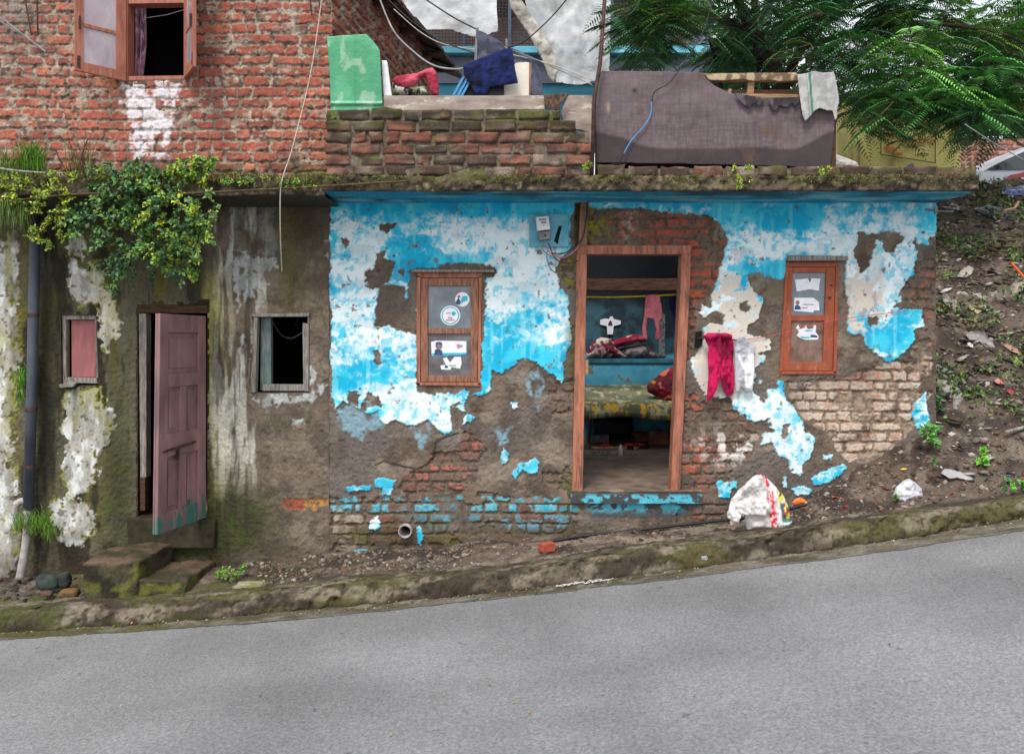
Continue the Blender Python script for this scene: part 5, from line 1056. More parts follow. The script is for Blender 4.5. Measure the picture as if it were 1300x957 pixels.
# =================================================================== things inside the room
def at(px, py, Y): return P(px, py, Y)
bed = empty('bed', (1.35, 2.3, .5), 'metal folding bed inside the doorway with a green flowered mattress', 'bed')
b = MB(); zB = P(0, 524, 2.25).z; xa, xb = P(752, 0, 2.25).x, P(900, 0, 2.25).x
b.tube([(xa-.1, 2.25, zB-.02), (xb, 2.25, zB-.02)], .014, 8); b.tube([(xa-.1, 3.35, zB), (xb, 3.35, zB)], .014, 8); b.tube([(xa-.02, 2.25, zB-.02), (xa-.02, 3.35, zB)], .014, 8)
b.tube([P(752, 520, 2.25), P(747, 563, 2.25)], .012, 8); b.tube([P(751, 541, 2.25), P(775, 528, 2.3)], .009, 6); b.tube([P(806, 558, 2.35), P(820, 548, 2.35)], .009, 6); b.tube([P(848, 524, 2.25), P(850, 566, 2.25)], .012, 8)
b.build('bed_frame', M['metal_dark'], bed)
b = MB(); b.pq([(758, 527.5), (796, 525.6), (796, 528), (758, 530)], 2.2, 2.24, 2.2); b.build('side_rail', M['raw_wood'], bed)
Xm, Zm = mk(0, 1, 0, 1, .01)
def matmap(co):
    u, v = co[:, 0], co[:, 2]; x = xa-.12+(xb-xa+.12)*u; y = 2.18+1.25*v
    z = zB+.02+(P(0, 489, 3.4).z-zB-.02)*sst(0, 1, v*.9)-.07*sst(.10, .0, v)+.04*(fbm(u*4, v*4, 3, 60)-.5)+.03*np.sin(u*7)*(v < .3)*.4+.05*sst(.45, .9, u)*0
    return np.stack([x, y, z], -1)
CMt = np.zeros(Xm.shape+(3,))+np.array(srgb(122, 120, 90)); CMt = mixs(CMt, (92, 98, 76), sst(.4, .6, fbm(Xm*8, Zm*8, 3, 61))); fl = sst(.58, .62, fbm(Xm*40, Zm*22, 2, 62)); CMt = mixs(CMt, (206, 160, 56), fl*sst(.35, .1, Zm)); CMt = mixs(CMt, (190, 188, 150), sst(.6, .66, fbm(Xm*26, Zm*16, 3, 63))*.6)
grid_mesh('mattress', Xm, Zm, 0*Xm, CMt, M['cloth'], np.ones(Xm.shape, bool), bed, 0, True, matmap).modifiers.new('solid', 'SOLIDIFY').thickness = -.05
def flowery(base, cols, s, seed, th=.6):
    def f(X, Z):
        C = np.zeros(X.shape+(3,))+np.array(srgb(*base))
        for i, c in enumerate(cols): C = mixs(C, c, sst(th, th+.03, fbm(X*s, Z*s, 2, seed+i*5)))
        return C
    return f
o = inflate('bundle', [XZ(a, b_, 2.6) for a, b_ in ((822, 490), (830, 482), (842, 472), (856, 465), (864, 468), (866, 500), (864, 520), (846, 515), (836, 505), (823, 498))], 2.65, .12, M['cloth'], flowery((84, 30, 40), [(190, 92, 70), (60, 96, 130), (176, 112, 40), (120, 24, 50)], 9, 70, .56), None, .01, .02, 12, 71, fat=.2)
tag(o, 'dark red flowered cloth bundle on the right of the bed', 'bundle')
o = inflate('blanket', [XZ(a, b_, 3.3) for a, b_ in ((744, 450), (750, 436), (762, 428), (776, 430), (783, 440), (790, 446), (800, 455), (745, 455))], 3.32, .11, M['cloth'], flowery((92, 50, 62), [(190, 170, 160), (150, 130, 124), (104, 20, 44)], 16, 80, .54), None, .01, .02, 12, 81, fat=.2)
tag(o, 'pale speckled folded blanket at the left end of the indoor shelf', 'blanket', )
o = inflate('blanket', [XZ(a, b_, 3.3) for a, b_ in ((775, 434), (790, 428), (806, 424), (820, 427), (820, 434), (800, 438), (780, 442))], 3.30, .10, M['cloth'], flowery((122, 22, 52), [(196, 170, 130), (150, 60, 70)], 14, 90, .6), None, .01, .015, 12, 91, fat=.15)
tag(o, 'wine red blanket with cream flowers on the indoor shelf', 'blanket')
o = inflate('blanket', [XZ(a, b_, 3.3) for a, b_ in ((780, 444), (800, 440), (820, 437), (832, 446), (838, 455), (778, 455))], 3.34, .09, M['cloth'], flowery((86, 76, 80), [(130, 120, 118), (60, 50, 54)], 14, 95, .55), None, .01, .02, 12, 96, fat=.15)
tag(o, 'grey brown crumpled blanket at the right end of the shelf', 'blanket')
rope = wire('clothes_rope', [P(741, 377, .5), P(790, 377, .55), P(860, 374, .5)], .007, M['rope_yellow'], 'yellow rope stretched across the doorway inside')
pk = mottle((238, 138, 150), (214, 108, 124), 12, 100)
o = inflate('pink_shirt', [XZ(a, b_, .52) for a, b_ in ((819.5, 375), (830, 373.5), (838.5, 375), (840, 388), (841.5, 402), (838, 408), (839, 430), (836, 432), (831, 429), (833, 418), (830, 405), (825, 404), (822, 403), (821, 415), (822, 431), (816, 428), (815, 416), (818, 398))], .52, .014, M['cloth'], pk, None, .006, .008, 18, 101, folds(0, .012, 20, 103), fat=.03)
tag(o, 'small pink shirt hung over the yellow rope in the doorway', 'shirt')
o = inflate('navy_garment', [XZ(a, b_, .56) for a, b_ in ((851, 373), (861, 374), (864, 400), (862, 470), (857, 440), (856, 404), (850, 392), (849, 380))], .56, .02, M['cloth'], mottle((30, 58, 118), (18, 30, 70), 10, 104), None, .006, .01, 18, 105, fat=.04)
tag(o, 'navy blue garment hanging at the right edge inside the doorway', 'garment')
b = MB()
crs = [(762, 406), (768, 404.5), (773, 405), (775, 401.5), (778, 402), (779, 405), (788, 407), (788, 411.5), (779, 414), (778, 424.5), (771, 424.5), (770.5, 414), (762, 412)]
b.prism([XZ(a, b_, 3.58) for a, b_ in crs], 3.575, 3.583); o = b.build('paper_cross', M['paper']); 
tag(o, 'white paper cross stuck on the dark back wall of the room', 'paper decoration')
b = MB(); b.prism([XZ(a, b_, 3.57) for a, b_ in ((772, 413), (773, 409), (775, 406.5), (777, 409), (777.5, 413))], 3.57, 3.5745); b.build('picture', M['metal_dark'], o)
def sandal(px, py, Y, ang, label, dark):
    r = empty('sandal', P(px, py, Y), label, 'sandal', 'sandals on the room floor'); r.location.z = .496; r['org'] = [r.location.x, r.location.y, .496]
    R = Matrix.Rotation(ang, 3, 'Z'); c = Vector(r['org']); prof = [(-.13, .035), (-.09, .043), (0, .036), (.07, .046), (.11, .04), (.13, .015)]
    pts = prof+[(x, -y) for x, y in prof[::-1]]; b = MB(); vs = []
    for z in (0, .022): vs += [c+R @ Vector((x, y, z)) for x, y in pts]
    n = len(pts); b.add(vs, [tuple(range(n-1, -1, -1)), tuple(range(n, 2*n))]+[(i, (i+1) % n, (i+1) % n+n, i+n) for i in range(n)])
    b.build('sole', M['sole'] if not dark else M['wire_black'], r, bevel=.003)
    b = MB()
    for sgn in (-1, 1): b.tube(smoothpath([c+R @ Vector(v) for v in ((.08, 0, .022), (.05, .02*sgn, .045), (.0, .036*sgn, .04), (-.02, .038*sgn, .02))]), .008, 6)
    b.build('strap', M['strap'], r)
M['sole'] = cmat('tan_sole', (206, 160, 116), (180, 134, 92), 20, .7); M['strap'] = cmat('red_strap', (200, 60, 74), (170, 40, 56), 20, .6)
sandal(767, 565, 2.25, .2, 'tan sandal with red straps, left one beneath the bed', False); sandal(794, 566, 2.25, -.25, 'tan sandal with red straps, beside the dark sandal', False); sandal(810, 566, 2.25, .35, 'dark sandal with red straps, right one beneath the bed', True)
b = MB(); c = P(762, 574, 1.9); 
for (x0, x1, y0, y1) in ((-.17, .17, -.12, -.07), (-.17, .17, .07, .12), (-.17, -.10, -.069, .069), (.10, .17, -.069, .069)): b.box(c.x+x0, c.x+x1, c.y+y0, c.y+y1, .494, .51)
o = b.build('picture_frame', M['grey_wood'], bevel=.002); tag(o, 'empty pale wooden frame lying on the room floor', 'frame')
b = MB(); c = P(788, 578, 1.75); 
for k, (r_, z_) in enumerate(((.018, 0),)): pass
b.tube([(c.x, c.y, .495), (c.x, c.y, .56), (c.x, c.y, .575), (c.x, c.y, .58), (c.x, c.y, .6)], [.02, .02, .014, .011, .011], 14); o = b.build('bottle', M['paper'], None, True); tag(o, 'small white bottle standing on the room floor', 'bottle')
o = inflate('storage_trunk', [XZ(a, b_, 3.0) for a, b_ in ((752, 530), (805, 530), (805, 556), (752, 556))], 3.1, .14, M['wire_black'], const(60, 60, 66), None, .02, .004, 8, 110, p=.2); tag(o, 'dark trunk pushed under the bed', 'trunk')
o = inflate('blue_bag', [XZ(a, b_, 2.6) for a, b_ in ((742, 512), (752, 516), (764, 524), (760, 532), (744, 532))], 2.6, .06, M['cloth'], mottle((30, 84, 136), (20, 50, 90), 9, 112), None, .01, .01, 12, 113); tag(o, 'blue cloth bag beneath the left end of the bed', 'bag')

for (px, py, Y, w_, h_, m_, nm, lb, ct, an) in ((815, 556, 2.9, .11, .06, 'brick_in', 'brick', 'loose brick under the bed near the sandals', 'brick', .3), (836, 560, 2.6, .10, .09, 'pot', 'brown_box', 'small brown box under the right end of the bed', 'box', -.2), (758, 557, 2.8, .12, .05, 'grey_wood', 'plank_piece', 'short pale plank lying under the left of the bed', 'plank', .1), (826, 549, 3.0, .15, .05, 'raw_wood', 'wood_scrap', 'piece of raw wood at the back under the bed', 'wood', .15)):
    if m_ not in M: M[m_] = cmat(m_+'_brown', (150, 96, 70), (100, 64, 48), 10, .8)
    c = P(px, py, Y); b = MB(); b.box(c.x-w_, c.x+w_, Y-.05, Y+.05, .496, .496+h_*1.6, R=Matrix.Rotation(an, 3, 'Z')); o = b.build(nm, M[m_], bevel=.004); tag(o, lb, ct)
b = MB(); b.tube(smoothpath([P(822, 542, 2.3), P(826, 532, 2.3), P(825, 526, 2.25)]), .006, 5); b.tube(smoothpath([P(816, 546, 2.3), P(823, 538, 2.3), P(829, 534, 2.3)]), .005, 5); o = b.build('green_string', cmat('green_twine', (70, 150, 90), (50, 110, 70), 10, .7)); tag(o, 'green twine hanging from the bed frame', 'twine')
# =================================================================== terrace: boards, clothes, sofa back
g_o = pl([(415.5, 47.5), (440, 45.5), (466, 44.4), (474, 53), (482.5, 64), (484, 100), (486.5, 141.5), (420.5, 141.5), (419, 95)], -.38)
def gcolf(X, Z):
    C = np.zeros(X.shape+(3,))+np.array(srgb(58, 142, 100)); C = mixs(C, (76, 158, 116), sst(.45, .65, fbm(X*6, Z*6, 3, 120))); q = fbm(X*14, Z*8, 5, 121)
    C = mixs(C, (150, 180, 158), sst(.60, .68, q+.05*np.exp(-((X+1.30)/.04)**2-((Z-3.55)/.06)**2))*.6); C = mixs(C, (30, 90, 62), sst(.006, 0, np.abs(Z-3.255+.02*(fbm(X*9, Z*0, 2, 5)-.5)))*.6); return C
o = sheet('green_board', g_o, lambda X, Z: -.385+.012*(fbm(X*4, Z*4, 3, 122)-.5)-.014*sst(.015, 0, np.abs(Z-3.255))-.006*sst(.008, 0, np.abs(X+1.10)), M['plastic'], gcolf, None, .008, .006)
tag(o, 'upright green plastic board with clipped corner on the brick parapet', 'board')
b = MB(); b.pq([(484.5, 77), (491, 77), (497, 121.5), (487, 121.5)], -.33, -.29, -.33); o = b.build('white_board', M['paper'], bevel=.003); tag(o, 'narrow white board standing right behind the green board', 'board')
M['concrete_plank'] = cmat('pale_concrete_plank', (168, 154, 144), (130, 116, 108), 7, .9, (1, 1, 3), .4, c3=(194, 184, 174), s3=6, t3=.6)
b = MB(); b.pq([(487, 121.5), (600, 121.5), (691, 121), (691.5, 139.5), (600, 140), (487, 141)], -.37, -.30, -.37); o = b.build('concrete_plank', M['concrete_plank'], bevel=.004); tag(o, 'long pale concrete plank lying along the parapet top', 'plank')
b = MB(); b.pq([(722, 121), (752, 121), (754, 166), (751, 222), (748.5, 222), (748, 168), (736, 165), (716, 163), (712, 142)], -.33, -.30, -.33); o = b.build('plywood_offcut', M['concrete_plank'], bevel=.003); tag(o, 'pale board offcut standing at the right end of the parapet', 'board')
o = sheet('sacking', pl([(690, 121), (706, 119), (723, 119.5), (712, 135), (709, 140), (692, 139)], -.39), folds(-.39, .01, 10, 130), M['cloth'], mottle((104, 82, 70), (66, 52, 46), 60, 131), None, .006, .005); tag(o, 'brown woven sacking scrap over the plank end', 'sacking')
red = mottle((190, 84, 98), (146, 44, 62), 9, 140)
o = inflate('red_scarf', pl([(497, 103), (503, 97), (515, 95), (530, 93), (541, 88), (549, 86), (554, 92), (557, 108), (557, 121), (547, 121.5), (544, 110), (540, 98), (534, 100), (526, 110), (514, 111), (504, 109)], -.25), -.25, .03, M['cloth'], red, None, .006, .012, 18, 141, fat=.05); tag(o, 'crumpled red scarf thrown over the patterned heap on the terrace', 'scarf')
o = inflate('patterned_cloth', pl([(498, 105), (510, 108), (525, 110), (540, 110), (544, 121.5), (498, 121.5)], -.2), -.2, .06, M['cloth'], flowery((54, 60, 60), [(210, 210, 200), (150, 160, 120)], 34, 145, .5), None, .006, .01, 14, 146, fat=.06); tag(o, 'black and white patterned cloth heap under the red scarf', 'cloth')
o = inflate('navy_cloth', pl([(588, 84), (612, 72), (648, 61), (651, 66), (654, 88), (658, 106), (622, 110), (617, 119), (604, 121), (597, 108), (590, 97)], -.28), -.28, .012, M['cloth'], mottle((22, 34, 82), (12, 18, 46), 8, 150), None, .006, .012, 12, 151, folds(0, .03, 10, 152)); tag(o, 'navy blue cloth draped over the black crate on the terrace', 'cloth')
b = MB(); b.pq([(589, 88), (597, 78), (640, 70), (640, 121.5), (586, 121.5)], -.22, -.05, -.22); o = b.build('black_crate', M['wire_black'], bevel=.004); tag(o, 'black crate mostly hidden beneath the navy cloth', 'crate')
M['blue_strap'] = cmat('light_blue_strap', (80, 154, 206), (60, 130, 186), 10, .5)
b = MB()
for k in (0, 6, 11): b.pq([(574+k, 121.5), (577+k, 121.5), (590+k, 98), (588+k, 96)], -.255, -.245, -.25)
o = b.build('blue_strips', M['blue_strap']); tag(o, 'thin light blue strips leaning beside the navy cloth', 'strips')
b = MB(); b.pq([(617, 112), (640, 100), (655, 80), (668, 79), (674, 80), (671.5, 121.5), (617, 121.5)], -.18, -.15, -.18); ob = b.build('cream_panel', cmat('cream_panel_paint', (226, 220, 206), (206, 198, 184), 6, .6)); b = MB(); b.pq([(671.8, 80), (675, 81), (673, 121.5), (671.5, 121.5)], -.19, -.145, -.18); b.build('panel_edge', M['frame_wood'], ob); tag(ob, 'cream panel with a brown edge behind the navy cloth', 'panel')
o = sheet('grey_tarp', pl([(605, 37), (613, 40), (640, 56), (652, 62), (680, 75), (687, 95), (690, 121), (676, 121.5), (660, 118), (640, 100), (606, 75)], .1), folds(.1, .03, 9, 160), M['cloth'], mottle((86, 90, 106), (60, 62, 76), 9, 161), None, .008, .003); tag(o, 'dark grey tarpaulin hung from a post behind the navy cloth', 'tarpaulin')
b = MB(); b.tube([P(606, 36, .12), P(604, 78, .12), P(604, 125, .12)], .012, 8); b.tube([P(643, 50, .1), P(643, 66, .1)], .009, 6); o = b.build('wooden_post', M['grey_wood']); tag(o, 'short weathered post holding the dark grey tarpaulin', 'post')
b = MB(); b.tube([P(769, -20, -.46), P(762, 80, -.46), P(754, 130, -.46), P(751.5, 224, -.46)], .014, 10); b.tube([P(764, 32, -.46)+Vector((0, 0, -.02)), P(764, 32, -.46)+Vector((0, 0, .02))], .02, 8); o = b.build('iron_pole', M['metal_dark'], None, True); tag(o, 'thin rusty iron pole leaning at the left of the grey sofa back', 'pole')

# upholstered sofa back, torn at the top right
sofa = empty('sofa_back', P(905, 210, -.3), 'torn grey brown upholstered panel standing on the slab with exposed wooden frame', 'sofa back')
out_ = pl([(758, 93), (764, 91), (850, 92), (893, 93.5), (899, 102), (908, 110), (922, 117), (933, 120), (940, 124), (1014, 124), (1014, 96), (1058, 100), (1060, 130), (1059, 170), (1054, 213), (960, 211), (757, 206.5), (756, 150)], -.38)
def sofac(X, Z):
    C = np.zeros(X.shape+(3,))+np.array(srgb(104, 92, 94)); C = mixs(C, (80, 70, 72), sst(.4, .6, fbm(X*12, Z*110, 2, 170))*.5); C = mixs(C, (80, 68, 70), sst(.4, .6, fbm(X*110, Z*12, 2, 171))*.5); C = mixs(C, (118, 106, 108), sst(.45, .65, fbm(X*3, Z*3, 4, 371))*.4)
    px = X/(5.62/F)+650; py = 433-(Z-1.6)/(5.62/F); lim = 188-22*np.exp(-((px-757)/50)**2)-22*np.exp(-((px-1060)/30)**2)+8*(fbm(X*5, Z*0, 2, 172)-.5)
    C = mixs(C, (58, 50, 52), sst(-2, 3, py-lim)*.85); C = mixs(C, (96, 74, 60), sst(.7, .75, fbm(X*7, Z*7, 4, 173))*.5); C = mixs(C, (46, 40, 40), np.exp(-((px-805)/3)**2-((py-116)/3)**2)); C = mixs(C, (170, 150, 120), np.exp(-((px-772)/2)**2-((py-137)/6)**2)*.8)
    return C
fabric = sheet('fabric', out_, lambda X, Z: -.385+.035*(fbm(X*2.4, Z*4, 3, 174)-.5)-.010*(fbm(X*12, Z*5, 4, 175)-.5), M['cloth'], sofac, sofa, .008, .008)
b = MB(); b.pq([(893, 95), (1016, 95), (1016, 103), (897, 103)], -.375, -.33, -.37); b.build('top_rail', M['raw_wood'], sofa, bevel=.003)
b = MB(); b.pq([(935, 119), (1016, 120), (1016, 126.5), (935, 125.5)], -.372, -.33, -.37); b.pq([(950, 103.3), (958, 103.3), (957, 118.8), (949, 118.8)], -.37, -.34, -.37); b.pq([(926, 112), (929, 113), (928, 119), (924, 118)], -.37, -.34, -.37); b.build('frame_rail', M['raw_wood'], sofa, bevel=.002)
b = MB(); b.box(P(758, 0, -.3).x, P(1054, 0, -.3).x, -.24, -.22, 2.76, 3.40); b.box(P(1051, 0, -.3).x, P(1057, 0, -.3).x, -.36, -.2, 2.76, 3.42); b.box(P(757, 0, -.3).x, P(761, 0, -.3).x, -.36, -.2, 2.76, 3.44); b.build('back_board', M['dark_wood'], sofa)
def flapc(X, Z): return mixs(np.zeros(X.shape+(3,))+np.array(srgb(88, 84, 90)), (54, 48, 52), sst(.4, .6, fbm(X*14, Z*14, 3, 177)))
rr_ = random.Random(4); fl_ = [(931, 118), (945, 121), (970, 125), (1014, 124)]
low = [(1013, 132), (1008, 135), (1006, 131), (1000, 136), (994, 137), (990, 135), (984, 141), (979, 140), (977, 131), (973, 126), (969, 130), (967, 135), (960, 134), (956, 131), (953, 136), (950, 138), (944, 134), (937, 128)]
sheet('torn_flap', pl(fl_+low, -.40), lambda X, Z: -.405-.02*np.abs(fbm(X*14, Z*8, 3, 178)-.5)*2, M['cloth'], flapc, sofa, .006, .004)
tf = [(893, 94), (1010, 93), (1014, 98), (1010, 103), (990, 104), (975, 102), (958, 104), (940, 101), (920, 103), (900, 102)]
sheet('torn_lining', pl(tf, -.39), lambda X, Z: -.392-.012*fbm(X*14, Z*14, 3, 179), M['cloth'], mottle((170, 152, 126), (104, 84, 66), 20, 180), sofa, .006, .004)
def towc(X, Z):
    px = X/(5.57/F)+650; py = 433-(Z-1.6)/(5.57/F); C = mixs(np.zeros(X.shape+(3,))+np.array(srgb(170, 170, 166)), (140, 142, 140), sst(.4, .6, fbm(X*30, Z*30, 3, 181))*.7)
    cx = 1026+(py-95)*.06; C = mixs(C, (66, 120, 104), sst(1.9, 1.2, np.abs(px-cx-2))); C = mixs(C, (80, 90, 90), sst(.7, .3, np.abs(px-cx+2))*.6); return C
o = sheet('towel', pl([(1012, 95), (1022, 94), (1032, 91), (1044, 93), (1058, 92), (1060, 99), (1064, 122), (1065, 131), (1063, 136), (1062, 150), (1060, 153), (1057, 141), (1052, 141), (1040, 138), (1034, 141), (1028, 148), (1021, 155), (1018, 148), (1015, 125)], -.42), folds(-.43, .018, 12, 182), M['cloth'], towc, None, .006, .005); tag(o, 'grey towel with a green stripe draped over the sofa back corner', 'towel')
cb_ = wire('blue_cable', [P(827, 130, -.41), P(826, 145, -.41), P(818, 160, -.41), P(802, 178, -.41), P(792, 195, -.42)], .0042, M['blue_strap'], 'blue and black cable hanging in front of the sofa back')
wire('cable_tail', [P(905, -5, -.42), P(893, 40, -.42), P(868, 80, -.42), P(850, 105, -.42), P(832, 116, -.42), P(827.5, 129, -.41)], .0038, M['wire_black'], None, cb_); wire('cable_tail', [P(792, 196, -.42), P(788, 203, -.42), P(787, 209, -.42), P(776, 207, -.43)], .004, M['wire_black'], None, cb_)
o = inflate('plastic_scrap', pl([(1054, 198), (1062, 196), (1078, 202), (1088, 206), (1092, 216), (1070, 216), (1054, 212)], -.3), -.3, .02, M['plastic'], const(166, 160, 152), None, .006, .015, 14, 190); tag(o, 'white plastic sheet scrap right of the sofa back', 'plastic sheet')
o = inflate('shoe', pl([(1150, 214), (1153, 209), (1158, 207), (1160, 211), (1166, 213), (1166, 218), (1150, 219)], -.35), -.35, .03, M['cloth'], const(50, 56, 62), None, .005, .01, 14, 191, fat=.03); tag(o, 'worn dark shoe lying on the brick row before the yellow wall', 'shoe')

# overhead cables
wc = 'overhead cables above the terrace'
for pts, r_, mt_, lb in (([(480, -6, .3), (500, 40, .1), (530, 70, -.1), (552, 84, -.2), (575, 88, -.25), (588, 87, -.28)], .007, 'wire_grey', 'thick grey cable sagging from the brick house to the navy cloth'),
                     ([(538, -2, .4), (575, 22, .3), (606, 38, .12)], .006, 'wire_black', 'dark cable descending to the short terrace post'),
                     ([(488, -5, .2), (520, 25, .2), (560, 52, .15), (604, 68, .12)], .005, 'wire_black', 'black cable between roof sheet and grey tarpaulin'),
                     ([(724, -6, 0), (700, 22, 0), (672, 48, .0), (655, 58, .05), (645, 60, .1)], .005, 'wire_black', 'black cable rising right from the navy cloth'),
                     ([(500, 12, .3), (535, 42, .25), (570, 58, .2), (640, 68, .1), (700, 82, 0), (752, 102, -.4)], .004, 'rope_white', 'pale line crossing to the iron pole'),
                     ([(762, 32, -.46), (775, 22, -.45), (800, 18, -.3), (815, -4, 0)], .003, 'wire_black', 'thin wire tied round the iron pole top'),
                     ([(640, 60, .1), (690, 80, 0), (752, 108, -.45)], .004, 'wire_grey', 'grey line from the navy cloth to the iron pole'),
                     ([(1225, 158, -.3), (1262, 182, -.25), (1303, 205, -.2)], .004, 'wire_grey', 'cable slanting down over the white car')):
    wire('cable', [P(*p) for p in pts], r_, M[mt_], lb, grp=wc)

# =================================================================== building behind the terrace
bg = empty('rear_building', P(720, 125, 5.0), 'grey house behind the terrace with pale blue ledge and caged balcony', 'house')
YB = 5.0
M['bg_grey'] = cmat('grey_painted_wall', (112, 116, 130), (98, 102, 116), 3, .85); M['bg_blue'] = cmat('pale_blue_ledge', (128, 206, 224), (100, 180, 204), 3, .8); M['bg_teal'] = cmat('teal_wall', (66, 138, 158), (50, 116, 138), 3, .8)
b = MB(); b.pq([(500, 72), (905, 72), (905, 106), (500, 106)], YB, YB+.2, YB); b.build('parapet_wall', M['bg_grey'], bg)
b = MB(); b.pq([(500, 63), (907, 62), (907, 71.5), (500, 71.5)], YB-.12, YB+.2, YB); b.build('ledge', M['bg_blue'], bg, bevel=.01)
b = MB(); b.pq([(500, 106.3), (905, 106.3), (905, 190), (500, 190)], YB+.03, YB+.2, YB); b.build('lower_wall', M['bg_teal'], bg)
b = MB(); b.pq([(480, -60), (905, -60), (905, 62), (480, 62)], YB+1.4, YB+1.6, YB); b.build('rear_wall', cmat('brown_rear_wall', (176, 168, 162), (140, 130, 128), 2.5, .9), bg)
b = MB(); b.box(P(480, 0, YB).x, P(905, 0, YB).x, YB+.2, YB+1.6, P(0, -30, YB).z, P(0, -38, YB).z); b.build('upper_slab', M['bg_grey'], bg)
b = MB(); b.pq([(880, -60), (904, -60), (904, 62), (880, 62)], YB+.02, YB+.2, YB); b.build('end_post', M['bg_grey'], bg)
s_ = (6+YB)/F
b = MB()
for px0, px1 in ((540, 702), (780, 880)):
    x0, x1 = P(px0, 0, YB).x, P(px1, 0, YB).x; z0, z1 = P(0, 62, YB).z, P(0, -60, YB).z
    n = int((x1-x0)/.045)
    for k in range(n+1): x = x0+(x1-x0)*k/n; b.box(x-.004, x+.004, YB+.05, YB+.058, z0, z1)
    for k in range(int((z1-z0)/.045)): z = z0+k*.045; b.box(x0, x1, YB+.059, YB+.066, z-.004, z+.004)
b.build('mesh_grille', M['metal_dark'], bg)
cpm = cmat('blue_grey_steel', (78, 92, 112), (60, 70, 88), 8, .6)
for px in (587, 645, 775, 845, 878):
    b = MB(); b.pq([(px, -60), (px+4, -60), (px+4, 62), (px, 62)], YB+.0, YB+.045, YB); b.build('cage_post', cpm, bg)
def tarpc(X, Z): return mixs(mixs(np.zeros(X.shape+(3,))+np.array(srgb(234, 236, 236)), (208, 210, 212), sst(.4, .6, fbm(X*5, Z*7, 4, 200))), (150, 148, 140), sst(.6, .75, fbm(X*4, Z*3, 4, 201))*.6)
m, nt, bs = newmat('translucent_tarp'); at = N(nt, 'ShaderNodeAttribute'); at.attribute_name = 'Col'; nt.links.new(at.outputs['Color'], bs.inputs['Base Color']); bs.inputs['Roughness'].default_value = .5
tr = N(nt, 'ShaderNodeBsdfTranslucent'); nt.links.new(at.outputs['Color'], tr.inputs[0]); ms_ = N(nt, 'ShaderNodeMixShader'); ms_.inputs[0].default_value = .35; nt.links.new(bs.outputs[0], ms_.inputs[1]); nt.links.new(tr.outputs[0], ms_.inputs[2])
tp = N(nt, 'ShaderNodeBsdfTransparent'); m2 = N(nt, 'ShaderNodeMixShader'); m2.inputs[0].default_value = .12; nt.links.new(ms_.outputs[0], m2.inputs[1]); nt.links.new(tp.outputs[0], m2.inputs[2]); nt.links.new(m2.outputs[0], nt.nodes['Material Output'].inputs[0]); M['tarp'] = m
nb = N(nt, 'ShaderNodeTexNoise'); nb.inputs['Scale'].default_value = 7; nb.inputs['Detail'].default_value = 5; bpn = N(nt, 'ShaderNodeBump'); bpn.inputs['Strength'].default_value = .5; bpn.inputs['Distance'].default_value = .05; nt.links.new(nb.outputs[0], bpn.inputs['Height']); nt.links.new(bpn.outputs[0], bs.inputs['Normal'])
o = sheet('white_tarp', pl([(440, -50), (630, -50), (631, 20), (633, 46), (617, 50), (600, 50), (572, 41), (545, 40), (520, 36), (505, 20)], 4.5), lambda X, Z: 4.5-.25*(fbm(X*1.6, Z*1.3, 4, 205)-.5)-.2*np.exp(-((X-.2)/.8)**2), M['tarp'], tarpc, None, .03, 0); tag(o, 'white plastic tarpaulin hung over the left of the caged balcony', 'tarpaulin')
o = sheet('white_tarp', pl([(652, -50), (776, -50), (776, 0), (775, 60), (773, 92), (762, 100), (740, 106), (720, 108), (706, 104), (703, 85), (692, 50), (672, 20)], 4.3), lambda X, Z: 4.3-.3*(fbm(X*1.8, Z*1.3, 4, 206)-.5)-.14*(fbm(X*6+Z, Z*.9, 4, 306)-.5), M['tarp'], tarpc, None, .03, 0); tag(o, 'long translucent white tarpaulin hanging down to the iron pole', 'tarpaulin')
o = inflate('rolled_tarp', pl([(640, -40), (655, -40), (662, 0), (690, 40), (706, 72), (709, 90), (703, 107), (696, 98), (690, 80), (672, 45), (648, 10)], 4.1), 4.1, .03, M['tarp'], mottle((222, 218, 208), (186, 180, 168), 5, 207), None, .02, .05, 5, 208, fat=.12); tag(o, 'cream rolled edge of tarpaulin slanting across the cage', 'tarpaulin')

# yellow house wall with faded painted lettering
yh = empty('yellow_wall', P(1140, 222, 4.4), 'yellow painted wall with faded red and black lettering behind the tree', 'wall')
def yw(X, Z):
    C = mixs(np.zeros(X.shape+(3,))+np.array(srgb(206, 194, 120)), (182, 168, 100), sst(.4, .65, fbm(X*2, Z*2, 4, 210))); px = X/(10.4/F)+650; py = 433-(Z-1.6)/(10.4/F)
    C = mixs(C, (120, 116, 90), np.clip(np.exp(-((px-1080)/4)**2)+np.exp(-((px-1090)/2.5)**2)+np.exp(-((px-1112)/5)**2)*sst(192, 186, py), 0, 1)*sst(.42, .58, fbm(X*9, Z*2.2, 4, 211))*.9)
    C = mixs(C, (150, 116, 84), np.exp(-((px-1131)/6)**2)*sst(188, 196, py)*sst(.35, .6, fbm(X*5, Z*5, 3, 212))*.9); C = mixs(C, (100, 110, 86), sst(.6, .7, fbm(X*3, Z*6, 4, 213))*sst(205, 220, py)*.6); return C
X, Z = mk(P(1058, 0, 4.4).x, P(1221, 0, 4.4).x, 2.6, 4.75, .03)
grid_mesh('wall', X, Z, .01*(fbm(X*4, Z*4, 3, 214)-.5), yw(X, Z), M['wall'], np.ones(X.shape, bool), yh, 4.4)
b = MB(); b.box(P(1058, 0, 4.4).x, P(1221, 0, 4.4).x, 4.45, 4.9, 2.6, 4.74); b.build('wall_core', M['render_plain'], yh)
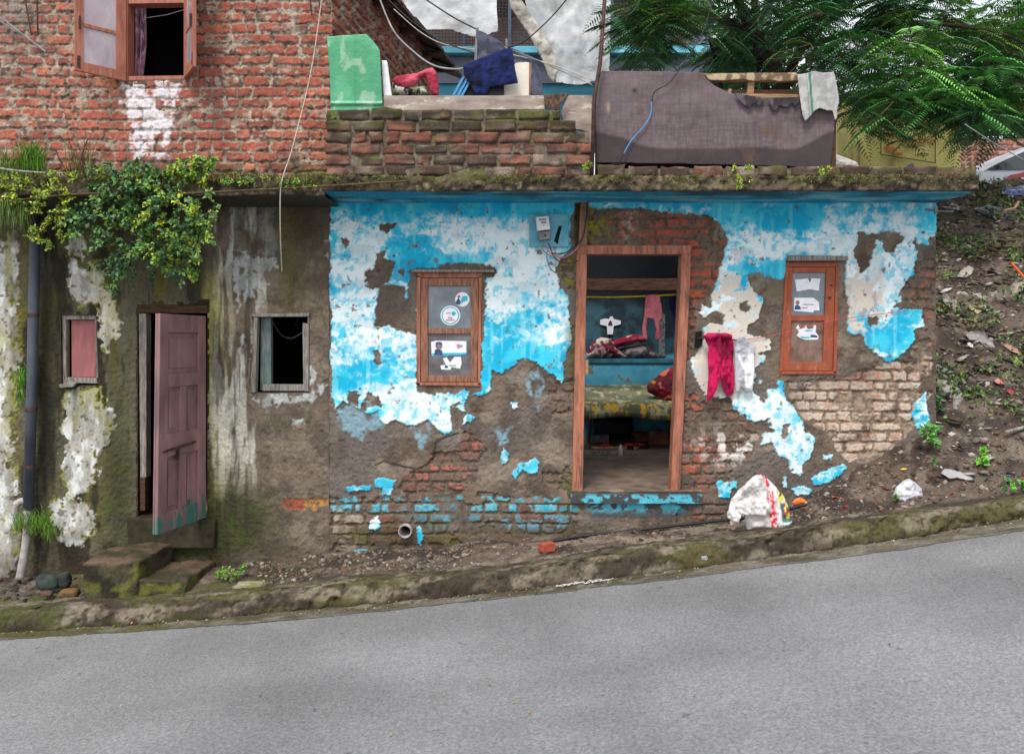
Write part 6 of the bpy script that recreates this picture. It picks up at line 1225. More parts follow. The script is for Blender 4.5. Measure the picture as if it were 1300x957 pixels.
b = MB(); b.pq([(1060, 150), (1073, 150), (1072, 222), (1060, 222)], 4.2, 4.37, 4.3); b.build('pillar', cmat('yellow_pillar', (232, 218, 146), (206, 192, 126), 3, .8), yh, bevel=.01)
M['sign_dark'] = cmat('faded_black_lettering', (70, 62, 52), (96, 88, 70), 30, .9); M['sign_red'] = cmat('faded_red_lettering', (196, 84, 60), (206, 120, 80), 20, .9)
b = MB()
def ln(x0, y0, x1, y1, w=.5):
    b.pq([(x0, y0-w), (x1, y1-w), (x1, y1+w), (x0, y0+w)], 4.37, 4.376, 4.37)
ln(1118, 196, 1188, 207); b.pq([(1118, 160), (1119, 160), (1119, 196), (1118, 196)], 4.37, 4.376, 4.37); b.pq([(1187, 170), (1188, 170), (1188, 207), (1187, 207)], 4.37, 4.376, 4.37)
r = random.Random(3)
for row, x0, x1, yb_, h in ((0, 1150, 1166, 184, 4), (1, 1128, 1136, 180, 3), (2, 1162, 1180, 195, 3)):
    x = x0
    while x < x1:
        k = r.random(); w = 1.9
        b.pq([(x, yb_), (x+.6, yb_), (x+.6, yb_+h), (x, yb_+h)], 4.37, 4.376, 4.37)
        if k > .3: b.pq([(x+.7, yb_), (x+w, yb_), (x+w, yb_+.7), (x+.7, yb_+.7)], 4.37, 4.376, 4.37)
        if k > .5: b.pq([(x+1.3, yb_+.8), (x+w, yb_+.8), (x+w, yb_+h), (x+1.3, yb_+h)], 4.37, 4.376, 4.37)
        x += 2.7
b.build('lettering', M['sign_dark'], yh)
b = MB(); x = 1150
for x in range(1122, 1186, 5):
    if x < 1145: yb_, h = 170, 6
    else: yb_, h = 176, 6
    b.pq([(x, yb_), (x+1, yb_), (x+1, yb_+h), (x, yb_+h)], 4.37, 4.376, 4.37); k = r.random()
    if k > .3: b.pq([(x+1.1, yb_), (x+3.4, yb_), (x+3.4, yb_+1.2), (x+1.1, yb_+1.2)], 4.37, 4.376, 4.37)
    if k > .5: b.pq([(x+2.4, yb_+1.3), (x+3.4, yb_+1.3), (x+3.4, yb_+h), (x+2.4, yb_+h)], 4.37, 4.376, 4.37)
    if k < .4: b.pq([(x+1.1, yb_+h-1.2), (x+3.4, yb_+h-1.2), (x+3.4, yb_+h), (x+1.1, yb_+h)], 4.37, 4.376, 4.37)
b.pq([(1122, 186), (1136, 187), (1137, 190.5), (1122, 189)], 4.37, 4.376, 4.37); b.pq([(1134, 193), (1146, 194.5), (1146, 197.5), (1134, 196)], 4.37, 4.376, 4.37)
b.build('lettering', M['sign_red'], yh)
# brick house at the far right
fb = empty('far_brick_house', P(1262, 222, 7.5), 'red brick house beyond the white car', 'house')
X, Z = mk(P(1215, 0, 6.5).x, P(1420, 0, 6.5).x, 2.6, 4.75, .012); hB, dB, r1, r2 = bricks(X, Z, .08, .22, .016, 45)
grid_mesh('wall', X, Z, .015*(1-hB), brick_cols(X, Z, hB, r1, r2, 350, (132, 78, 70)), M['brick'], np.ones(X.shape, bool), fb, 6.5)
b = MB(); b.box(P(1215, 0, 6.5).x, P(1420, 0, 6.5).x, 6.54, 9, 2.6, 4.74); b.build('wall_core', M['render_plain'], fb)

# white car, rear end towards the left
car = empty('parked_car', (6.6, 4.3, 2.80), 'white car parked above the littered bank, its red tail light showing', 'car')
cx, cz = P(1239, 0, 3.6).x, 2.70; YC0, YC1 = 3.6, 5.2
side = [(0, .30), (-.02, .62), (.0, .80), (.02, .90), (.06, .935), (.30, 1.06), (1.0, 1.38), (1.7, 1.49), (2.6, 1.47), (3.3, 1.02), (4.2, .84), (4.4, .6), (4.4, .28)]
M['car_white'] = cmat('white_car_paint', (222, 226, 232), (212, 216, 224), 3, .25, bump=0, spec=.6); M['car_glass'] = cmat('dark_car_glass', (44, 50, 58), (30, 34, 40), 3, .08, bump=0, spec=.8)
b = MB()
nv = len(side); lay = []
for y, inset in ((YC0, .0), (YC0-.0, 0),): pass
def carsec(y, k):  # k narrows the greenhouse
    return [(cx+x+(.10*k if x < .6 else 0), y+(max(0, z-.95)*.35*(1 if y < 4.4 else -1)), cz+z) for x, z in side]
secs = [carsec(YC0+.12, 0), carsec(YC0+.0, 0), carsec(YC0+.02, 0), carsec(YC1-.02, 0), carsec(YC1, 0)]
secs = []
for y, kx in ((YC0+.02, .12), (YC0, .03), (YC0+.06, 0), (YC1-.06, 0), (YC1, .03)):
    secs.append([(cx+x*(1-kx*.03)+kx*(1 if x < 2 else -1), y+(max(0, z-.95)*.4*(1 if y < 4.4 else -1)), cz+z) for x, z in side])
secs = secs[1:]
vs = [v for s in secs for v in s]; fs = [(i*nv+j, i*nv+(j+1) % nv, (i+1)*nv+(j+1) % nv, (i+1)*nv+j) for i in range(len(secs)-1) for j in range(nv)]
fs += [tuple(range(nv-1, -1, -1)), tuple(3*nv+j for j in range(nv))]; b.add(vs, fs); cb = b.build('body', M['car_white'], car, bevel=.02)
def carpt(x, z, y): return (cx+x, y+(max(0, z-.95)*.4), cz+z)
b = MB()   # rear screen seen along its slope and side glass
q = [(.12, .94), (.34, 1.055), (1.0, 1.345), (1.60, 1.44), (1.60, .98), (.6, .955)]
b.add([carpt(x, z, YC0-.006) for x, z in q], [(5, 4, 3, 2, 1, 0)]); b.add([carpt(x, z, YC0-.006) for x, z in [(1.62, 1.04), (1.68, 1.455), (2.5, 1.44), (2.9, 1.06)]], [(0, 3, 2, 1)])
b.add([(cx+.64, YC0+.14, cz+1.085), (cx+1.13, YC0+.22, cz+1.398), (cx+1.13, YC1-.22, cz+1.398), (cx+.64, YC1-.14, cz+1.085)], [(0, 1, 2, 3)]); b.build('window', M['car_glass'], car)
M['tail'] = cmat('red_tail_lamp', (196, 24, 30), (150, 10, 20), 6, .2, bump=0, spec=.6)
b = MB(); b.add([carpt(x, z, YC0-.012) for x, z in [(.32, .82), (.40, .88), (.62, .925), (.80, .90), (.70, .80), (.40, .765)]], [(5, 4, 3, 2, 1, 0)]) ; tl = b.build('tail_light', M['tail'], car)
b = MB(); b.add([carpt(x, z, YC0-.016) for x, z in [(.42, .83), (.66, .865), (.66, .835), (.44, .80)]], [(3, 2, 1, 0)]); b.build('reflector', M['paper'], tl)
b = MB(); b.box(cx-.012, cx+.01, YC0+.5, YC0+.95, cz+.62, cz+.74); b.build('number_plate', M['rope_yellow'], car)
def wheel(x):
    w = MB(); 
    w.add([(cx+x+.31*math.cos(a*math.pi/12), y, cz+.31+.31*math.sin(a*math.pi/12)) for y in (YC0-.01, YC0+.2) for a in range(24)], [tuple(range(24))[::-1], tuple(range(24, 48))]+[(a, (a+1) % 24, (a+1) % 24+24, a+24) for a in range(24)])
    t = w.build('wheel', M['wire_black'], car); w = MB(); w.add([(cx+x+.19*math.cos(a*math.pi/12), YC0-.016, cz+.31+.19*math.sin(a*math.pi/12)) for a in range(24)], [tuple(range(24))[::-1]]); w.build('rim', M['steel'], t)
wheel(.85); wheel(3.5)
# =================================================================== plants
class Leaves:
    def __init__(s): s.v = []; s.f = []; s.c = []
    def leaf(s, p, d, n, L, W, col, fold=.25):
        """diamond-ish leaf of 4 faces along d with normal n"""
        d = d.normalized(); w = d.cross(n); 
        if w.length < 1e-4: w = d.cross(Vector((1, .3, .2)))
        w.normalize(); n = w.cross(d); b = len(s.v)
        s.v += [p, p+d*L*.45+w*W+n*W*fold, p+d*L-n*L*.12, p+d*L*.45-w*W+n*W*fold]
        s.f += [(b, b+1, b+2), (b, b+2, b+3)]; s.c += [col]*4
    def build(s, name, parent=None, mat=None):
        v = np.array([tuple(x) for x in s.v]); return link_mesh(name, v, np.array(s.f, np.int32), mat or M['leaf'], parent, np.array(s.c))
def rv(r): return Vector((r.gauss(0, 1), r.gauss(0, 1), r.gauss(0, 1))).normalized()
def leafcol(base, r, var=.35):
    k = 1+var*(r.random()*2-1); c = srgb(*base); h = r.uniform(-.1, .1); return (c[0]*k*(1+h), c[1]*k, c[2]*k*(1-h))
def bush(name, label, cat, clumps, seed, L, W, cols, n, droop=.4, stems=True, Y=-.5, group=None, stemr=.004):
    """clumps: (px,py,rx,ry) on plane Y"""
    r = random.Random(seed); lv = Leaves(); st = MB(); s = (6+Y)/F
    root = None; tot = sum(c[2]*c[3] for c in clumps); allp = []
    base = P(clumps[0][0], clumps[0][1]+clumps[0][3]*.8, Y)
    root = empty(name, base, label, cat, group)
    for (px, py, rx, ry) in clumps:
        m = int(n*rx*ry/tot); tw = max(3, m//14)
        for k in range(tw):
            a = r.random()*2*math.pi; q = math.sqrt(r.random()); c0 = P(px+rx*q*math.cos(a)*.8, py+ry*q*math.sin(a)*.8, Y+r.uniform(-.10, .12))
            dirn = Vector((math.cos(a)*.6+r.uniform(-.4, .4), -.5+r.uniform(-.5, .3), math.sin(-a)*.5-droop+r.uniform(-.2, .7))).normalized()
            Lt = min(rx, ry)*s*r.uniform(.35, .8); c1 = c0+dirn*Lt+Vector((0, 0, -droop*Lt*.4)); base_col = r.choice(cols)
            if stems: st.tube([c0-dirn*Lt*.3, (c0+c1)/2+Vector((0, 0, .01)), c1], stemr*.6, 4, (0.06, .05, .03), False)
            for j in range(14):
                t = j/13*1.1-.05; p = c0.lerp(c1, t)+rv(r)*.008; d = (dirn*.5+rv(r)*.9+Vector((0, -.2, -.15))).normalized()
                nn = (Vector((0, -.6, .7))+rv(r)*.6).normalized(); sc = r.uniform(.6, 1.2)*(1-.3*t)
                lv.leaf(p, d, nn, L*sc, W*sc, leafcol(base_col, r))
    lv.build('foliage', root); 
    if stems: st.build('stem', M['stem'], root)
    return root
M['stem'] = cmat('plant_stem', (92, 78, 52), (60, 50, 34), 20, .8)
Gd, Gm, Gl, Gy = (66, 104, 60), (84, 128, 62), (128, 160, 54), (160, 176, 48)
bush('creeper', 'blue green leafy creeper spilling over the slab above the left door', 'creeper', [(165, 235, 50, 30), (130, 265, 55, 24), (160, 300, 40, 34), (185, 260, 30, 34), (215, 300, 38, 26), (150, 335, 18, 30), (230, 335, 26, 20), (200, 320, 36, 24), (110, 290, 26, 20), (190, 225, 50, 20), (150, 215, 40, 14)], 3, .042, .015, [Gd, Gd, (60, 96, 64), Gm, Gm, Gl], 3500, .35, Y=-.53)
bush('yellow_green_creeper', 'yellow green creeper hanging in front of the mossy wall right of the dark one', 'creeper', [(215, 262, 42, 22), (240, 290, 30, 28), (205, 308, 36, 26), (255, 300, 18, 34), (180, 318, 14, 18), (262, 260, 16, 30), (235, 320, 26, 16)], 5, .034, .013, [Gl, Gm, (96, 130, 60), Gm, Gy], 1900, .5, Y=-.62)
bush('shrub', 'bright green bushy shrub growing on the slab beneath the white patch', 'shrub', [(250, 218, 26, 14), (235, 232, 30, 14), (262, 210, 16, 10), (225, 222, 18, 10), (200, 228, 30, 10)], 7, .040, .012, [Gl, Gy, Gm], 1700, -.3, Y=-.42)
bush('yellow_shrub', 'small leaved yellow green shrub at the far left over the drain pipe', 'shrub', [(40, 245, 42, 22), (70, 262, 26, 30), (62, 300, 30, 14), (25, 235, 26, 16), (80, 225, 20, 12)], 9, .028, .010, [Gy, Gl, (120, 140, 50)], 1700, .3, Y=-.5)
bush('ivy', 'trailing dark ivy strands hanging left of the pink brown door', 'ivy', [(148, 352, 7, 30), (152, 330, 14, 26), (165, 345, 8, 22), (120, 335, 6, 20), (196, 345, 6, 26), (222, 348, 5, 22), (248, 335, 5, 30)], 13, .022, .010, [Gd, Gm], 900, .8, Y=-.2)
bush('ferny_moss', 'low mossy weeds along the slab edge right of the shrub', 'weeds', [(330, 232, 60, 8), (300, 228, 30, 8), (380, 236, 36, 6)], 15, .018, .006, [Gl, Gm, (100, 130, 40)], 1300, -.3, stems=False, Y=-.48)
bush('weed', 'small weed with bright leaves under the sofa back middle', 'weed', [(942, 216, 10, 7), (943, 228, 8, 9), (938, 235, 6, 5)], 17, .026, .009, [Gy, Gl], 200, -.2, Y=-.55)
bush('weed', 'yellow green weed at the right end under the sofa back', 'weed', [(1046, 216, 9, 6), (1042, 222, 6, 4)], 18, .024, .009, [Gy, Gl], 130, -.2, Y=-.5)
bush('weed', 'sprig of weed growing left of the sofa back on the slab', 'weed', [(748, 214, 10, 5)], 19, .02, .007, [Gl], 90, -.3, Y=-.52)
bush('weed', 'leafy weed at the foot of the right wall corner', 'weed', [(1178, 548, 12, 9), (1184, 560, 8, 5)], 20, .055, .018, [Gm, (90, 150, 70)], 120, .1, Y=-.12)
bush('weed', 'dark green tuft beside the pale blue wall corner', 'weed', [(1187, 500, 8, 14), (1190, 515, 6, 8)], 21, .04, .014, [Gm, Gd], 160, 0, Y=.05)
bush('weed', 'bright green patch of weeds under the mossy boulder', 'weed', [(1290, 613, 16, 7), (1278, 618, 8, 6)], 22, .035, .013, [Gm, (100, 170, 60)], 260, -.2, Y=-.45)
bush('weed', 'round leaved weed left of the mossy boulder', 'weed', [(1246, 574, 9, 4), (1244, 588, 6, 5)], 23, .05, .024, [(110, 170, 60)], 60, 0, Y=-.25)
bush('weed', 'small weed beside the white plastic bag', 'weed', [(1137, 634, 8, 5), (1186, 586, 10, 4)], 24, .03, .010, [Gm], 80, -.1, Y=-.4)
bush('weed', 'low green weed right of the concrete steps', 'weed', [(290, 728, 16, 8), (306, 720, 8, 5)], 25, .026, .009, [(110, 150, 50), Gm], 260, -.3, Y=-.4)
# grass tufts
def grass(name, label, spots, seed, n, h, cols, Y, width=.004, droop=.5, cat='grass', kind=None):
    r = random.Random(seed); v = []; f = []; c = []
    for i in range(n):
        px, py, rx, ry = r.choice(spots); p = P(px+r.uniform(-rx, rx), py+r.uniform(-ry, ry), Y+r.uniform(-.05, .05)); H = h*r.uniform(.5, 1.2)
        a = r.random()*6.28; d = Vector((math.cos(a), math.sin(a)*.6-.2, 0)); w = Vector((-d.y, d.x, 0)).normalized()*width; col = leafcol(r.choice(cols), r); b0 = len(v)
        pts = [p, p+Vector((0, 0, H*.5))+d*H*.15, p+Vector((0, 0, H*(.9-droop*.3)))+d*H*.45, p+Vector((0, 0, H*(1-droop)))+d*H*.9]
        for k, q in enumerate(pts): ww = w*(1-k/3.2); v += [q-ww, q+ww]; c += [col, col]
        for k in range(3): f.append((b0+2*k, b0+2*k+1, b0+2*k+3, b0+2*k+2))
    o = link_mesh(name, np.array([tuple(x) for x in v]), np.array(f, np.int32), M['leaf'], None, np.array(c)); return tag(o, label, cat, None, kind)
grass('grass_tuft', 'long green grass tuft on the slab at the top left', [(20, 226, 26, 6), (40, 215, 16, 5)], 31, 420, .20, [(96, 140, 50), (120, 160, 60)], -.35, .0035, .3)
grass('grass_tuft', 'grass tuft hanging beneath the slab at the far left edge', [(15, 275, 18, 12), (8, 262, 10, 10)], 32, 260, .16, [(90, 130, 50), (110, 120, 60)], -.45, .003, 1.7)
grass('grass_tuft', 'grass tuft growing against the downpipe halfway up', [(28, 482, 5, 8), (25, 500, 4, 16)], 33, 130, .13, [(110, 160, 50), (90, 130, 50)], -.06, .003, .9)
grass('grass_tuft', 'grass tuft at the foot of the downpipe', [(48, 670, 12, 10), (30, 670, 14, 8), (60, 680, 6, 8)], 34, 260, .15, [(110, 160, 50), (90, 120, 50)], -.12, .003, .7)
grass('dry_stalks', 'dry brown stalks beside the creeper under the brick house', [(100, 226, 16, 4)], 35, 60, .34, [(96, 84, 60), (80, 66, 48), (110, 130, 60)], -.3, .003, .15, 'stalks')
grass('bank_grass', 'short grass and weeds over the littered bank', [(1225, 275, 28, 14), (1210, 300, 16, 10), (1262, 330, 32, 16), (1240, 360, 14, 8), (1285, 300, 14, 20), (1200, 330, 8, 8), (1290, 250, 12, 6), (1200, 262, 6, 6)], 36, 10, .02, [Gm], 1, kind='stuff')
bpy.data.objects.remove(bpy.data.objects['bank_grass'], do_unlink=True)
b = MB(); b.tube(smoothpath([P(-5, 213, -.45), P(20, 217, -.47), P(58, 220, -.47)]), .009, 8); o = b.build('white_stick', M['grey_wood'], None, True); tag(o, 'peeled white stick lying on the slab in the grass', 'stick')
b = MB(); b.tube(smoothpath([P(-5, 258, -.5), P(60, 250, -.52), P(120, 246, -.55), P(230, 246, -.55), P(330, 241, -.54), P(420, 236, -.53), P(520, 230, -.52)], 6), .008, 6); o = b.build('vine_stem', M['stem'], None, True); tag(o, 'long brown vine stem running along the slab edge', 'vine')
b = MB()
for p in ([(90, 232, -.35), (96, 205, -.32), (88, 180, -.3)], [(100, 232, -.35), (103, 200, -.32), (112, 176, -.3)], [(96, 232, -.33), (80, 210, -.3), (70, 190, -.3)], [(104, 230, -.33), (115, 208, -.3)]):
    b.tube(smoothpath([P(*q) for q in p], 4), .004, 5)
o = b.build('bare_twigs', M['stem']); tag(o, 'bare brown twigs rising from the slab beside the creeper', 'twigs')

# moss tufts on the slab edge
r = random.Random(41); lv = Leaves()
for k in range(9000):
    px = r.uniform(0, 1238); 
    if fbm(np.array([px*.012]), np.array([.5]), 4, 500)[0] < r.uniform(.35, .6): continue
    x = P(px, 0, -.5).x; y = -.5+r.uniform(-.03, .05); z = 2.735+r.uniform(-.03, .012)-(0 if y > -.5 else r.uniform(0, .05))
    c = r.choice([(78, 84, 30), (104, 112, 34), (58, 60, 26), (66, 56, 40)]); lv.leaf(Vector((x, y, z)), (rv(r)+Vector((0, -.5, .5))), rv(r), r.uniform(.008, .02), .004, leafcol(c, r))
o = lv.build('moss'); tag(o, 'green and brown moss clinging along the slab edge', 'moss', None, 'stuff')

# =================================================================== tree with feathery fronds
tree = empty('tree', (3.0, 2.9, 2.6), 'broad tree with feathery dark green fronds behind the sofa back', 'tree')
M['bark'] = cmat('dark_bark', (72, 58, 48), (40, 32, 28), 14, .95, (1, 1, .3), .8, 40, .02)
b = MB()
limbs = [[(985, 250, 2.9), (990, 150, 2.9), (985, 90, 2.8), (955, 40, 2.6), (930, -10, 2.4), (900, -40, 2.2)], [(985, 160, 2.9), (1000, 100, 2.9), (1020, 60, 2.8), (1060, 20, 2.6), (1100, -20, 2.4)], [(945, 250, 3.1), (960, 150, 3.1), (972, 120, 3.0), (960, 60, 3.0), (955, -20, 3.0)],
         [(990, 150, 2.9), (1040, 120, 2.6), (1110, 95, 2.3), (1180, 110, 2.1), (1240, 140, 2.0)], [(1020, 60, 2.8), (1090, 40, 2.4), (1170, 30, 2.1), (1260, 40, 1.9), (1310, 60, 1.8)], [(955, 40, 2.6), (900, 20, 2.3), (850, 10, 2.1), (820, 20, 2.0)], [(1180, 110, 2.1), (1150, 140, 1.9), (1120, 160, 1.8)], [(905, 190, 3.3), (915, 110, 3.2), (900, 50, 3.0)], [(1060, 20, 2.6), (1140, -10, 2.5), (1250, -30, 2.4)]]
for i, l in enumerate(limbs):
    p = smoothpath([P(*q) for q in l], 6); n = len(p); r0 = (.11, .07, .08, .035, .035, .03, .02, .045, .03)[i]
    b.tube(p, [r0*(1-.75*k/(n-1)) for k in range(n)], 9)
b.build('trunk', M['bark'], tree, True)
r = random.Random(51); fv = []; ff = []; fc = []; tw = MB()
regions = [([(785, -60), (905, -60), (900, 20), (885, 30), (852, 60), (838, 82), (812, 88), (802, 60), (788, 20)], 1.6, 2.4, 330),
           ([(900, -60), (1120, -60), (1130, 40), (1060, 30), (1010, 60), (960, 40), (910, 30)], 1.8, 3.6, 480),
           ([(1000, 50), (1060, 40), (1330, 20), (1330, 150), (1240, 150), (1180, 135), (1120, 140), (1080, 130), (1062, 110), (1000, 95)], 1.3, 3.4, 800),
           ([(1100, -60), (1330, -60), (1330, 60), (1180, 60), (1120, 40)], 1.8, 3.8, 400),
           ([(1066, 110), (1170, 130), (1170, 150), (1140, 165), (1110, 158), (1066, 140)], 1.4, 2.4, 110),
           ([(1160, 120), (1300, 120), (1285, 140), (1240, 165), (1222, 165), (1190, 145)], 1.3, 2.2, 170),
           ([(905, 40), (1000, 50), (1010, 105), (905, 100)], 3.0, 4.2, 200)]
def inp(poly, x, y):
    c = False; n = len(poly)
    for i in range(n):
        ax, ay = poly[i]; bx, by = poly[(i+1) % n]
        if (ay > y) != (by > y) and x < (bx-ax)*(y-ay)/(by-ay)+ax: c = not c
    return c
def frond(p, d, L, col):
    d = d.normalized(); side = d.cross(Vector((0, 0, 1)))
    if side.length < .1: side = Vector((1, 0, 0))
    side.normalize(); up = side.cross(d); m = 16
    for k in range(m):
        t = (k+1)/m; q = p+d*L*t-Vector((0, 0, L*.42*t*t)); pl_ = L*.34*math.sin(math.pi*min(1, .18+t*.85))+.01
        for sg in (-1, 1):
            dd = (side*sg*.95+d*.45-Vector((0, 0, .12+.2*t))+up*.05*r.uniform(-1, 1)).normalized(); w = d.normalized()*L*.024
            e = q+dd*pl_; mid = q+dd*pl_*.5+up*.006; b0 = len(fv); fv.extend([q, mid+w, e-Vector((0, 0, pl_*.12)), mid-w]); ff.append((b0, b0+1, b0+2, b0+3)); kk = r.uniform(.85, 1.15); fc.extend([tuple(c*kk for c in col)]*4)
count = 0
for poly, y0, y1, n in regions:
    xs_ = [p[0] for p in poly]; ys_ = [p[1] for p in poly]; k = 0; centers = []
    while k < n:
        if not centers or r.random() < .14:
            for _ in range(60):
                cx_, cy_ = r.uniform(min(xs_), max(xs_)), r.uniform(min(ys_), max(ys_))
                if inp(poly, cx_, cy_): break
            cY = r.uniform(y0, y1); base = r.choice([(96, 130, 60), (66, 124, 66), (78, 142, 72), (56, 108, 62), (102, 168, 76), (48, 92, 58), (124, 184, 88) if cY < 2.4 else (46, 90, 56)]); centers = [(cx_, cy_, cY, base)]  # lighter green in front, darker deep inside: crown shade put into leaf colour
            c0 = P(cx_, cy_, cY)
        p = c0+rv(r)*r.uniform(.02, .22); a = r.random()*6.28
        d = Vector((math.cos(a), math.sin(a)*.7-.25, r.uniform(-.5, .35))); L = r.uniform(.24, .46); frond(p, d, L, leafcol(base, r, .25)); tw.tube([c0, p+d.normalized()*L*.5-Vector((0, 0, .03))], .0035, 3, (0.05, .06, .03), False); k += 1
link_mesh('foliage', np.array([tuple(x) for x in fv]), np.array(ff, np.int32), M['leaf'], tree, np.array(fc))
tw.build('twigs', M['stem'], tree)
# far trees behind, seen through the gaps
for (px, py, Y, rad, lab, sd__) in ((930, 90, 14, 2.6, 'dense green tree seen beyond the rear building corner', 61), (1290, 120, 16, 3.4, 'distant dark tree at the upper right behind the brick house', 62)):
    t = empty('background_tree', P(px, 240, Y), lab, 'tree'); rr2 = random.Random(sd__); lv = Leaves(); c = P(px, py, Y)
    for k in range(2600):
        q = rv(rr2)*rad*(rr2.random()**.4); q.z *= .75; q *= (.8+.3*math.sin(q.x*2+q.z*3)); lv.leaf(c+q, rv(rr2), rv(rr2), .26, .07, leafcol(rr2.choice([(44, 80, 40), (60, 100, 46), (36, 64, 36)]), rr2))
    lv.build('foliage', t); tb = MB(); tb.tube([P(px, 260, Y), P(px+3, py+20, Y), P(px, py-20, Y)], [.22, .15, .05], 8); tb.build('trunk', M['bark'], t)

# =================================================================== litter, stones, trash
def polyhedron(r, s, flat=.6):
    b_ = bmesh.new(); bmesh.ops.create_icosphere(b_, subdivisions=1, radius=1); vs = [v.co.copy() for v in b_.verts]; fs = [tuple(v.index for v in f.verts) for f in b_.faces]; b_.free(); return vs, fs
IV, IF = polyhedron(None, 1)
IF = np.array(IF); IVn = np.array([tuple(v) for v in IV])
def scatter(name, label, n, area, size, cols, seed, flatr=(.25, .8), kind='stuff', cat='rubble', wt=None):
    r = np.random.RandomState(seed); V = []; Fa = []; C = []; k = 0; tries = 0
    while k < n and tries < n*20:
        tries += 1; x, y = area(r)
        if wt is not None and r.rand() > wt(x, y): continue
        z = float(groundz(np.array([x]), np.array([y]))[0]) if y > KY+.12 else float(roadz(np.array([x]))[0])+.01
        s = size[0]*(size[1]/size[0])**(r.rand()**2.2); a = r.rand()*6.28; sc = np.array([1, r.uniform(.5, .9), r.uniform(*flatr)])*s
        v = IVn*(1+.35*(r.rand(len(IVn), 1)-.5)); v = v*sc; ca, sa = math.cos(a), math.sin(a); v = np.stack([v[:, 0]*ca-v[:, 1]*sa, v[:, 0]*sa+v[:, 1]*ca, v[:, 2]], 1); tl = r.uniform(-.5, .5); v[:, 2] += v[:, 0]*tl
        V.append(v+np.array([x, y, z+s*.1])); Fa.append(IF+len(IVn)*k); c = np.array(srgb(*cols[r.randint(len(cols))]))*r.uniform(.6, 1.3); C.append(np.tile(c, (len(IVn), 1))); k += 1
    o = link_mesh(name, np.concatenate(V), np.concatenate(Fa), M['stone'], None, np.concatenate(C)); return tag(o, label, cat, None, kind)
stc = [(104, 94, 84), (80, 72, 64), (128, 118, 106), (64, 56, 50), (96, 80, 68), (140, 132, 122)]
scatter('rubble', 'small stones and rubble on the verge', 2600, lambda r: (r.uniform(-1.95, 3.4), r.uniform(-.54, -.03)), (.005, .028), stc+[(112, 84, 70)], 71, wt=lambda x, y: .25+.75*(x > 1.9 or x < -.2))
scatter('rubble', 'small stones and rubble by the downpipe', 300, lambda r: (r.uniform(-4.2, -2.93), r.uniform(-.54, -.05)), (.006, .04), [(60, 62, 56), (80, 74, 62), (50, 48, 44)], 72)
scatter('litter', 'dull grey and brown flat scraps over the bank', 2600, lambda r: (r.uniform(3.18, 6), r.uniform(-.4, 3.4)), (.012, .075), [(120, 112, 104), (90, 82, 76), (150, 144, 136), (70, 64, 60), (104, 88, 74), (60, 56, 54), (176, 172, 166), (134, 120, 104)], 174, (.05, .2), cat='litter')
scatter('rubble', 'stones and rubble covering the bank', 7200, lambda r: (r.uniform(3.2, 5.9), r.uniform(-.5, 3.4)), (.006, .042), stc+[(50, 44, 40), (70, 60, 54), (150, 146, 140)], 73)
scatter('litter', 'small bright scraps of litter on the verge and bank', 190, lambda r: (r.uniform(1.9, 5.4), r.uniform(-.53, 2.5)), (.010, .035), [(190, 186, 180), (160, 156, 150), (190, 60, 54), (210, 190, 70), (170, 166, 164), (130, 90, 170), (180, 90, 60), (90, 140, 170), (206, 204, 202), (150, 140, 130)], 74, (.06, .25), cat='litter')
scatter('litter', 'red brick chips and scraps along the verge', 60, lambda r: (r.uniform(1.5, 3.6), r.uniform(-.54, -.1)), (.008, .026), [(168, 72, 50), (186, 90, 60), (150, 60, 44), (200, 196, 190)], 75, (.2, .6), cat='litter')
scatter('gutter_debris', 'small grit and leaf debris along the gutter', 900, lambda r: (r.uniform(-3.6, 3.8), KY+.04-abs(r.normal(0, .03))), (.004, .013), stc+[(120, 84, 40), (180, 170, 150)], 76, (.3, .7), cat='debris')
def fallen(n, seed):
    r = random.Random(seed); lv = Leaves()
    for k in range(n):
        if r.random() < .55: x, y = r.uniform(-3.2, 3.3), KY+.0-abs(r.gauss(0, .1)); z = float(roadz(x))+.025
        elif r.random() < .75: x, y = r.uniform(-1.6, 1.5), r.uniform(-.5, -.05); z = float(groundz(np.array([x]), np.array([y]))[0])+.012
        else: x, y = r.uniform(-2.5, 3), r.uniform(-2.6, -.9); z = float(roadz(x))+.008
        lv.leaf(Vector((x, y, z)), Vector((r.uniform(-1, 1), r.uniform(-1, 1), r.uniform(0, .3))), Vector((0, 0, 1)), r.uniform(.012, .03), .006, leafcol(r.choice([(206, 150, 40), (190, 120, 40), (120, 80, 44), (150, 140, 110), (70, 60, 44)]), r))
    o = lv.build('fallen_leaves'); tag(o, 'yellow and brown fallen leaf scraps over verge and road', 'leaves', None, 'stuff')
fallen(230, 81)
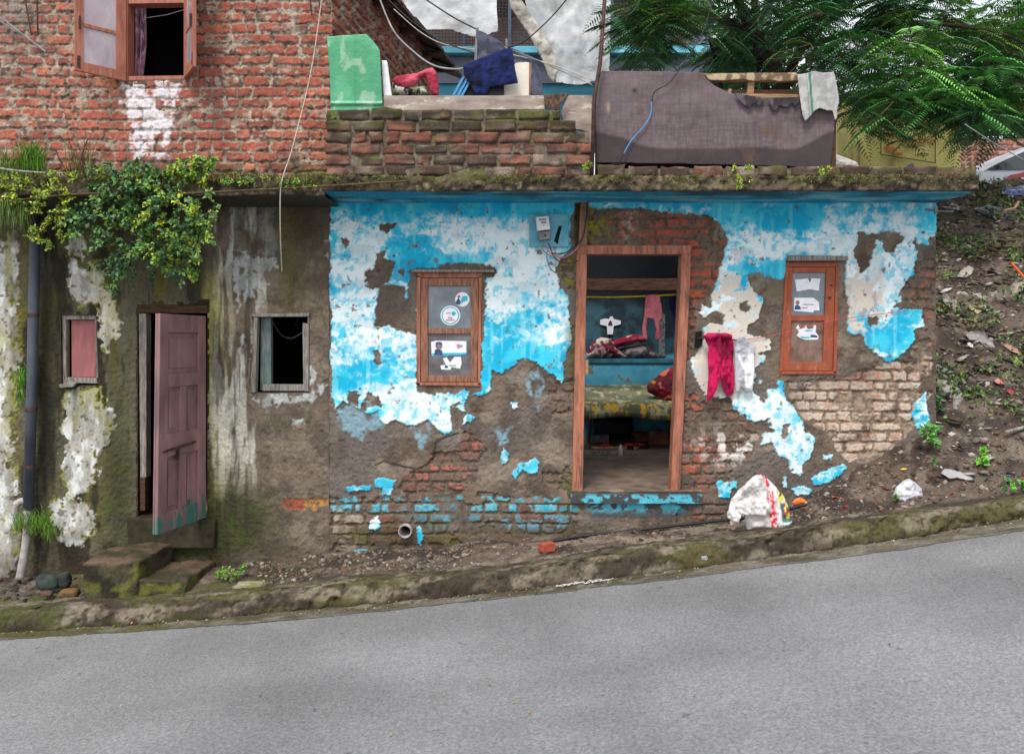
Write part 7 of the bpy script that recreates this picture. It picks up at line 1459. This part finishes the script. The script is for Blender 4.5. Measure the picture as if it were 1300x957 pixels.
# bank vegetation: low leafy cover
r = random.Random(91); lv = Leaves(); k = 0
while k < 8000:
    x, y = r.uniform(3.2, 6.4), r.uniform(-.1, 3.6)
    if fbm(np.array([x*2.2]), np.array([y*2.2]), 4, 600)[0]+r.uniform(-.07, .05) < .56-.03*(y > 1.2)+.07*(y < .9): continue
    z = float(groundz(np.array([x]), np.array([y]))[0]); base = r.choice([(74, 104, 50), (98, 130, 60), (62, 84, 44), (110, 112, 60)])
    for j in range(3):
        lv.leaf(Vector((x+r.gauss(0, .02), y+r.gauss(0, .02), z+r.uniform(.0, .05))), (rv(r)+Vector((0, -.4, .5))), (rv(r)+Vector((0, -.6, .8))), r.uniform(.025, .06), .013, leafcol(base, r)); k += 1
o = lv.build('ground_cover'); tag(o, 'low green weeds spread over the littered bank', 'weeds', None, 'stuff')
def gpt(px, py, y0=-.55, y1=3.6):
    """where the sight line through a measured point meets the ground of the bank"""
    best = None
    for k in range(420):
        y = y0+(y1-y0)*k/419; p = P(px, py, y)
        if p.z <= float(groundz(np.array([p.x]), np.array([y]))[0]): return p
    return P(px, py, y1)
# big named bits
sack_o = [(919, 648), (926, 630), (940, 615), (952, 604), (958, 601), (968, 603), (980, 611), (988, 620), (996, 629), (1003, 645), (1008, 667), (1007, 672), (990, 677), (965, 677), (950, 675), (949, 660), (945, 653), (938, 652), (934, 662), (926, 659), (920, 654)]
def sackc(X, Z):
    s = 5.5/F; px = X/s+650; py = 433-(Z-1.6)/s; C = mixs(np.zeros(X.shape+(3,))+np.array(srgb(222, 219, 216)), (196, 191, 187), sst(.45, .65, fbm(X*10, Z*10, 4, 700)))
    # red printed band
    cx_ = np.interp(py, [603, 625, 640, 677], [970, 978, 979, 984]); bandm = sst(5.0, 4.0, np.abs(px-cx_)); pat = sst(.46, .54, vn(px*.55, py*.35, 3)); C = mixs(C, (206, 40, 66), bandm*(1-pat*.75))
    rt = sst(989, 991, px-(py-640)*.1); C = mixs(C, (78, 80, 86), rt*sst(618, 624, py)*sst(.3, .45, fbm(X*12, Z*12, 3, 701)+.1)); q = fbm(X*30, Z*30, 3, 702); C = mixs(C, (190, 40, 50), rt*sst(.58, .62, q)*sst(640, 646, py)*sst(660, 656, py)); C = mixs(C, (220, 200, 60), rt*sst(.62, .66, fbm(X*26, Z*26, 2, 703))*sst(660, 656, py))
    C = mixs(C, (60, 130, 110), rt*sst(2, 1.2, np.abs(py-660))); C = mixs(C, (228, 226, 224), rt*sst(662, 663, py)*sst(673, 672, py)*(px > 992)); C = mixs(C, (60, 60, 66), rt*(px > 993)*(px < 1004)*sst(.6, .4, np.abs(py-666.5))*(vn(px*1.5, py*0, 5) > .4)); C = mixs(C, (190, 40, 60), rt*sst(673, 674, py))
    return C
sk_Y = -.47
sk = empty('white_sack', P(970, 677, -.47), 'crumpled white woven sack with a red printed band on the kerb', 'sack')
body_o = [(955, 640), (958, 618), (966, 602), (976, 608), (988, 620), (996, 629), (1003, 645), (1008, 667), (1006, 673), (990, 677), (965, 677), (950, 675), (947, 662), (949, 650)]
flap_o = [(919, 648), (926, 630), (940, 615), (952, 604), (958, 601), (968, 602), (972, 614), (970, 632), (975, 646), (968, 655), (955, 652), (945, 651), (938, 650), (934, 662), (926, 659), (920, 654)]
inflate('sack_body', pl(body_o, sk_Y), sk_Y+.03, .07, M['plastic'], sackc, sk, .005, .035, 6, 710, fat=.09)
inflate('sack_mouth', pl(flap_o, sk_Y), sk_Y-.05, .025, M['plastic'], sackc, sk, .005, .022, 9, 716, lambda X, Z: -.10*(fbm(X*9+Z*6, Z*3-X*2, 4, 717)-.5), fat=.04)
b = MB(); mats_ = [M['paper_pink']]
o = inflate('plastic_bag', pl([(1134, 628), (1138, 618), (1147, 610), (1154, 607), (1162, 612), (1170, 620), (1171, 632), (1160, 636), (1150, 636), (1146, 642), (1141, 640), (1138, 632)], -.4), -.4, .05, M['plastic'], mottle((206, 206, 210), (170, 170, 176), 14, 720), None, .005, .02, 16, 721, fat=.08); tag(o, 'white knotted plastic bag lying on the rubble by the kerb', 'plastic bag')
o = inflate('snack_wrapper', pl([(1005, 638), (1010, 633), (1016, 631), (1022, 634), (1026, 638), (1018, 640), (1008, 641)], -.3), -.3, .015, M['plastic'], flowery((224, 110, 40), [(226, 222, 216)], 20, 725, .5), None, .004, .012, 22, 726, fat=.03); tag(o, 'orange and white wrapper beside the sack on the black pipe', 'wrapper')
R = Matrix.Rotation(.5, 3, 'Z'); c = P(694, 697, -.42); c.z = float(groundz(np.array([c.x]), np.array([c.y]))[0])
b = MB(); b.box(c.x-.052, c.x+.052, c.y-.035, c.y+.035, c.z, c.z+.062, R=R, j=.003); M['brick_red'] = cmat('bright_brick', (168, 84, 62), (140, 66, 50), 30, .9, bump=.5)
o = b.build('brick', M['brick_red'], bevel=.006); tag(o, 'single red brick lying on the concrete ledge below the doorway', 'brick')
STG = 'loose stones lying on the verge'
def stone(name, label, px, py, Y, sx, sy, sz, cols, seed, cat='stone', zoff=0):
    b_ = bmesh.new(); bmesh.ops.create_icosphere(b_, subdivisions=3, radius=1); p = P(px, py, Y); co = []
    for v in b_.verts:
        q = v.co.copy(); n = mnoise.noise(q*1.2+Vector((seed, 0, 0)))*.5+mnoise.noise(q*3+Vector((seed, 5, 0)))*.2; m_ = max(abs(q.x), abs(q.y), abs(q.z)); q = q*(.55+.45/m_*.8)*(1+n*.5); co.append((p.x+q.x*sx, p.y+q.y*sy, p.z+q.z*sz))
    fs = [tuple(v.index for v in f.verts) for f in b_.faces]; b_.free(); co = np.array(co); C = mixs(np.zeros((len(co), 3))+np.array(srgb(*cols[0])), cols[1], sst(.42, .58, fbm(co[:, 0]*14, co[:, 2]*14+co[:, 1]*9, 4, seed)))
    o = link_mesh(name, co, fs, M['stone'], None, C, None, True); tag(o, label, cat, STG if name == 'stone' else None); return o
stone('boulder', 'mossy boulder at the right edge of the verge', 1287, 590, -.2, .13, .10, .085, [(120, 110, 84), (90, 96, 44)], 3)
stone('stone', 'long pale mossy stone right of the concrete steps', 318, 744, -.5, .12, .06, .035, [(140, 132, 108), (104, 108, 56)], 5)
stone('stone', 'dark wet stone left of the concrete steps', 62, 738, -.35, .085, .06, .06, [(56, 68, 60), (40, 46, 44)], 6)
stone('stone', 'small dark stone leaning beside the dark wet stone', 82, 736, -.32, .05, .05, .06, [(64, 76, 70), (44, 50, 46)], 7)
stone('stone', 'rusty brown flat stone left of the concrete steps', 88, 752, -.45, .07, .05, .03, [(112, 84, 50), (84, 66, 42)], 8)
stone('stone', 'reddish flat stone before the rusty brown one', 60, 753, -.5, .04, .03, .02, [(120, 84, 66), (90, 66, 54)], 9)
stone('stone', 'white rounded pebble left of the yellow litter on the verge', 377, 743, -.4, .018, .016, .018, [(190, 186, 180), (160, 156, 150)], 10)
stone('stone', 'brownish fist sized stone on the verge below the drain pipe', 463, 735, -.4, .045, .035, .028, [(110, 96, 84), (84, 74, 66)], 11)
stone('stone', 'flat grey stone on the verge right of the drain pipe', 611, 706, -.3, .03, .025, .014, [(150, 142, 128), (120, 112, 100)], 12)
stone('stone', 'cube of pale concrete on the bank beside the wall corner', 1209, 555, -.05, .04, .035, .045, [(176, 174, 170), (140, 136, 130)], 13)
b = MB(); b.tube([P(1251, 597, -.3), P(1262, 622, -.45)], .014, 5); o = b.build('bank_stick', M['raw_wood']); tag(o, 'short pale stick lying on the bank below the mossy boulder', 'stick')
b = MB(); b.tube([P(1276, 549, -.15), P(1305, 541, -.1)], .014, 6); o = b.build('white_rod', M['grey_wood']); tag(o, 'pale broken rod on the bank at the right edge', 'rod')
def scrap(name, label, poly, cols, seed, th=.02, cat='rag', cr=.03):
    cols = [tuple(int(v*.86) for v in cols[0]), tuple(int(v*.8) for v in cols[1])]
    cxp = sum(p[0] for p in poly)/len(poly); cyp = sum(p[1] for p in poly)/len(poly); g = gpt(cxp, cyp); Yc = g.y-.03
    s = (6+Yc)/F
    def dispz(X, Z): return (Z-g.z)*1.15
    o = inflate(name, pl(poly, Yc), Yc, th, M['plastic'], mottle(cols[0], cols[1], 12, seed), None, .009, cr, 13, seed+1, dispz, fat=.08); tag(o, label, cat, 'rags caught on the littered bank' if name == 'rag' else None)
scrap('dark_tarp', 'torn grey black sheet lying high on the bank', [(1238, 265), (1250, 262), (1262, 258), (1280, 262), (1300, 265), (1310, 276), (1300, 280), (1278, 286), (1262, 285), (1250, 276)], [(88, 86, 92), (52, 50, 56)], 740, .03, 'tarpaulin', .03)
scrap('rag', 'pale grey rag just right of the wall top', [(1193, 262), (1205, 262), (1212, 256), (1218, 262), (1214, 268), (1198, 266)], [(176, 176, 180), (120, 118, 120)], 742)
scrap('rag', 'dirty white rag strung across the upper bank', [(1200, 317), (1212, 310), (1224, 308), (1236, 309), (1248, 314), (1240, 317), (1226, 316), (1212, 319), (1204, 321)], [(170, 160, 146), (100, 90, 80)], 744)
scrap('rag', 'brown and pink rag on the bank beneath the white one', [(1210, 352), (1222, 342), (1236, 336), (1240, 340), (1232, 348), (1220, 354)], [(180, 172, 160), (110, 96, 84)], 746)
scrap('rag', 'long cream cloth bundle at the right side of the bank', [(1232, 372), (1250, 372), (1268, 368), (1284, 364), (1296, 358), (1310, 356), (1310, 366), (1292, 372), (1280, 384), (1270, 390), (1258, 382), (1240, 384)], [(172, 162, 144), (120, 108, 94)], 748, .04)
scrap('rag', 'grey torn sacking heap below the cream cloth bundle', [(1198, 378), (1208, 370), (1218, 378), (1216, 392), (1222, 400), (1208, 396), (1200, 388)], [(140, 132, 122), (80, 72, 66)], 750, .03)
scrap('rag', 'yellowish cloth scrap under the cream cloth bundle', [(1228, 390), (1240, 383), (1256, 384), (1262, 388), (1246, 394), (1234, 400)], [(186, 172, 136), (110, 98, 80)], 752)
scrap('plastic_bag', 'translucent pale bag standing by the wall corner', [(1196, 484), (1204, 482), (1214, 484), (1222, 492), (1224, 506), (1230, 518), (1216, 520), (1200, 522), (1204, 508)], [(176, 172, 160), (136, 132, 122)], 754, .03, 'plastic bag', .02)
scrap('plastic_bag', 'crumpled white bag high against the wall corner', [(1180, 462), (1190, 460), (1200, 466), (1208, 472), (1200, 474), (1188, 470)], [(196, 196, 198), (150, 150, 152)], 756, .02, 'plastic bag')
scrap('plastic_strip', 'curled white plastic strip below the pale concrete cube', [(1196, 601), (1203, 596), (1213, 597), (1222, 600), (1232, 602), (1234, 608), (1226, 609), (1214, 606), (1204, 607)], [(176, 174, 172), (110, 104, 100)], 758, .015, 'plastic strip')
scrap('red_wrapper', 'red foil wrapper on the right side of the bank', [(1262, 483), (1270, 480), (1276, 484), (1274, 488), (1264, 487)], [(200, 50, 50), (206, 160, 150)], 760, .01, 'wrapper')
scrap('red_wrapper', 'small crumpled red packet beneath the red foil wrapper', [(1278, 496), (1284, 493), (1288, 498), (1282, 502)], [(200, 44, 54), (150, 30, 40)], 762, .01, 'packet')
scrap('red_cloth', 'bright red scrap with yellow bits at the right of the bank', [(1276, 438), (1284, 436), (1292, 442), (1290, 450), (1280, 446)], [(206, 40, 36), (190, 150, 120)], 764, .015, 'scrap')
scrap('paper_scrap', 'crumpled grey newspaper on the middle of the bank', [(1228, 424), (1240, 420), (1256, 420), (1258, 430), (1256, 442), (1244, 442), (1240, 432), (1230, 432)], [(150, 146, 140), (96, 90, 84)], 766, .02, 'newspaper')
scrap('cup', 'small white foam cup lying on the bank', [(1229, 436), (1233, 434), (1236, 438), (1233, 442), (1229, 440)], [(220, 220, 222), (190, 190, 194)], 768, .01, 'cup', .004)
scrap('plastic_heap', 'blue and white plastic heap before the white car', [(1268, 246), (1276, 238), (1290, 236), (1310, 232), (1310, 244), (1290, 250), (1272, 252)], [(48, 66, 140), (190, 190, 200)], 770, .03, 'plastic')
b = MB(); b.tube([P(1284, 334, 1.2), P(1300, 352, 1.1)], .010, 5); o = b.build('orange_stick', cmat('orange_paint', (222, 90, 40), (200, 70, 30), 8, .6)); tag(o, 'thin orange stick lying on the upper bank', 'stick')
b = MB(); b.tube(smoothpath([P(1271, 277, 1.9), P(1275, 268, 1.85), P(1288, 264, 1.85), P(1293, 256, 1.85)]), .012, 6); o = b.build('bent_branch', M['raw_wood']); tag(o, 'bent pale branch lying across the torn black sheet', 'branch')
b = MB(); rs = random.Random(8); pth = []
for k in range(46):
    u = k/45*2; u = u if u < 1 else 2-u; x = -.0+.30+.36*u+rs.uniform(-.02, .02); y = KY-.035+rs.uniform(-.022, .022); pth.append(Vector((x, y, float(roadz(x))+.018+rs.uniform(0, .01))))
b.tube(smoothpath(pth, 4), .0017, 4); o = b.build('white_string', M['paper']); tag(o, 'tangled white string lying in the gutter', 'string')
o = inflate('green_bottle_shard', pl([(890, 706), (897, 705), (902, 712), (901, 721), (895, 722), (891, 716)], -.68), -.68, .008, M['plastic'], const(128, 138, 142), None, .004, .003, 10, 780, fat=.03); tag(o, 'flattened clear plastic piece against the kerb face', 'plastic')
